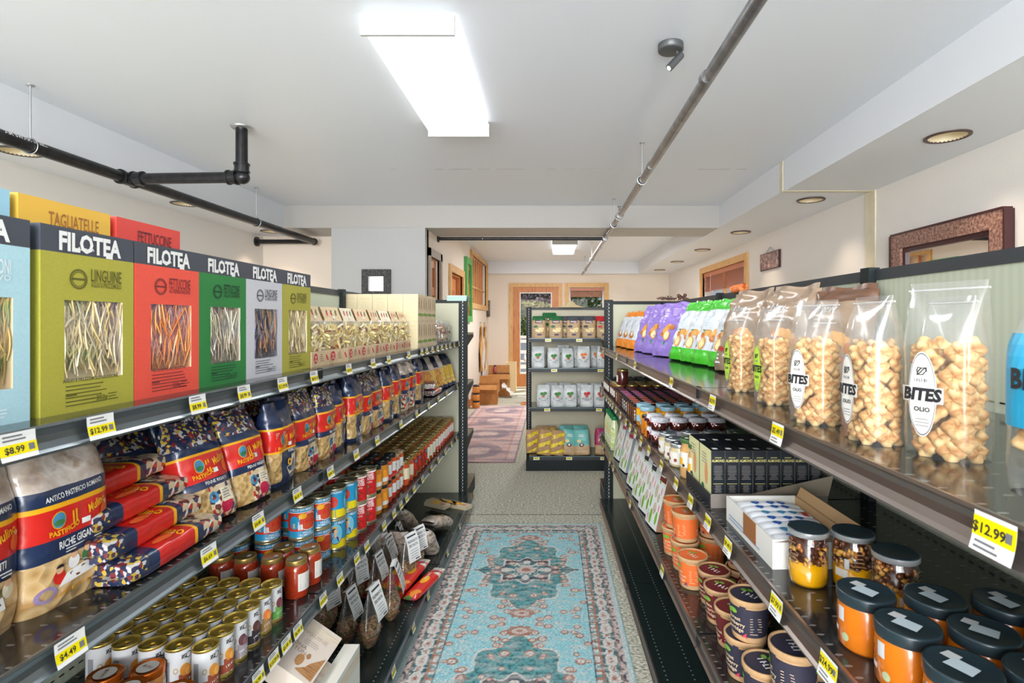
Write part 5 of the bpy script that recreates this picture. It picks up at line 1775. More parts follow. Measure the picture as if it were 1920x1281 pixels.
# copper lidded jars at the very front
copper = mat('copper_lid', c3(214, 110, 34), .22, metal=.7)
def cop_top(l, z):
    l.ell(flat_top(z - .001), 0, 0, .021, .021, lab_w, .0008, 24)
    l.scrib(flat_top(z - .001), 0, -.003, .028, .007, mat('ink_wine', c3(130, 60, 50), .5), .0014, rot=15)
CJ = jar('spread_jar', [(.029, 0), (.032, .004), (.032, .058), (.028, .064)], mat('amber_glass', c3(190, 130, 70), .15, coat=.8, nz=.3, nscale=40), copper, .0325, .064, .082, lid_top=cop_top, sticker=False,
         draw=lambda b, p: b.rect(cyl(.0326), -.03, .03, .012, .05, lab_w, 0, 12, 1))
cj = []
for i, (px, py) in enumerate(((197, 1262), (277, 1250), (240, 1288), (330, 1292), (150, 1300))):
    x, y = P(px, py, ZL[3] + .082)
    CJ.put((x, y, ZL[3]), FL + i, ['copper lidded jar touching the beige back, closest to the small cans', 'copper lidded jar closest to the small white cans', 'copper lidded jar between two others at the photo edge', 'copper lidded jar at the shelf edge', 'copper lidded jar farthest back at the photo edge'][i], 'copper lidded spread jars')

# tomato cans
cyan = mat('can_cyan', c3(38, 150, 196), .35)
tomr = mat('print_tomato', c3(214, 52, 34), .45)
tomo = mat('print_sauce', c3(206, 80, 44), .45)
cyel = mat('can_yellow', c3(232, 210, 30), .4)
def sm_draw(b, S, r, h):
    c = 2 * PI * r
    for o in (-c * .5 + .001, 0.0):
        b.rect(S, o, o + c * .5 - .001, h * .26, h * .82, tomr, .0003, 14, 1)
        b.rect(S, o, o + c * .5 - .001, h * .80, h * .82, whitep, .0005, 14, 1)
        b.ell(S, o + .056, h * .52, .036, h * .26, whitep, .0006, 22, hole=.93)
        b.ell(S, o + .056, h * .52, .033, h * .24, tomo, .0005, 22, rings=2)
        b.ell(S, o + .034, h * .70, .013, h * .085, byel, .0009, 14)
        b.ell(S, o + .008, h * .52, .018, h * .2, cyan, .0008, 18, rings=2)
        b.rect(S, o + .004, o + .010, h * .36, h * .5, skin, .0012, 2, 1)
        b.rect(S, o + .020, o + .034, h * .30, h * .46, whitep, .0011, 3, 1)
        b.lines(S, o + .022, o + .033, h * .44, 4, .004, .0015, inkg, 3, .0014)
        b.text(S, 'LA BELLA SAN MARZANO', o + .036, h * .86, .0075, whitep, .0008, bold=.01, sx=.8)
        b.text(S, 'PEELED', o + .050, h * .17, .007, whitep, .0008, bold=.01)
        b.text(S, 'TOMATOES', o + .050, h * .10, .007, whitep, .0008, bold=.01)
def lady_draw(b, S, r, h):
    c = 2 * PI * r
    for o in (-c * .30, c * .20):
        b.rect(S, o - c * .22, o + c * .27, .008, h * .33, cyel, .0003, 14, 1)
        b.ell(S, o, h * .54, .027, h * .34, ink, .0006, 24, hole=.95)
        b.ell(S, o, h * .54, .0257, h * .325, mat('can_sky', c3(110, 190, 220), .4), .0005, 24, rings=2)
        b.poly(S, [(o - .016, h * .30), (o + .012, h * .28), (o + .010, h * .43), (o, h * .47), (o - .010, h * .44)], mat('print_royal', c3(30, 60, 140), .5), .0010)
        b.rect(S, o - .004, o + .004, h * .42, h * .56, skin, .0012, 2, 1)
        b.ell(S, o + .001, h * .62, .0065, h * .075, skin, .0013, 14)
        b.ell(S, o - .004, h * .65, .008, h * .08, ink, .0011, 14)
        b.poly(S, [(o - .009, h * .72), (o + .006, h * .72), (o + .008, h * .79), (o + .003, h * .75), (o - .002, h * .80), (o - .006, h * .75), (o - .011, h * .78)], byel, .0015)
        b.rect(S, o + .014, o + .018, h * .30, h * .46, skin, .0013)
        b.text(S, 'LA BELLA SAN MARZANO', o + .045, h * .86, .0075, whitep, .0008, bold=.01, sx=.8)
        b.ell(S, o + .062, h * .58, .016, h * .18, tomr, .0006, 16)
        b.lines(S, o + .03, o + .075, h * .28, 4, .006, .0014, mat('ink_olive', c3(120, 110, 20), .5), 5, .0008)
def crush_draw(b, S, r, h):
    c = 2 * PI * r
    for k in range(3):
        o = -c * .5 + k * c / 3
        b.rect(S, o, o + c * .33, h * .88, h * .93, whitep, .0004, 8, 1)
        b.text(S, 'CRUSHED', o + c * .16, h * .74, .013, whitep, .0008, bold=.02, sx=.6)
        b.text(S, 'TOMATOES', o + c * .16, h * .61, .013, whitep, .0008, bold=.02, sx=.54)
        b.text(S, 'CENTO', o + c * .16, h * .50, .007, whitep, .0008, bold=.01)
        b.ell(S, o + c * .17, h * .24, .02, h * .18, mat('print_deep_tomato', c3(170, 30, 24), .5), .0006, 16)
        b.ell(S, o + c * .12, h * .38, .013, h * .05, mat('print_leaf', c3(110, 120, 70), .5), .0009, 12)
KC = {'b': can('tomato_can', .040, .112, cyan, sm_draw, rim=tin), 'l': can('tomato_can', .040, .112, cyan, lady_draw, rim=tin),
      'r': can('tomato_can', .038, .112, mat('can_red', c3(206, 34, 34), .4), crush_draw, rim=tin)}
stacks = [('b', -.855, 1.815, 2, 'blue tomato can with bowl print, first stack after the jars'), ('b', -.835, 1.905, 2, 'blue tomato can with bowl print, second stack after the jars'),
          ('l', -.815, 1.995, 2, 'blue and yellow can with a crowned lady, first of her stacks'), ('l', -.805, 2.085, 2, 'blue and yellow can with a crowned lady, second of her stacks'),
          ('r', -.795, 2.17, 2, 'red crushed tomato can, stack touching the lady cans'), ('r', -.785, 2.255, 2, 'red crushed tomato can, stack touching the black lidded jars'),
          ('b', -.955, 1.79, 2, 'blue tomato can of the stack behind the sauce jars'), ('b', -1.05, 1.77, 1, 'single blue tomato can at the back of the shelf'),
          ('r', -.90, 2.16, 2, 'red crushed tomato can in the second row deep'), ('b', -.93, 1.905, 2, 'blue tomato can in the second row deep')]
for i, (k, x, y, n, lab) in enumerate(stacks):
    for q in range(n):
        KC[k].put((x, y, ZL[3] + .1125 * q), FL + (R(-108) if k == 'b' else R(-60)) + (.5 * (i % 3) if i > 6 else 0) + (.0 if k != 'l' else (R(-77) if q == 0 else R(5))), lab + (', upper one' if q else (', lower one' if n > 1 else '')), 'stacked tomato cans')
# honey coloured soup jars with black lids and small label jars, two high
def lab_rect(colr, z0, z1, extra=None, name='lab'):
    m = mat('label_' + name, colr, .5)
    def d(b, p):
        r = max(q[0] for q in p) + .0005
        S = cyl(r)
        b.rect(S, -PI * r * .55, PI * r * .55, z0, z1, m, 0, 16, 1)
        if extra:
            extra(b, S, r)
    return d
def ex_orange(b, S, r):
    b.rect(S, -PI * r * .55, PI * r * .55, .018, .036, lab_w, .0004, 14, 1)
    b.ell(S, .012, .04, .010, .008, mat('print_peach', c3(240, 180, 120), .5), .0006, 12)
def ex_red(b, S, r):
    b.rect(S, -PI * r * .55, PI * r * .55, .014, .028, mat('label_red', c3(206, 40, 40), .5), .0004, 14, 1)
    b.ell(S, 0, .055, .003, .005, pgreen, .0006, 8)
    b.lines(S, -.012, .012, .05, 3, .006, .0015, inkg, 2, .0005, True)
def ex_wine(b, S, r):
    b.lines(S, -.014, .014, .055, 4, .006, .0015, inkg, 2, .0005, True)
    b.rect(S, -.018, .018, .014, .022, mat('label_wine', c3(120, 30, 40), .5), .0004, 6, 1)
JB = {
    'o': jar('soup_jar', [(.031, 0), (.034, .004), (.034, .076), (.03, .086), (.029, .09)], mat('golden_soup', c3(206, 128, 30), .2, coat=.8), lid_bk, .031, .09, .105, lab_rect(c3(232, 146, 34), .018, .07, ex_orange, 'amber')),
    'w': jar('sauce_jar', [(.027, 0), (.030, .004), (.030, .078), (.027, .086), (.026, .09)], sauce_o, lid_bk, .0275, .09, .104, lab_rect(c3(230, 224, 220), .014, .072, ex_red, 'paper')),
    'k': jar('sauce_jar', [(.026, 0), (.028, .004), (.028, .070), (.026, .078), (.025, .082)], sauce_o, mat('kraft_lid', c3(176, 146, 112), .6), .0268, .082, .098, lab_rect(c3(232, 226, 220), .014, .066, ex_wine, 'paper2'))}
two = [('o', -.785, 2.345), ('o', -.78, 2.42), ('w', -.78, 2.49), ('w', -.78, 2.558), ('k', -.78, 2.622), ('k', -.78, 2.684)]
hh_ = {'o': .105, 'w': .104, 'k': .098}
nmz = {'o': 'orange soup jar with black lid', 'w': 'red and white labelled sauce jar with black lid', 'k': 'small labelled sauce jar with kraft lid'}
for i, (k, x, y) in enumerate(two):
    for c_ in range(2):
        for q in range(2):
            if c_ and k == 'k' and q:
                continue
            JB[k].put((x - .075 * c_, y, ZL[3] + hh_[k] * q), FL + .3 * math.sin(i * 3 + q), f'{nmz[k]}, {["nearer", "farther"][i % 2]} pair, {["bottom", "top"][q]}, {["at the shelf edge", "one row back"][c_]}', 'jars stacked two high after the red cans')
for j in range(6):
    for i in range(2):
        JB['w'].put((-.935 - .072 * i, 2.27 + j * .075, ZL[3] + (.0)), FL, f'labelled sauce jar deep on the shelf, {ORD[j]} after the red cans, row {ORD[i + 2]}', 'labelled jars deep on the third shelf')
        JB['w'].put((-.935 - .072 * i, 2.27 + j * .075, ZL[3] + .104), FL, f'upper labelled jar deep on the shelf, {ORD[j]} after the red cans, row {ORD[i + 2]}', 'labelled jars deep on the third shelf')
# the field of gold lidded sauce jars
def ex_tom(b, S, r):
    for (u, v, k) in ((-.008, .05, .009), (.010, .062, .010), (.006, .040, .011), (-.014, .066, .008)):
        b.ell(S, u, v, k, k, tomr, .0006, 12)
    b.ell(S, -.004, .085, .009, .009, pblue, .0006, 12)
    b.ell(S, .004, .024, .012, .007, mat('print_bright_green', c3(50, 150, 60), .5), .0006, 12)
def ex_grn(b, S, r):
    b.ell(S, 0, .03, .008, .010, mat('print_bright_green', c3(50, 150, 60), .5), .0006, 12)
    b.lines(S, -.012, .012, .07, 4, .007, .0015, inkg, 4, .0005, True)
def ex_pnk(b, S, r):
    b.rect(S, -.02, .02, .026, .040, mat('print_coral', c3(224, 90, 96), .5), .0005, 6, 1)
    b.lines(S, -.012, .012, .07, 3, .007, .0015, inkg, 4, .0005, True)
pr_ = [(.030, 0), (.033, .004), (.0335, .05), (.033, .094), (.029, .106), (.028, .11)]
GJ = {'t': jar('sauce_jar', pr_, sauce_o, gold, .0305, .11, .126, lab_rect(c3(160, 44, 30), .016, .098, ex_tom, 'tomato'), n=20),
      'c': jar('sauce_jar', pr_, sauce_o, gold, .0305, .11, .126, lab_rect(c3(226, 212, 178), .034, .09, ex_wine, 'cream'), n=20),
      'g': jar('sauce_jar', pr_, sauce_o, gold, .0305, .11, .126, lab_rect(c3(232, 228, 206), .022, .09, ex_grn, 'greenish'), n=20),
      'p': jar('sauce_jar', pr_, sauce_o, gold, .0305, .11, .126, lab_rect(c3(236, 226, 216), .03, .09, ex_pnk, 'pinkish'), n=20)}
rows = ['c', 'c'] + ['t'] * 4 + ['g'] * 3 + ['p'] * 8
for j, k in enumerate(rows):
    for i in range(5):
        y = 2.755 + .0765 * j
        GJ[k].put((-.772 - .0715 * i, y, ZL[3]), FL + .3 * math.sin(i * 5 + j * 2), f'gold lidded tomato sauce jar, row {ORD[len(rows) - 1 - j]} from the end panel, {ORD[i]} from the edge', 'gold lidded sauce jars filling the far shelf')

# ------------------------------------------------------------------ bottom deck, pasta side
herbs = ramp_mat('dried_herbs', [c3(96, 64, 38), c3(166, 112, 66), c3(214, 176, 116), c3(120, 120, 60), c3(180, 66, 40)], 190, kind='cell', rough=.6, bump=.8)
def herb_bag(seed):
    t = thing('spice_bag', 'x', 'spice bag')
    rr = random.Random(seed)
    H = .17
    def F(a, c):
        th = 2 * PI * a
        r = .040 * (math.sin(min(1, c / .30) * PI / 2) * .55 + .45) * (1 - max(0, (c - .32) / .68) ** .9 * .93)
        e = .8 + .2 * c
        return (r * math.sin(th) * (1 + .25 * c), -r * math.cos(th) * e * (1 - .5 * c), H * c)
    b = MB(); b.grid(F, 18, 16, film_b, wrap=True); b.build('clear_film', t)
    b = MB()
    def G(a, c):
        x, y, z = F(a, c * .42 + .01)
        k = .93 + .05 * noise.noise(Vector((a * 9, c * 9, seed)))
        k *= (1 if c < .96 else .2)
        return (x * k, y * k, z + .002 + .004 * noise.noise(Vector((a * 6, c * 8, seed + 2))))
    b.grid(G, 20, 10, herbs, wrap=True, smooth=False)
    for i in range(40):
        p = Vector(G(rr.random(), rr.uniform(.2, .9)))
        d = Vector((rr.uniform(-1, 1), rr.uniform(-1, 1), rr.uniform(-1, 1))).normalized() * .006
        b.tube(p - d, p + d, .0012, mat(['herb_a', 'herb_b', 'herb_c'][i % 3], [c3(170, 120, 70), c3(96, 60, 36), c3(160, 40, 30)][i % 3], .6), 4)
    b.build('spice_filling', t, kind='stuff')
    g = MB()
    W2, L2 = .030, .092
    def Q(u, v):
        k = -v / L2
        return (u + .003 * math.sin(v * 60 + seed), -.012 - .022 * math.sin(k * 1.6) - .006 * k, H + .006 + v)
    g.rect(Q, -W2, W2, -L2, 0, whitep, 0, 4, 8)
    def Qb(u, v):
        return Q(u, v)
    ik = mat('ink_soft', c3(70, 66, 76), .6)
    g.rect(Q, -.022, .022, -.013, -.008, ik, .0006, 3, 1)
    g.text(Q, 'PREPARATO', 0, -.030, .0085, ik, .0006, bold=.01, sx=.8)
    g.text(Q, 'PER PASTA', 0, -.043, .0085, ik, .0006, bold=.01, sx=.8)
    g.lines(Q, -.022, .022, -.052, 4, .008, .0012, ik, seed, .0006, True)
    g.rect(Q, .002, .022, -.087, -.083, ik, .0006)
    g.build('paper_tag', t)
    s = MB(); s.grid(lambda a, c: (W2 * .9 * (2 * a - 1), -.012 + .012 * c, H + .004 - .003 * c), 4, 2, whitep); s.build('fold_over_top', t)
    return Proto(t)
HB = [herb_bag(51), herb_bag(52), herb_bag(53)]
hp = [(693, 1212), (733, 1160), (763, 1092), (650, 1205), (636, 1135), (667, 1130), (703, 1125), (692, 1085), (662, 1100), (722, 1085), (742, 1060), (780, 1065), (705, 1045), (720, 1100), (612, 1180)]
for i, (px, py) in enumerate(hp):
    x, y = P(px, py, ZL[4])
    x = max(x, -1.02)
    s_ = 1.42 if i < 3 else 1.28
    HB[i % 3].put((x, y, ZL[4]), FL + .35 * math.sin(i * 2.1) - .15, ['herb mix bag with white tag, foremost by the cream boxes', 'herb mix bag with white tag in the middle of the deck front', 'herb mix bag with white tag farthest along the deck front',
        'herb mix bag touching the cream boxes, tag hanging straight', 'herb mix bag in the shade right behind the cream boxes', 'herb mix bag wedged among others behind the foremost one', 'herb mix bag behind the middle front one',
        'herb mix bag in the third row under the tomato cans', 'herb mix bag deepest under the lady cans', 'herb mix bag behind the red spaghetti side bag', 'herb mix bag next to the red spaghetti packs',
        'herb mix bag partly hiding the farthest front one', 'herb mix bag deepest under the red cans', 'herb mix bag standing between front and back rows', 'herb mix bag deepest behind the cream boxes'][i], 'herb mix bags with white fold-over tags', scale=s_)
# cream cartons of premium pasta
wood_pr = ramp_mat('printed_wood', [c3(214, 196, 170), c3(226, 212, 190), c3(200, 178, 146)], 5, stretch=(1.5, 14, 14), rough=.6)
blond = mat('blush_card', c3(220, 206, 192), .55)
def wood_box(label, loc, rz, rx, whitebox=False, tilt=0):
    t = thing('pasta_box', label, 'pasta box', loc, rz, 'cream cartons of premium pasta', rx=rx)
    t.rotation_euler = (rx, tilt, rz)
    W, D, H = .13, .055, .22
    b = MB(); b.box(-W / 2, W / 2, -D / 2, D / 2, 0, H, blond if not whitebox else mat('ivory_card', c3(226, 222, 210), .5))
    S = flat_front(-D / 2)
    b.rect(S, -W / 2, W / 2, H * .80, H * .93, wood_pr, .0004)
    ik = mat('ink_taupe', c3(150, 128, 112), .6)
    if not whitebox:
        lv = ramp_mat('pasta_in_window', [c3(150, 100, 54), c3(186, 134, 80), c3(130, 84, 46)], 60, stretch=(.3, 1, 3), rough=.5)
        b.text(S, 'BONA', -.030, H * .44, .014, ik, .0008, align='C')
        b.text(S, 'FURTUNA', -.026, H * .36, .014, ik, .0008)
        b.text(S, 'LINGUINE', -.01, H * .70, .016, mat('ink_sand', c3(196, 170, 140), .6), .0008)
        b.lines(S, -.03, .03, H * .62, 3, .008, .0012, ik, 3, .0008, True)
        b.poly(S, [(.0, H * .10), (.058, H * .06), (.060, H * .50), (.045, H * .40), (.030, H * .30), (.022, H * .20)], lv, .0010)
        b.ell(S, -.002, H * .26, .012, .022, lv, .0010, 14)
        b.ell(S, .014, H * .38, .006, .011, lv, .0010, 12)
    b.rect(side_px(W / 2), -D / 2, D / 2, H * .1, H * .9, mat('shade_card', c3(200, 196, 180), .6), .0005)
    b.lines(side_px(W / 2), -.02, .02, H * .6, 5, .01, .0015, ik, 5, .001)
    b.build('carton', t)
    return t
nv = Vector((.57, 0, .82))
mt = Matrix(((.82, -.57, 0), (0, 0, 1), (-.57, -.82, 0)))
o = wood_box('cream carton with a leaf shaped window lying tilted on top of the pile', (-.722, 1.435, .462), 0, 0)
o.rotation_euler = mt.to_euler()
o = wood_box('second cream carton half under the top one', (-.703, 1.405, .375), 0, 0)
o.rotation_euler = mt.to_euler()
o = wood_box('upright ivory carton with a bluish shine beside the herb bags', (-.648, 1.60, ZL[4]), R(90), 0, True)
o.scale = (1.9, .9, 1.2)
for k in range(4):
    wood_box(f'upright ivory carton under the tilted ones, {ORD[k]} behind the shiny one', (-.712 - .058 * k, 1.49, ZL[4]), R(90), 0, True)
# spaghetti packs lying
spg = ramp_mat('spaghetti_print', [c3(196, 40, 32), c3(230, 140, 40), c3(150, 60, 90), c3(214, 60, 40), c3(90, 120, 60), c3(230, 210, 200)], 34, kind='cell', rough=.3, coat=.5, constant=True)
def spag(seed):
    t = thing('spaghetti_pack', 'x', 'spaghetti pack')
    F, S = bag_shape(.062, .27, .034, top=.3, bot=.3, wr=.002, seed=seed, e=.75)
    b = bag_mesh(F, [(.2, spg), (.72, bred), (.86, spg), (1, clear_dull)], 18, 22)
    b.ell(S, 0, .13, .016, .034, byel, .001, 14)
    b.text(S, 'SPAGHETTI', 0, .165, .008, whitep, .0014, bold=.02, rot=90, sx=1.1)
    b.build('bag_body', t)
    return Proto(t)
SP = [spag(61), spag(62)]
for i, (x, y, z, a) in enumerate(((-.665, 2.48, 0, -.10), (-.745, 2.47, 0, .02), (-.82, 2.48, 0, -.05), (-.79, 2.49, .034, .03), (-.72, 2.50, .034, .0), (-.90, 2.5, 0, .05))):
    SP[i % 2].put((x, y, ZL[4] + .017 + z), a - .15, f'red spaghetti pack lying on the deck, ' + ['the one at the deck front', 'second from the deck front', 'third from the deck front', 'upper layer, deeper one', 'upper layer, front one', 'deepest one'][i], 'red spaghetti packs lying on the bottom deck', rx=-R(90), scale=1.15)
# translucent bags at the far deck
grit = ramp_mat('cereal_in_film', [c3(110, 96, 80), c3(170, 150, 126), c3(206, 196, 184), c3(150, 100, 80)], 36, rough=.2, coat=.6, bump=.5)
def grain_bag(seed, lab_):
    t = thing('grain_bag', 'x', 'grain bag')
    F, S = bag_shape(.12, .24, .07, top=.15, bot=.6, wr=.007, seed=seed, tw=.75, e=.75)
    b = bag_mesh(F, [(.9, grit), (1, clear_dull)], 22, 20)
    b.build('bag_body', t)
    l = MB(); l.rect(S, -.022, .018, .06, .135, mat('label_orange_gold', c3(222, 158, 50), .5), .002, 4, 6); l.rect(S, -.015, .01, .085, .11, mat('print_brown', c3(110, 60, 40), .5), .0026, 3, 3); l.build('paper_label', t)
    return Proto(t)
GB = [grain_bag(71, 1), grain_bag(72, 2)]
for i, (x, y, a, ln, lab) in enumerate([(-.70, 3.02, .5, .75, 'translucent grain bag slumped forward with an orange label'), (-.69, 3.40, .3, 1.25, 'translucent grain bag lying close to the end upright'), (-.80, 2.92, .5, .6, 'translucent grain bag behind the slumped one'),
                                   (-.88, 2.86, .4, .5, 'translucent grain bag deepest behind the slumped one'), (-.86, 3.3, .2, .7, 'translucent grain bag behind the lying one')]):
    GB[i % 2].put((x, y, ZL[4] + (.035 if ln > .9 else .008)), R(150) + a, lab, 'translucent grain bags', rx=-ln, scale=1.05)
for i, (x, y, z) in enumerate(((-.66, 3.76, 0), (-.74, 3.80, 0), (-.82, 3.82, 0), (-.80, 3.70, .026))):
    t = thing('small_packet', f'small flat packet by the end upright, ' + ['at the deck edge', 'second from the deck edge', 'third from the deck edge', 'lying on the others'][i], 'packet', (x, y, ZL[4] + z), R(60), 'small flat packets at the far deck')
    b = MB(); b.box(-.035, .035, -.09, .09, 0, .024, mat('packet_sand', c3(206, 190, 160), .5)); b.ell(flat_top(.024), 0, .01, .02, .045, byel, .0006, 14); b.ell(flat_top(.024), 0, -.05, .018, .02, mat('print_rose', c3(206, 140, 130), .5), .0006, 12)
    b.build('packet_body', t)
# ================================================================== SNACK SIDE, TOP SHELF
def putR(proto, xp, Y, lvl, label, group=None, turn=0.0, dz=0.0, **k):
    return proto.put((RX(xp, Y), Y, ZR[lvl] + dz), FR + turn, label, group, **k)
cook = ramp_mat('baked_dough', [c3(160, 92, 44), c3(206, 154, 92), c3(230, 192, 132), c3(236, 206, 150)], 55, rough=.55, bump=.25)
cook_d = mat('dough_toasted', c3(188, 112, 54), .6)
def cookie_mesh(seed):
    b = MB()
    rr = random.Random(seed)
    lob = rr.choice((4, 4, 3))
    def F(a, c):
        th, ph = 2 * PI * a, PI * c
        r = .0135 * (1 + .16 * math.cos(lob * th)) * math.sin(ph) ** .8
        z = -.0075 * math.cos(ph) * (1 + .25 * math.cos(lob * th))
        if c > .5:
            z -= .0055 * math.exp(-(r / .0045) ** 2)
        return (r * math.cos(th), r * math.sin(th), z)
    b.grid(F, 18, 10, cook, wrap=True)
    b.ball((0, 0, .0016), (.0032, .0032, .0012), cook_d, 8, 4)
    return b
COOK = []
for s_ in (1, 2, 4):
    o = cookie_mesh(s_).build('cookie'); COOK.append(o.data); bpy.data.objects.remove(o)
cf = film_mat('cookie_film', haze=.05, gloss=.035, rough=.12, edge=.4)
lime = mat('label_lime', c3(186, 222, 70), .45)
def cookie_bag(seed, labm, txt='BITES', W=.086, H=.215, D=.066, n=54):
    F, S = bag_shape(W, H, D, top=.06, bot=.92, wr=.003, seed=seed, e=.6, tw=1.06)
    t = thing('cookie_bag', 'x', 'cookie bag')
    rr = random.Random(seed)
    lay = 0
    k = 0
    for z in [.012 + .0148 * q for q in range(9)]:
        m_ = 6
        for i in range(m_):
            a = 2 * PI * (i + .5 * (lay % 2)) / m_ + rr.uniform(-.2, .2)
            o = bpy.data.objects.new('cookie', COOK[rr.randrange(3)])
            C.objects.link(o)
            o.parent = t
            sx = W * .5 - .013
            sy = D * .5 - .012
            kx = math.copysign(abs(math.cos(a)) ** .7, math.cos(a))
            ky = math.copysign(abs(math.sin(a)) ** .7, math.sin(a))
            o.location = (sx * kx, sy * ky, z + rr.uniform(-.003, .003))
            # face outwards
            o.rotation_euler = (Vector((kx * .7, ky, rr.uniform(-.3, .4))).to_track_quat('Z', 'Y')).to_euler()
            s = rr.uniform(.88, 1.12)
            o.scale = (s, s, s)
        lay += 1
    bag_mesh(F, [(1, cf)], 30, 30).build('clear_film', t)
    if labm:
        l = MB()
        uc = -W * .10
        l.ell(S, uc, H * .36, .0165, .052, labm, .0012, 30, rings=3)
        l.ell(S, uc, H * .36, .0155, .0505, inkg, .0015, 30, hole=.965)
        l.rect(S, uc - .026, uc + .024, H * .36 - .010, H * .36 + .009, labm, .0016, 8, 2)
        l.text(S, txt, uc, H * .36 - .007, .0145, ink, .0022, bold=.05, shear=.15, sx=.92)
        l.scrib(S, uc, H * .36 + .015, .018, .004, inkg, .0018)
        l.path([Vector(S(uc + .006 * math.cos(a * 1.7), H * .36 + .028 + .005 * math.sin(a * 2.3))) + Vector((0, -.0016, 0)) for a in [i * .5 for i in range(14)]], .0006, ink, 4)
        l.text(S, 'OLIO', uc, H * .36 - .021, .0055, ink, .0018, bold=.03)
        l.lines(S, uc - .010, uc + .010, H * .36 - .030, 3, .004, .0008, inkg, 3, .0018, True)
        l.build('oval_label', t)
    z = MB()
    hz = mat('zip_white', c3(226, 226, 228), .3)
    z.tube((-W * .53, -.002, H * .955), (W * .53, .002, H * .958), .0016, film_mat('zip_film', haze=.35, gloss=.2, rough=.1), 6)
    z.build('zip_strip', t)
    return Proto(t)
CKw, CKl, CKp = cookie_bag(81, lab_w), cookie_bag(82, lime), cookie_bag(83, None)
ck = [(CKw, 1768, 856, 'clear bag of star shaped crackers with white label, closest to the blue labelled bag', .38, 1.07),
      (CKw, 1630, 828, 'clear cracker bag with white label, second from the blue labelled bag', .0, 1.0),
      (CKw, 1524, 793, 'clear cracker bag with white label, beside the lime labelled ones', .35, 1.0),
      (CKl, 1445, 757, 'clear cracker bag with lime label, nearer the white labelled bags', .1, .98),
      (CKl, 1385, 733, 'clear cracker bag with lime label, touching the brown foil bag', .1, 1.0)]
for p, px, py, lab, tz, s in ck:
    x, y = P(px, py, ZR[1])
    p.put((x + .006, y, ZR[1]), FR + tz, lab, 'clear bags of star shaped crackers', scale=s)
for p, x, y, lab in ((CKp, .60, .80, 'clear cracker bag standing behind the two front white labelled bags'), (CKp, .59, .98, 'clear cracker bag in the second row behind the third label'), (CKl, .575, 1.18, 'yellowish cracker bag in the second row behind the lime labels')):
    p.put((x, y, ZR[1]), FR, lab, 'clear bags of star shaped crackers')
# blue labelled bag cut by the photo edge
def blue_bag():
    F, S = bag_shape(.11, .2, .07, top=.1, bot=.9, wr=.003, seed=9)
    t = thing('snack_bag', 'clear snack bag with a bright blue label at the photo edge', 'snack bag')
    bag_mesh(F, [(1, cf)], 28, 24).build('clear_film', t)
    b = MB(); b.rect(S, -.05, .05, .07, .165, mat('label_sky', c3(40, 164, 206), .4), .0012, 12, 8)
    b.text(S, 'BITES', 0, .11, .02, ink, .002, bold=.04); b.build('paper_label', t)
    rr = random.Random(2)
    for i in range(30):
        o = bpy.data.objects.new('cookie', COOK[i % 3]); C.objects.link(o); o.parent = t
        o.location = (rr.uniform(-.035, .035), rr.uniform(-.018, .018), .012 + .09 * rr.random()); o.rotation_euler = (rr.random() * 3, rr.random() * 3, 0)
    return Proto(t)
blue_bag().put((.508, .517, ZR[1]), FR, 'clear snack bag with a bright blue label at the photo edge')

def croissant(b, S, u, v, k, rot=0):
    cr1, cr2, cr3 = mat('print_crust', c3(224, 160, 78), .4), mat('print_crumb', c3(248, 226, 166), .4), mat('print_crust_dark', c3(190, 116, 50), .4)
    for i in range(5):
        a = R(rot) + (i - 2) * .42
        b.ell(S, u + k * math.sin(a) * 1.0, v + k * (math.cos(a) - .6), k * .34, k * .28, [cr3, cr1, cr1, cr1, cr3][i], .0014 + .0002 * i, 12, rings=2)
    b.ell(S, u - k * .3, v - k * .5, k * .5, k * .55, cr1, .0024, 14, rings=2)
    b.ell(S, u - k * .3, v - k * .5, k * .36, k * .42, cr2, .003, 14, rings=2)
def snack_pack(name, seed, W, H, D, base, low, top, extra, lo=.0, hi=1.0, wr=.012, e=.6, topf=.10):
    F, S = bag_shape(W, H, D, top=topf, bot=.75, wr=wr, seed=seed, e=e, tw=.96)
    t = thing(name, 'x', 'snack bag')
    b = bag_mesh(F, [(lo, low), (hi, base), (1, top)], 48, 44)
    extra(b, S, W, H)
    b.build('bag_body', t)
    s = MB()
    for z, k in ((.99, 1), (0.004, -1)):
        s.grid(lambda a, c: (W * .45 * (2 * a - 1), .005 * math.sin(a * 11 + seed), H * z + k * .016 * c + .004 * math.sin(a * 7 + seed)), 20, 1, top if k > 0 else low)
        break
    s.build('top_seal', t)
    return Proto(t)
purple = mat('foil_purple', c3(150, 124, 206), .32, coat=.3, bump=.5, bscale=22)
def ex_purple(b, S, W, H):
    croissant(b, S, W * .12, H * .48, W * .25, -30)
    wl_ = mat('print_lavender', c3(206, 190, 236), .4)
    b.scrib(S, -W * .12, H * .78, .085, .022, wl_, .0016, rot=90, seed=3)
    b.scrib(S, -W * .30, H * .64, .06, .013, wl_, .0016, rot=90, seed=5)
    b.rect(S, W * .08, W * .32, H * .76, H * .92, mat('print_mauve', c3(160, 132, 206), .4), .0012, 5, 5)
    b.lines(S, W * .1, W * .3, H * .90, 6, .007, .002, wl_, 4, .0018)
    b.lines(S, -W * .1, W * .2, H * .24, 4, .008, .002, wl_, 6, .0016)
    b.rect(S, -W * .08, W * .04, H * .20, H * .27, mat('print_emerald', c3(20, 140, 100), .4), .0014, 3, 3)
PU = [snack_pack('croissant_bag', 91, .20, .275, .06, purple, purple, purple, ex_purple), snack_pack('croissant_bag', 92, .20, .275, .06, purple, purple, purple, ex_purple)]
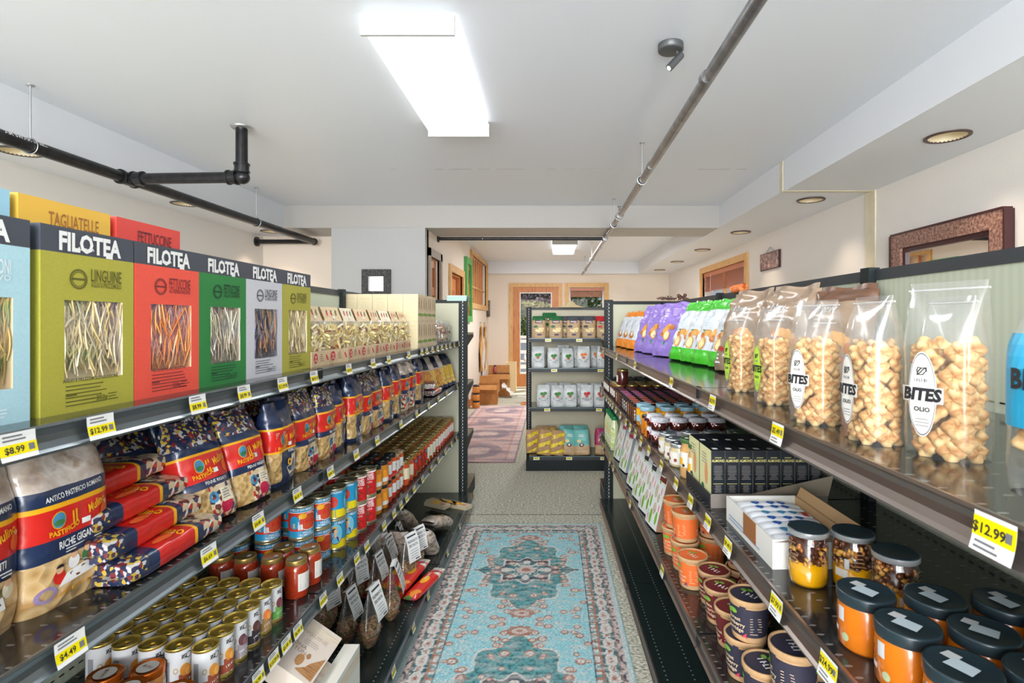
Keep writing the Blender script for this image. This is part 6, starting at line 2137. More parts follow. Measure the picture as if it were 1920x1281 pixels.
for i, (xp, Y) in enumerate(((.585, 3.12), (.60, 2.94), (.615, 2.70), (.70, 2.60))):
    putR(PU[i % 2], xp, Y, 1, ['purple croissant bag touching the orange and white packs', 'purple croissant bag, middle one with two pastries showing', 'purple croissant bag showing its full front and one pastry', 'purple croissant bag half hidden next to the green packs'][i], 'purple croissant bags', turn=[.35, .38, .42, .3][i], rx=-.28)
brt = mat('foil_bright_green', c3(70, 190, 44), .28, coat=.4, bump=.6, bscale=30)
silv = mat('foil_white', c3(216, 222, 228), .3, coat=.4, bump=.4, bscale=20)
def ex_green(b, S, W, H):
    croissant(b, S, W * .05, H * .40, W * .34, 10)
    b.scrib(S, -W * .02, H * .70, .07, .016, mat('print_pale_blue', c3(170, 200, 214), .4), .0016, rot=80, seed=8)
    b.rect(S, -W * .2, W * .12, H * .50, H * .52, pgreen, .0016, 4, 1)
    b.text(S, '6', -W * .30, H * .24, .02, ink, .0016, bold=.02)
    b.ell(S, W * .34, H * .48, W * .08, H * .06, mat('print_crust', c3(224, 160, 78), .4), .0014, 12)
GP = [snack_pack('croissant_bag', 93, .15, .275, .07, silv, brt, brt, ex_green, lo=.20, hi=.86), snack_pack('croissant_bag', 94, .15, .275, .07, silv, brt, brt, ex_green, lo=.20, hi=.84)]
for i, (xp, Y) in enumerate(((.615, 2.42), (.63, 2.28), (.645, 2.15), (.665, 2.0))):
    putR(GP[i % 2], xp, Y, 1, f'white and bright green pastry bag, {ORD[i]} after the purple bags', 'white and green pastry bags', turn=.30, rx=-.36)
def ex_brown(b, S, W, H):
    b.text(S, 'New', -W * .12, H * .74, .024, mat('print_steel', c3(196, 192, 188), .5), .0016, bold=.01)
    b.lines(S, -W * .3, W * .2, H * .67, 2, .012, .004, mat('print_steel', c3(196, 192, 188), .5), 3, .0016)
    croissant(b, S, W * .1, H * .42, W * .26, 20)
    b.ell(S, W * .02, H * .38, W * .10, H * .06, mat('print_choc', c3(96, 48, 34), .4), .0034, 14)
    for q in (-.3, .32):
        b.ell(S, W * q, H * .26, W * .06, H * .03, mat('print_berry', c3(180, 50, 46), .4), .002, 10)
    b.lines(S, -W * .4, W * .3, H * .20, 3, .014, .006, silv, 5, .0016)
bro = ramp_mat('foil_brown', [c3(132, 108, 88), c3(166, 142, 118)], 12, rough=.3, coat=.4)
brd = mat('foil_dark_brown', c3(104, 70, 48), .3, coat=.4)
BP = [snack_pack('croissant_bag', 95, .20, .29, .07, bro, bro, bro, ex_brown), snack_pack('croissant_bag', 96, .20, .285, .07, bro, bro, brd, ex_brown, hi=.86)]
for i, (xp, Y, sc_) in enumerate(((.66, 1.84, 1), (.70, 1.62, 1), (.76, 1.44, .97))):
    putR(BP[1 if i == 2 else 0], xp, Y, 1, ['brown foil chocolate croissant bag beside the green packs', 'brown foil croissant bag behind the lime labelled crackers', 'dark brown crumpled foil bag highest behind the clear cracker bags'][i], 'brown foil croissant bags', turn=.35, rx=-.30, scale=sc_)
orf = mat('foil_orange', c3(240, 140, 30), .28, coat=.4)
def ex_orange2(b, S, W, H):
    b.ell(S, 0, H * .36, W * .22, H * .10, mat('print_crust_dark', c3(190, 116, 50), .4), .0014, 14, rings=2)
    b.ell(S, W * .05, H * .39, W * .12, H * .06, cream, .0022, 12)
    b.lines(S, -W * .3, W * .2, H * .75, 4, .012, .003, inkg, 3, .0016)
OP = snack_pack('croissant_bag', 97, .13, .25, .06, silv, orf, orf, ex_orange2, lo=.22, hi=.88)
for i, (xp, Y) in enumerate(((.545, 3.80), (.555, 3.62), (.565, 3.44))):
    putR(OP, xp, Y, 1, f'white and orange pastry bag, {ORD[i]} from the end panel', 'white and orange pastry bags', turn=.3, rx=-.34)

# ------------------------------------------------------------------ second shelf, snack side
honey = mat('raw_honey', c3(208, 112, 20), .25, coat=.7, sss=0)
honey_y = mat('clear_honey', c3(240, 172, 10), .2, coat=.8)
def lid_sticker(l, z):
    S = flat_top(z - .001)
    l.poly(S, [(-.004, -.020), (.022, -.004), (.010, .014), (-.014, .0)], mat('sticker_pale_blue', c3(196, 210, 216), .5), .0008)
    l.poly(S, [(-.022, -.012), (-.006, -.004), (-.014, .010), (-.028, .002)], mat('sticker_pale', c3(206, 206, 206), .5), .0007)
def honey_lab(b, p):
    S = cyl(.0378)
    pk, wt = mat('print_pink', c3(232, 90, 120), .5), whitep
    b.scrib(S, -.026, .050, .03, .008, byel, 0, rot=-6)
    b.scrib(S, -.026, .034, .034, .011, pk, 0, rot=-6, seed=4)
    b.rect(S, -.044, -.006, .020, .027, wt, 0, 8, 1)
    b.ell(S, .010, .019, .006, .006, mat('print_sage', c3(170, 180, 140), .5), 0, 12)
    b.rect(S, -.004, .008, .040, .060, mat('sticker_pale', c3(206, 206, 206), .5), 0.0002, 3, 1)
HJ = jar('honey_jar', [(.034, 0), (.0372, .005), (.0375, .030), (.0372, .062), (.035, .066)], honey, lid_dk, .0392, .066, .083, honey_lab, lid_top=lid_sticker, sticker=False, n=36, ltop=lid_dk)
hj = [(.465, .792), (.469, .705), (.475, .618), (.48, .53), (.555, .775), (.558, .69), (.56, .605), (.562, .52), (.645, .76), (.65, .675), (.655, .59)]
for i, (x, y) in enumerate(hj):
    row = 0 if i < 4 else (1 if i < 8 else 2)
    k = i - (0, 4, 8)[row]
    HJ.put((x, y, ZR[2]), FR + .3 * math.sin(i * 3), f'honey jar with dark lid, {ORD[k]} after the nut jars in the {["front", "middle", "back"][row]} row', 'orange honey jars with dark lids')
# nuts in honey: glass shell, honey, nuts
nut = [mat('nut_a', c3(110, 58, 26), .3, coat=.5), mat('nut_b', c3(170, 104, 44), .3, coat=.5), mat('nut_c', c3(206, 150, 60), .3, coat=.5), mat('nut_d', c3(70, 34, 20), .3, coat=.5)]
def nut_jar(seed):
    t = thing('nut_honey_jar', 'x', 'jar')
    b = MB(); b.rev([(0, .002), (.030, .002), (.0325, .008), (.0325, .040), (0, .042)], honey_y, 30); b.build('honey', t)
    rr = random.Random(seed)
    b = MB()
    for i in range(110):
        a, z = rr.uniform(0, 2 * PI), rr.uniform(.036, .084)
        q = .0275 * rr.uniform(.92, 1.06)
        b.ball((q * math.cos(a), q * math.sin(a), z), (rr.uniform(.003, .007), rr.uniform(.003, .006), rr.uniform(.003, .006)), nut[rr.randrange(4)], 8, 5)
    b.rev([(.022, .03), (.024, .085), (0, .086)], nut[3], 16)
    b.build('nuts', t, kind='stuff')
    g = MB(); g.rev([(.031, 0), (.034, .005), (.0342, .082), (.031, .088), (.031, .091)], glass, 32); g.build('glass_shell', t)
    l = MB(); S = cyl(.0346)
    l.rect(S, -.030, -.006, .026, .040, lab_w, 0, 6, 1); l.lines(S, .0, .024, .078, 6, .007, .0012, mat('print_tan', c3(186, 150, 100), .6), 3, 0)
    l.rect(S, -.012, -.004, .042, .060, mat('sticker_pale', c3(206, 206, 206), .5), 0, 2, 1)
    l.build('paper_label', t)
    l = MB(); l.rev([(.0335, .090), (.035, .092), (.035, .100)], lid_sil, 32)
    l.rev([(.035, .100), (.0335, .102), (.030, .1012), (0, .1012)], lid_dk, 32)
    l.build('lid', t)
    return Proto(t)
NJ = [nut_jar(5), nut_jar(6)]
for i, (px, py) in enumerate(((1515, 1091), (1597, 1098), (1676, 1150))):
    x, y = P(px, py, ZR[2])
    if i == 1: x, y = .545, .968
    if i == 2: x, y = .567, .882
    NJ[i % 2].put((x, y, ZR[2]), FR + i, ['jar of nuts in yellow honey right beside the carton of sachets', 'jar of nuts in honey behind the first one', 'jar of nuts in honey nearest the dark lidded jars'][i], 'jars of nuts in honey')
# carton of sachets
x0, y0 = RX(.443, 1.16), 1.165
t = thing('display_carton', 'open white display carton beside the first nut jar', 'carton', (x0, y0, ZR[2]), FR)
W, D, H = .262, .17, .058     # along the shelf, deep, high
wc = mat('carton_white', c3(228, 226, 220), .55)
inner = mat('carton_inside', c3(206, 168, 122), .7)
b = MB(); e = .004
b.box(-W / 2, W / 2, 0, e, 0, H, wc).box(-W / 2, -W / 2 + e, e, D, 0, H, wc).box(W / 2 - e, W / 2, e, D, 0, H, wc).box(-W / 2, W / 2, D - e, D, 0, H, inner).box(-W / 2 + e, W / 2 - e, e, D - e, 0, e, inner)
b.lines(flat_front(0), -W * .42, W * .42, .022, 2, .008, .004, mat('print_blue_grey', c3(150, 170, 196), .5), 3, .0006)
b.box(-.02, .05, -.0008, 0, .012, H, card_d)
b.build('carton_body', t)
f = MB(); f.add([(-W / 2, D, H * .9), (W / 2, D, H * .9), (W / 2, D + .012, H + .02), (-W / 2, D + .012, H + .02)], [(0, 1, 2, 3)], inner)
f.add([(W / 2, 0, H * .9), (W / 2, D, H * .9), (W / 2 + .012, D, H + .012), (W / 2 + .012, D * .5, H + .012)], [(0, 1, 2, 3)], mat('card_dull', c3(150, 138, 120), .7))
f.build('flap', t)
sach = mat('sachet_white', c3(232, 234, 238), .3, coat=.3)
for i in range(7):
    a = x0 + .085; yy = y0 - .10 + .032 * i
    s = MB()
    F, S = bag_shape(.030, .14, .018, top=.2, bot=.3, wr=.0015, seed=i, e=.8)
    s = bag_mesh(F, [(1, sach)], 14, 12)
    bl = mat('print_cobalt', c3(50, 80, 170), .4)
    for q in (.04, .075, .10):
        s.ell(S, 0, q, .008, .010, [bl, pblue, bl][i % 3], .001, 10, hole=.3)
        s.rect(S, -.008, .010, q - .002, q + .003, mat('print_teal', c3(60, 160, 190), .4), .0014)
    if i == 4: s.rect(S, -.012, .012, .12, .132, bred, .0015, 2, 2)
    o = tag(s.build('sachet'), f'white and blue sachet in the display carton, {ORD[i]} counted away from the nut jars', 'sachet', 'white and blue sachets')
    o.location = (x0 + .012, yy, ZR[2] + .046); o.rotation_euler = (R(-90), 0, FR + .05 * math.sin(i * 4))
# almond boxes in a black tray
ob = ramp_mat('black_card', [c3(14, 16, 20), c3(26, 34, 46)], 20, rough=.35)
pale = mat('card_pale_lemon', c3(224, 220, 166), .5)
def almond_box():
    W, D, H = .0355, .10, .124
    t = thing('almond_box', 'x', 'box')
    b = MB(); b.box(-W / 2, W / 2, -D / 2, D / 2, 0, H, ob)
    S = flat_front(-D / 2)
    g_ = mat('print_pale_gold', c3(206, 196, 120), .5)
    b.text(S, 'ALMOND', 0, H * .76, .0068, g_, .0006, bold=.02, sx=.82)
    b.text(S, 'ORGANIC', 0, H * .84, .0028, g_, .0006, bold=.02)
    dk = mat('print_dim', c3(120, 116, 112), .5)
    b.lines(S, -.012, .012, H * .68, 9, .0042, .0016, dk, 5, .0006, True)
    b.rect(S, -.013, .013, H * .30, H * .31, g_, .0006)
    b.lines(S, -.011, .011, H * .27, 5, .004, .0016, dk, 7, .0006, True)
    b.rect(flat_top(H), -.010, .004, -.04, -.022, whitep, .0006)
    b.build('carton', t)
    s = MB(); Sx = side_x(-W / 2)
    s.rect(Sx, -D / 2, D / 2, 0, H, pale, .0006)
    s.ell(Sx, .01, H * .45, .014, .03, mat('print_salmon', c3(226, 160, 110), .5), .0012, 14)
    s.ell(Sx, -.02, H * .10, .012, .010, pgreen, .0012, 12)
    s.lines(Sx, -.03, .03, H * .85, 4, .008, .002, inkg, 4, .0012)
    s.build('printed_side', t)
    return Proto(t)
AB = almond_box()
for i in range(8):
    AB.put((RX(.452, 1.43) + .0362 * i, 1.435, ZR[2] + .022), .02, f'black almond box with gold lettering, {ORD[i]} from the shelf edge', 'black almond boxes in a tray')
for i in range(6):
    AB.put((RX(.452, 1.54) + .0362 * i, 1.542, ZR[2] + .022), .02, f'black almond box in the second line of the tray, {ORD[i]} from the shelf edge', 'black almond boxes in a tray')
t = thing('display_tray', 'shallow dark tray holding the black almond boxes', 'tray', (RX(.43, 1.38), 1.378, ZR[2]), .02)
b = MB(); b.box(0, .305, 0, .22, 0, .02, ob); b.box(-.003, 0, 0, .22, 0, .036, ob); b.box(0, .305, -.003, 0, 0, .036, mat('tray_grey', c3(120, 112, 104), .6)); b.build('tray_body', t)
b = MB(); b.add([(.07, -.006, .03), (.305, -.006, .03), (.305, -.03, .09), (.07, -.02, .036)], [(0, 1, 2, 3)], mat('card_dull', c3(150, 138, 120), .7)); b.build('flap', t)
# tall almond butter jars with green lids
abody = mat('nut_butter', c3(206, 160, 100), .3, coat=.5)
glid = mat('lid_green', c3(70, 104, 60), .35)
def ex_yel(b, p):
    S = cyl(.0322)
    b.rect(S, -.05, .05, .034, .080, lab_w, 0, 16, 1)
    b.rect(S, -.012, .016, .040, .062, byel, .0004, 6, 1); b.ell(S, -.02, .07, .006, .004, ink, .0004, 10); b.ell(S, .018, .04, .006, .005, ink, .0004, 10)
TJ = jar('nut_butter_jar', [(.030, 0), (.032, .006), (.032, .085), (.026, .098), (.029, .108)], abody, glid, .0315, .107, .120, ex_yel)
for x, y, lab in ((.445, 1.655, 'tall nut butter jar with a green lid at the shelf edge'), (.45, 1.582, 'tall nut butter jar squeezed against the almond boxes'), (.54, 1.70, 'green lidded nut butter jar in the second row'), (.625, 1.74, 'green lidded nut butter jar in the third row')):
    putR(TJ, x + .01, y, 2, lab, 'green lidded nut butter jars')
def ex_hazel(b, p):
    S = cyl(.0347)
    b.rect(S, -.06, .06, .010, .050, lab_w, 0, 18, 1)
    hz_ = mat('print_hazel', c3(140, 66, 40), .5)
    for u, v in ((-.012, .022), (.0, .030), (.010, .026), (.036, .024)):
        b.ell(S, u, v, .006, .006, hz_, .0004, 10)
WJ = jar('hazelnut_jar', [(.031, 0), (.0343, .005), (.0343, .052), (.030, .060), (.030, .064)], mat('pale_butter', c3(206, 190, 144), .3, coat=.5), lid_sil, .0325, .063, .076, ex_hazel, ltop=mat('lid_steel_blue', c3(96, 112, 120), .3, metal=.5))
wj = [(.455, 1.955), (.455, 1.865), (.455, 1.785), (.54, 1.97), (.54, 1.89), (.545, 1.80), (.625, 1.98), (.63, 1.90), (.63, 1.82), (.715, 1.99), (.715, 1.90)]
for i, (x, y) in enumerate(wj):
    putR(WJ, x, y, 2, f'cream jar with silver lid, row {ORD[i % 3 if i < 9 else i - 9]} before the ribbon jars, {ORD[min(3, i // 3)]} from edge', 'silver lidded spread jars', turn=.3 * math.sin(i * 5))
# red ribbon jars
jam = mat('dark_jam', c3(60, 22, 16), .15, coat=.9)
ribm = mat('red_ribbon', c3(200, 30, 40), .5)
cloth_w = ramp_mat('grey_cloth', [c3(150, 150, 156), c3(206, 206, 212), c3(226, 226, 230)], 40, rough=.8)
def ribbon_jar():
    t = thing('ribbon_jar', 'x', 'jar')
    b = MB(); b.rev([(0, 0), (.030, 0), (.034, .006), (.034, .030), (.028, .038)], jam, 22); b.build('jar_body', t)
    b = MB(); b.rev([(.037, .034), (.034, .040), (.033, .046), (.030, .049), (0, .050)], cloth_w, 22); b.build('cloth_cover', t)
    b = MB(); b.rev([(.0345, .034), (.0355, .036), (.0345, .038)], ribm, 22)
    S = cyl(.0348)
    for u in (-.03, .02):
        b.poly(S, [(u - .014, .034), (u + .014, .034), (u, .014)], ribm, .0006)
        b.poly(S, [(u - .010, .032), (u + .010, .032), (u, .018)], whitep, .0010)
        b.ell(S, u, .0275, .0035, .0035, jam, .0014, 8)
    b.path([(-.012, -.036, .036), (-.020, -.040, .030), (-.024, -.038, .014)], .003, ribm, 5, flat=.001)
    b.build('ribbon', t)
    return Proto(t)
RJ = ribbon_jar()
for j, Y in enumerate((2.12, 2.21)):
    for i, x in enumerate((.46, .535, .61, .685)):
        for q in range(2 if i < 3 else 2):
            putR(RJ, x, Y, 2, f'jam jar with grey cloth and red ribbon, {["bottom", "top"][q]}, {ORD[i]} from the edge, {["nearer", "farther"][j]} line', 'ribbon tied jam jars', dz=.0505 * q, turn=.3)
AMJ = jar('spread_jar', [(.024, 0), (.027, .005), (.027, .06), (.022, .068)], mat('amber_spread', c3(206, 126, 30), .2, coat=.8), lid_bk, .024, .068, .080, lambda b, p: b.scrib(cyl(.0275), 0, .034, .045, .010, whitep, 0, rot=90))
putR(AMJ, .445, 2.235, 2, 'narrow amber jar with black lid between ribbon jars and blue lids')
putR(AMJ, .445, 2.295, 2, 'narrow amber jar right behind the other amber one')
# blue lidded orange jars
ltb = mat('lid_light_blue', c3(150, 192, 208), .35)
def ex_blue(b, p):
    S = cyl(.0352)
    b.rect(S, -.055, .055, .050, .078, byel, 0, 16, 1)
    b.rect(S, -.055, .055, .022, .050, mat('label_baby_blue', c3(160, 200, 220), .5), 0, 16, 1)
BJ = jar('marmalade_jar', [(.032, 0), (.0348, .005), (.0348, .078), (.031, .086)], mat('marmalade', c3(208, 130, 30), .2, coat=.8), ltb, .0338, .084, .102, ex_blue, ltop=ltb, sticker=False)
for j, Y in enumerate((2.39, 2.485)):
    for i, x in enumerate((.465, .555, .64, .725)):
        putR(BJ, x, Y, 2, f'light blue lidded marmalade jar, {ORD[i]} from the edge, {["nearer", "farther"][j]} line', 'light blue lidded marmalade jars')
# dark jars with pink and orange lids
def ex_spots(b, p):
    S = cyl(.0262)
    b.scrib(S, -.008, .036, .05, .008, whitep, 0, rot=90)
    b.scrib(S, .024, .036, .05, .008, whitep, 0, rot=90)
dkj = [mat('dark_spread_a', c3(96, 52, 24), .2, coat=.8), mat('dark_spread_b', c3(48, 24, 26), .2, coat=.8)]
DJ = [jar('small_jar', [(.023, 0), (.0258, .004), (.0258, .066), (.022, .074)], dkj[k % 2], lid_bk, .0245, .074, .090, ex_spots, n=18, sticker=False, ltop=mat(*q)) for k, q in enumerate((('lid_top_salmon', c3(214, 110, 90), .4), ('lid_top_pink', c3(206, 110, 150), .4), ('lid_top_wine', c3(120, 44, 60), .4)))]
cnt = 0
for j in range(11):
    Y = 2.565 + .062 * j
    for i in range(7):
        k = 0 if j < 4 else (1 if j < 8 else 2)
        if i > 4: k = 2
        putR(DJ[k], .452 + .062 * i, Y, 2, f'dark jar with {["salmon", "pink", "wine"][k]} topped lid, line {ORD[j]} past the blue lids, {ORD[i]} from edge', 'small dark jars with coloured lids', turn=.2 * math.sin(i + j))
def ex_wlab(b, p):
    r = max(q[0] for q in p) + .0005
    b.rect(cyl(r), -.022, .022, .018, .058, lab_w, 0, 8, 1)
    b.lines(cyl(r), -.012, .012, .05, 4, .007, .0014, inkg, 3, .0005, True)
KJ = jar('jam_jar', [(.028, 0), (.031, .005), (.031, .068), (.027, .076)], mat('plum_jam', c3(70, 26, 26), .2, coat=.9), lid_bk, .0295, .075, .09, ex_wlab, n=18)
LJ = jar('jam_jar', [(.034, 0), (.036, .005), (.036, .078), (.033, .084)], mat('plum_jam2', c3(78, 30, 26), .2, coat=.9), gold, .0355, .082, .094, ex_wlab, n=22)
for j, Y in enumerate((3.30, 3.38, 3.46)):
    for i in range(4):
        putR(LJ, .465 + .08 * i, Y, 2, f'gold lidded plum jam jar, line {ORD[j]} after the coloured lids, {ORD[i]} from the edge', 'gold lidded plum jam jars')
putR(LJ, .485, 3.30, 2, 'plum jam jar standing on top of the gold lidded ones', 'gold lidded plum jam jars', dz=.0945)
for j, Y in enumerate((3.56, 3.64, 3.72, 3.80)):
    for i in range(5):
        putR(KJ, .455 + .072 * i, Y, 2, f'black lidded jam jar, line {ORD[3 - j]} from the end panel, {ORD[i]} from the edge', 'black lidded jam jars')

# ------------------------------------------------------------------ third shelf, snack side
cupk = ramp_mat('cup_kraft', [c3(190, 148, 104), c3(206, 168, 124)], 60, rough=.75)
def tub(colr, name, txt, accent):
    m = mat('tub_' + name, colr, .55)
    t = thing('porridge_cup', 'x', 'porridge cup')
    H, r0, r1 = .098, .039, .047
    b = MB(); b.rev([(0, .003), (r0 * .96, .003), (r0 * .98, 0), (r0, .002), (r0 + .0012, .014), (r1 - .002, H - .018), (r1, H - .004)], [cupk, cupk, cupk, cupk, m, cupk], 34)
    def S(u, v):
        r = r0 + .0018 + (r1 - r0 - .002) * v / H
        return (r * math.sin(u / r0), -r * math.cos(u / r0), v)
    lf_ = mat('print_leaf_green', c3(120, 176, 60), .5)
    tx = mat('print_oat', c3(226, 200, 166), .5)
    for o in (0, PI * r0 * .98):
        b.ell(S, o - .020, .064, .007, .007, lf_, .0004, 12); b.ell(S, o - .006, .068, .010, .006, lf_, .0006, 12)
        for k, q in enumerate(txt.split('|')):
            b.text(S, q, o - .004, .048 - .012 * k, .0088, tx, .0004, bold=.02)
        b.poly(S, [(o + .012, .012), (o + .020, .014), (o + .026, .010), (o + .022, .018), (o + .024, .024), (o + .018, .020)], accent, .0005)
        b.lines(S, o + .030, o + .056, .060, 7, .006, .0014, tx, 5, .0004)
    b.build('cup_body', t)
    l = MB(); l.rev([(r1 * .995, H - .013), (r1 * 1.03, H - .012), (r1 * 1.03, H - .003), (r1 * 1.015, H), (r1 * .93, H), (r1 * .92, H - .004)], cupk, 34)
    l.rev([(r1 * .92, H - .004), (0, H - .0035)], m, 34)
    St = flat_top(H - .0035)
    l.scrib(St, .006, -.008, .042, .015, whitep, .0008, rot=10)
    l.ell(St, -.022, .006, .008, .006, lf_, .0008, 12); l.ell(St, -.012, .016, .008, .005, lf_, .0008, 12)
    l.build('lid', t)
    g = MB(); g.rect(S, .010, .022, .070, H - .002, m, .0008, 3, 2); g.build('seal_strip', t)
    return Proto(t)
UO = tub(c3(232, 112, 50), 'orange', 'apple|and pecan|porridge', mat('print_plum', c3(110, 60, 110), .5))
UM = tub(c3(112, 34, 36), 'maroon', 'date|and apricot|porridge', mat('print_rose', c3(206, 140, 130), .5))
UN = tub(c3(50, 48, 66), 'navy', 'forest|cranberry|porridge', mat('print_raspberry', c3(206, 70, 90), .5))
hc = .0985
cups = [(UO, .475, 1.705, 0, 'orange porridge cup, single one in front of the orange stacks'), (UO, .482, 1.825, 0, 'orange porridge cup, bottom of the stack next to the single one'), (UO, .484, 1.825, 1, 'orange porridge cup, top of the stack next to the single one'),
        (UO, .478, 1.945, 0, 'orange porridge cup, bottom of the far orange stack'), (UO, .482, 1.945, 1, 'orange porridge cup, top of the far orange stack'), (UO, .585, 1.86, 0, 'orange porridge cup, bottom in the second row'), (UO, .585, 1.86, 1, 'orange porridge cup, top in the second row'),
        (UM, .512, 1.625 - .02, 0, 'maroon porridge cup, the one by the orange cups'), (UM, .500, 1.505, 0, 'maroon porridge cup, the middle one at the edge'), (UM, .495, 1.395, 0, 'maroon porridge cup, the one nearest the navy cups'),
        (UM, .60, 1.62, 0, 'maroon porridge cup, bottom, second row by the orange cups'), (UM, .60, 1.62, 1, 'maroon porridge cup, top, second row by the orange cups'), (UM, .595, 1.50, 0, 'maroon porridge cup, bottom, second row in the middle'), (UM, .595, 1.50, 1, 'maroon porridge cup, top, with large date and apricot lettering'),
        (UN, .480, 1.275, 0, 'navy porridge cup, bottom of the stack beside the maroon cups'), (UN, .487, 1.265, 1, 'navy porridge cup, top of the stack beside the maroon cups'), (UN, .482, 1.165, 0, 'navy porridge cup at the edge between the two stacks'),
        (UN, .50, 1.062, 0, 'navy porridge cup, bottom of the front stack'), (UN, .50, 1.068, 1, 'navy porridge cup, top of the front stack'), (UN, .485, .955, 0, 'navy porridge cup at the very front'), (UN, .595, 1.17, 0, 'navy porridge cup, bottom, in the second row'), (UN, .60, 1.17, 1, 'navy porridge cup, top, in the second row'), (UN, .60, 1.0, 0, 'navy porridge cup in the second row at the front')]
for i, (u, x, y, q, lab) in enumerate(cups):
    putR(u, x, y, 3, lab, 'paper porridge cups', dz=hc * q, turn=.5 * math.sin(i * 2.7) + .3)
# gusseted white pouches with leaf print
wb = mat('pouch_white', c3(224, 226, 224), .5)
kr2 = ramp_mat('pouch_kraft', [c3(150, 112, 84), c3(172, 134, 104)], 30, rough=.75)
gs = mat('pouch_grey', c3(168, 176, 176), .5)
def pouch(name, side, patch, seed):
    W, D, H = .135, .075, .255
    t = thing('muesli_pouch', 'x', 'muesli pouch')
    def fr(z):
        k = z / H
        return D / 2 * (1 - .62 * max(0, k - .1))
    b = MB()
    for s in (-1, 1):
        b.grid(lambda a, c: (W * (a - .5), s * (fr(H * c) + .003 * math.sin(a * PI)), H * c), 8, 12, wb)
    for s in (-1, 1):
        b.grid(lambda a, c: (s * (W / 2 - .010 * math.sin(a * PI) * c), fr(H * c) * (2 * a - 1), H * c), 6, 12, side)
    b.box(-W / 2, W / 2, -D / 2, D / 2, 0, .001, side)
    b.grid(lambda a, c: (W * (a - .5), fr(H) * (2 * c - 1), H + .0), 2, 2, wb)
    S = lambda u, v: (u, -fr(v) - .003 * math.cos(u / W * PI), v)
    gr_ = mat('print_leaf_green', c3(120, 176, 60), .5); oat = ramp_mat('print_oatflake', [c3(170, 150, 120), c3(206, 196, 176), c3(120, 96, 70)], 60); pk = mat('print_pink', c3(232, 90, 120), .5)
    b.rect(S, .000, W * .47, H * .74, H * .97, patch, .0006, 2, 3)
    b.lines(S, .006, W * .44, H * .94, 3, .013, .005, whitep, seed, .0012)
    b.poly(S, [(.004, H * .72), (.014, H * .76), (.022, H * .72), (.014, H * .69)], gr_, .001)
    b.ell(S, -.006, H * .56, .016, .028, oat, .0008, 16); b.ell(S, .028, H * .48, .012, .018, oat, .0008, 16)
    b.ell(S, -.042, H * .36, .010, .026, gr_, .0008, 14); b.ell(S, -.010, H * .15, .013, .030, gr_, .0008, 14); b.ell(S, .045, H * .18, .010, .026, gr_, .0008, 14); b.ell(S, .015, H * .30, .016, .024, oat, .0008, 14)
    for u, v, a in ((.042, .60, 20), (-.045, .62, -20), (.05, .34, 10), (-.04, .10, 30)):
        b.ell(S, u, H * v, .0035, .016, pk, .0008, 8)
    b.lines(S, -.055, -.028, H * .20, 3, .009, .002, inkg, seed, .001)
    b.build('pouch_body', t)
    return Proto(t)
PW = [pouch('a', kr2, mat('patch_rust', c3(120, 50, 40), .5), 3), pouch('b', gs, mat('patch_slate', c3(52, 56, 64), .5), 4), pouch('c', gs, mat('patch_brown', c3(140, 110, 90), .5), 5), pouch('d', gs, mat('patch_pink', c3(206, 40, 96), .5), 6)]
for i, (k, xp, Y, lab) in enumerate(((0, .472, 2.19, 'white leaf print pouch with rust patch and broad kraft side'), (1, .472, 2.36, 'white leaf print pouch with slate patch, nearer of the two'), (1, .472, 2.53, 'white leaf print pouch with slate patch, farther of the two'),
                              (2, .475, 2.72, 'white leaf print pouch with a brown patch'), (3, .478, 3.02, 'white leaf print pouch with pink patch, nearer one'), (3, .478, 3.27, 'white leaf print pouch with pink patch, farther one'))):
    putR(PW[k], xp, Y, 3, lab, 'white leaf print pouches', rx=-.16, turn=.13)
# green capped bottles
def ex_bot(b, p):
    S = cyl(.0302)
    b.rect(S, -.045, .045, .02, .15, ramp_mat('lemon_leaf_label', [c3(206, 214, 150), c3(170, 196, 100), c3(226, 226, 190), c3(120, 150, 60)], 40, rough=.4), 0, 12, 3)
    b.ell(S, 0, .12, .012, .014, byel, .0006, 12); b.rect(S, -.015, .015, .06, .09, lab_w, .0006, 4, 1)
GJt = jar('juice_bottle', [(.028, 0), (.03, .005), (.03, .155), (.02, .185), (.018, .2)], mat('pale_green_drink', c3(206, 214, 170), .2, coat=.8), mat('cap_green', c3(20, 120, 70), .35), .0215, .198, .222, ex_bot, n=18, sticker=False, cat='bottle')
for j in range(5):
    for i in range(2):
        putR(GJt, .462 + .075 * i, 3.50 + .075 * j, 3, f'green capped bottle, {ORD[4 - j]} from the end panel in the {["front", "second"][i]} row', 'green capped bottles')

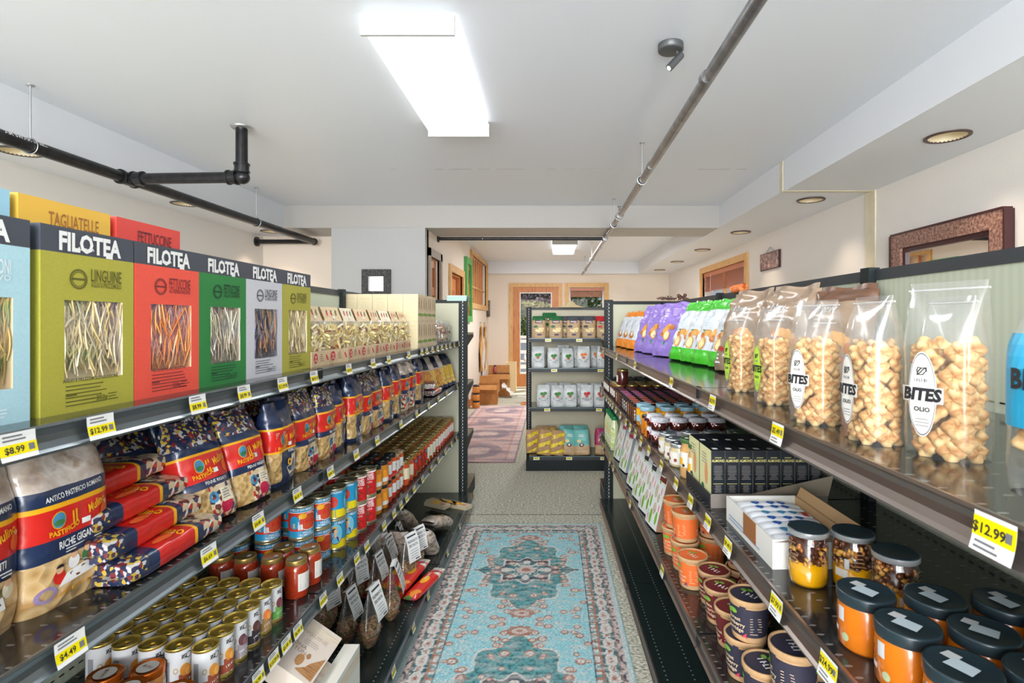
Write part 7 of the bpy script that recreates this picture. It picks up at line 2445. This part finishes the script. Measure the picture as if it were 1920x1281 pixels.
# ================================================================== CENTRE RACK
def rack_bag(kind, seed):
    W, H, D = .135, .215, .07
    F, S = bag_shape(W, H, D, top=.22, bot=.85, wr=.010, seed=seed, e=.6, tw=.88)
    t = thing('snack_bag', 'x', 'snack bag')
    if kind in ('g', 'd', 'r'):
        topm = {'g': mat('top_forest', c3(34, 106, 56), .4), 'd': mat('top_graphite', c3(70, 74, 80), .4), 'r': mat('top_crimson', c3(206, 30, 40), .4)}[kind]
        krb = ramp_mat('bag_kraft', [c3(186, 152, 112), c3(206, 176, 136)], 30, rough=.5)
        b = bag_mesh(F, [(.78, krb), (1, topm)], 26, 24)
        b.rect(S, -.036, .036, H * .66, H * .80, mat('plaque_brown', c3(84, 50, 40), .5), .0012, 5, 3); b.rect(S, -.030, .030, H * .69, H * .77, mat('plaque_lilac', c3(186, 170, 180), .5), .0018, 5, 3)
        b.scrib(S, 0, H * .705, .048, .009, whitep, .0026)
        b.ell(S, -.030, H * .52, .022, .013, topm, .0016, 14)
        for q in ((-.02, .34), (.01, .40), (.03, .32), (0, .30), (.035, .42)):
            b.ell(S, q[0], H * q[1], .015, .012, mat('print_crumb', c3(248, 226, 166), .4), .0016, 10)
        b.ell(S, .005, H * .15, .024, .010, mat('print_violet', c3(90, 70, 110), .5), .0016, 12)
    elif kind in ('w', 'o', 'k'):
        b = bag_mesh(F, [(1, ramp_mat('bag_silver', [c3(186, 190, 190), c3(226, 230, 230)], 14, rough=.35))], 26, 24)
        a = {'w': c3(60, 130, 50), 'o': c3(230, 120, 30), 'k': c3(196, 30, 50)}[kind]
        m = mat('print_heart_' + kind, a, .5)
        b.ell(S, -.014, H * .60, .018, .016, m, .0016, 14); b.ell(S, .016, H * .62, .018, .016, m, .0018, 14); b.poly(S, [(-.03, H * .58), (.032, H * .60), (.0, H * .44)], m, .0014)
        b.ell(S, 0, H * .47, .016, .010, mat('print_rust', c3(190, 90, 50), .5), .002, 12)
        b.lines(S, -.03, .03, H * .36, 2, .012, .005, mat('ink_lilac', c3(130, 124, 150), .5), seed, .0016, True)
        b.ell(S, -.04, H * .38, .006, .005, pgreen, .0016, 8); b.ell(S, .04, H * .38, .006, .005, pgreen, .0016, 8)
    elif kind == 'y':
        b = bag_mesh(F, [(1, ramp_mat('bag_tan', [c3(170, 130, 90), c3(196, 156, 112)], 20, rough=.5))], 26, 24)
        ym = mat('diag_yellow', c3(236, 206, 30), .4)
        for o in (-.03, .045, .12):
            pts = [(-.062, H * .05 + o), (.062, H * .30 + o), (.062, H * .46 + o), (-.062, H * .21 + o)]
            pts = [(u, max(.004, min(H * .97, v))) for u, v in pts]
            n = 8
            P0 = [(pts[0][0] + (pts[1][0] - pts[0][0]) * k / n, pts[0][1] + (pts[1][1] - pts[0][1]) * k / n) for k in range(n + 1)]
            P1 = [(pts[3][0] + (pts[2][0] - pts[3][0]) * k / n, pts[3][1] + (pts[2][1] - pts[3][1]) * k / n) for k in range(n + 1)]
            b.on(S, P0 + P1, [(k, k + 1, n + 2 + k, n + 1 + k) for k in range(n)], ym, .0014)
        b.ell(S, .0, H * .45, .018, .018, mat('print_brown', c3(110, 60, 40), .5), .002, 14)
        b.scrib(S, 0, H * .43, .026, .009, ym, .003)
    else:
        cm_ = {'t': mat('bag_teal', c3(110, 186, 180), .4), 'p': mat('bag_magenta', c3(176, 50, 100), .4)}[kind]
        krb = ramp_mat('bag_kraft', [c3(186, 152, 112), c3(206, 176, 136)], 30, rough=.5)
        b = bag_mesh(F, [(.36, krb), (1, cm_)], 26, 24)
        b.ell(S, -.02, H * .56, .018, .014, mat('print_crumb', c3(248, 226, 166), .4), .0016, 12); b.ell(S, .0, H * .40, .022, .016, mat('print_brown', c3(110, 60, 40), .5), .0016, 12); b.ell(S, .0, H * .41, .010, .009, whitep, .0024, 12)
        b.lines(S, -.03, .03, H * .82, 2, .012, .006, whitep, seed, .0016, True)
    b.build('bag_body', t)
    return Proto(t)
RK = {k: rack_bag(k, 100 + i) for i, k in enumerate('gdrwokytp')}
def rack_row(z, Y, items, nm, back=False):
    for i, (k, px, tz, s) in enumerate(items):
        x = (px - 1036) / 1000 * (Y - .0)
        nmk = {'g': 'kraft taralli bag with green top', 'd': 'kraft taralli bag with graphite top', 'r': 'kraft taralli bag with red top', 'w': 'silver snack bag with green heart', 'o': 'silver snack bag with orange heart', 'k': 'silver snack bag with red heart',
               'y': 'tan bag with yellow diagonal stripes', 't': 'teal and kraft snack bag', 'p': 'magenta and kraft snack bag'}[k]
        RK[k].put((x, Y, z), tz, f'{nmk}, {ORD[i]} along the {nm}', f'bags on the {nm}', rx=-.06, scale=s)
rack_row(1.274, 5.19, [('g', 1010.5, 0, 1), ('g', 1042, .1, 1), ('d', 1075, 0, 1), ('d', 1104, 0, 1), ('r', 1131, 0, .96), ('r', 1158, 0, .96)], 'top shelf of the centre rack')
rack_row(1.274, 5.33, [('g', 1013, 0, 1), ('g', 1031, .3, 1.16), ('d', 1062, 0, 1), ('d', 1092, 0, 1), ('r', 1124, 0, 1)], 'rear row of the top rack shelf')
rack_row(.985, 5.19, [('w', 1009, .0, .96), ('w', 1038, .1, .9), ('w', 1064.5, .25, .88), ('o', 1094, 0, .97), ('o', 1131, 0, .97), ('o', 1160, 0, .97)], 'second shelf of the centre rack')
rack_row(.985, 5.33, [('w', 1012, .0, .96), ('w', 1056, .1, 1), ('o', 1085, 0, .96), ('o', 1118, 0, .97)], 'rear row of the second rack shelf')
rack_row(.607, 5.19, [('w', 1019, .0, .98), ('w', 1045, .1, .96), ('w', 1069, 0, .98), ('k', 1100, 0, .98), ('k', 1126, 0, .98), ('k', 1152, 0, .98)], 'third shelf of the centre rack')
rack_row(.607, 5.33, [('w', 1034, .0, 1), ('w', 1060, .1, 1), ('k', 1092, 0, .98), ('k', 1118, 0, .98)], 'rear row of the third rack shelf')
for i, (k, px, y, tz, s, ry, lab) in enumerate([('y', 1000, 5.27, .3, 1.05, 0, 'yellow striped bag at the outer end of the rack base'), ('y', 1020, 5.18, .1, 1.12, .14, 'yellow striped bag leaning in the middle of its group'), ('y', 1043, 5.17, .1, 1.10, .14, 'yellow striped bag leaning against the teal ones'),
                                           ('y', 1017, 5.36, 0, 1.1, 0, 'yellow striped bag in the rear row, outer one'), ('y', 1030, 5.38, 0, 1.1, 0, 'yellow striped bag in the rear row, inner one'),
                                           ('t', 1064, 5.19, .1, 1.12, .12, 'teal and kraft bag next to the yellow striped ones'), ('t', 1092, 5.18, -.1, 1.12, -.06, 'teal and kraft bag with the full front showing'), ('t', 1062, 5.36, 0, 1.15, 0, 'teal bag behind, next to the yellow group'), ('t', 1088, 5.36, 0, 1.15, 0, 'teal bag behind the full front one'),
                                           ('p', 1130, 5.2, 0, 1.15, 0, 'magenta and kraft bag half hidden by the black upright'), ('p', 1158, 5.2, 0, 1.1, 0, 'magenta and kraft bag fully behind the black upright')]):
    RK[k].put(((px - 1036) / 1000 * y, y, .142), tz, lab, 'bags on the base of the centre rack', rx=-.08, scale=s, ry=ry)
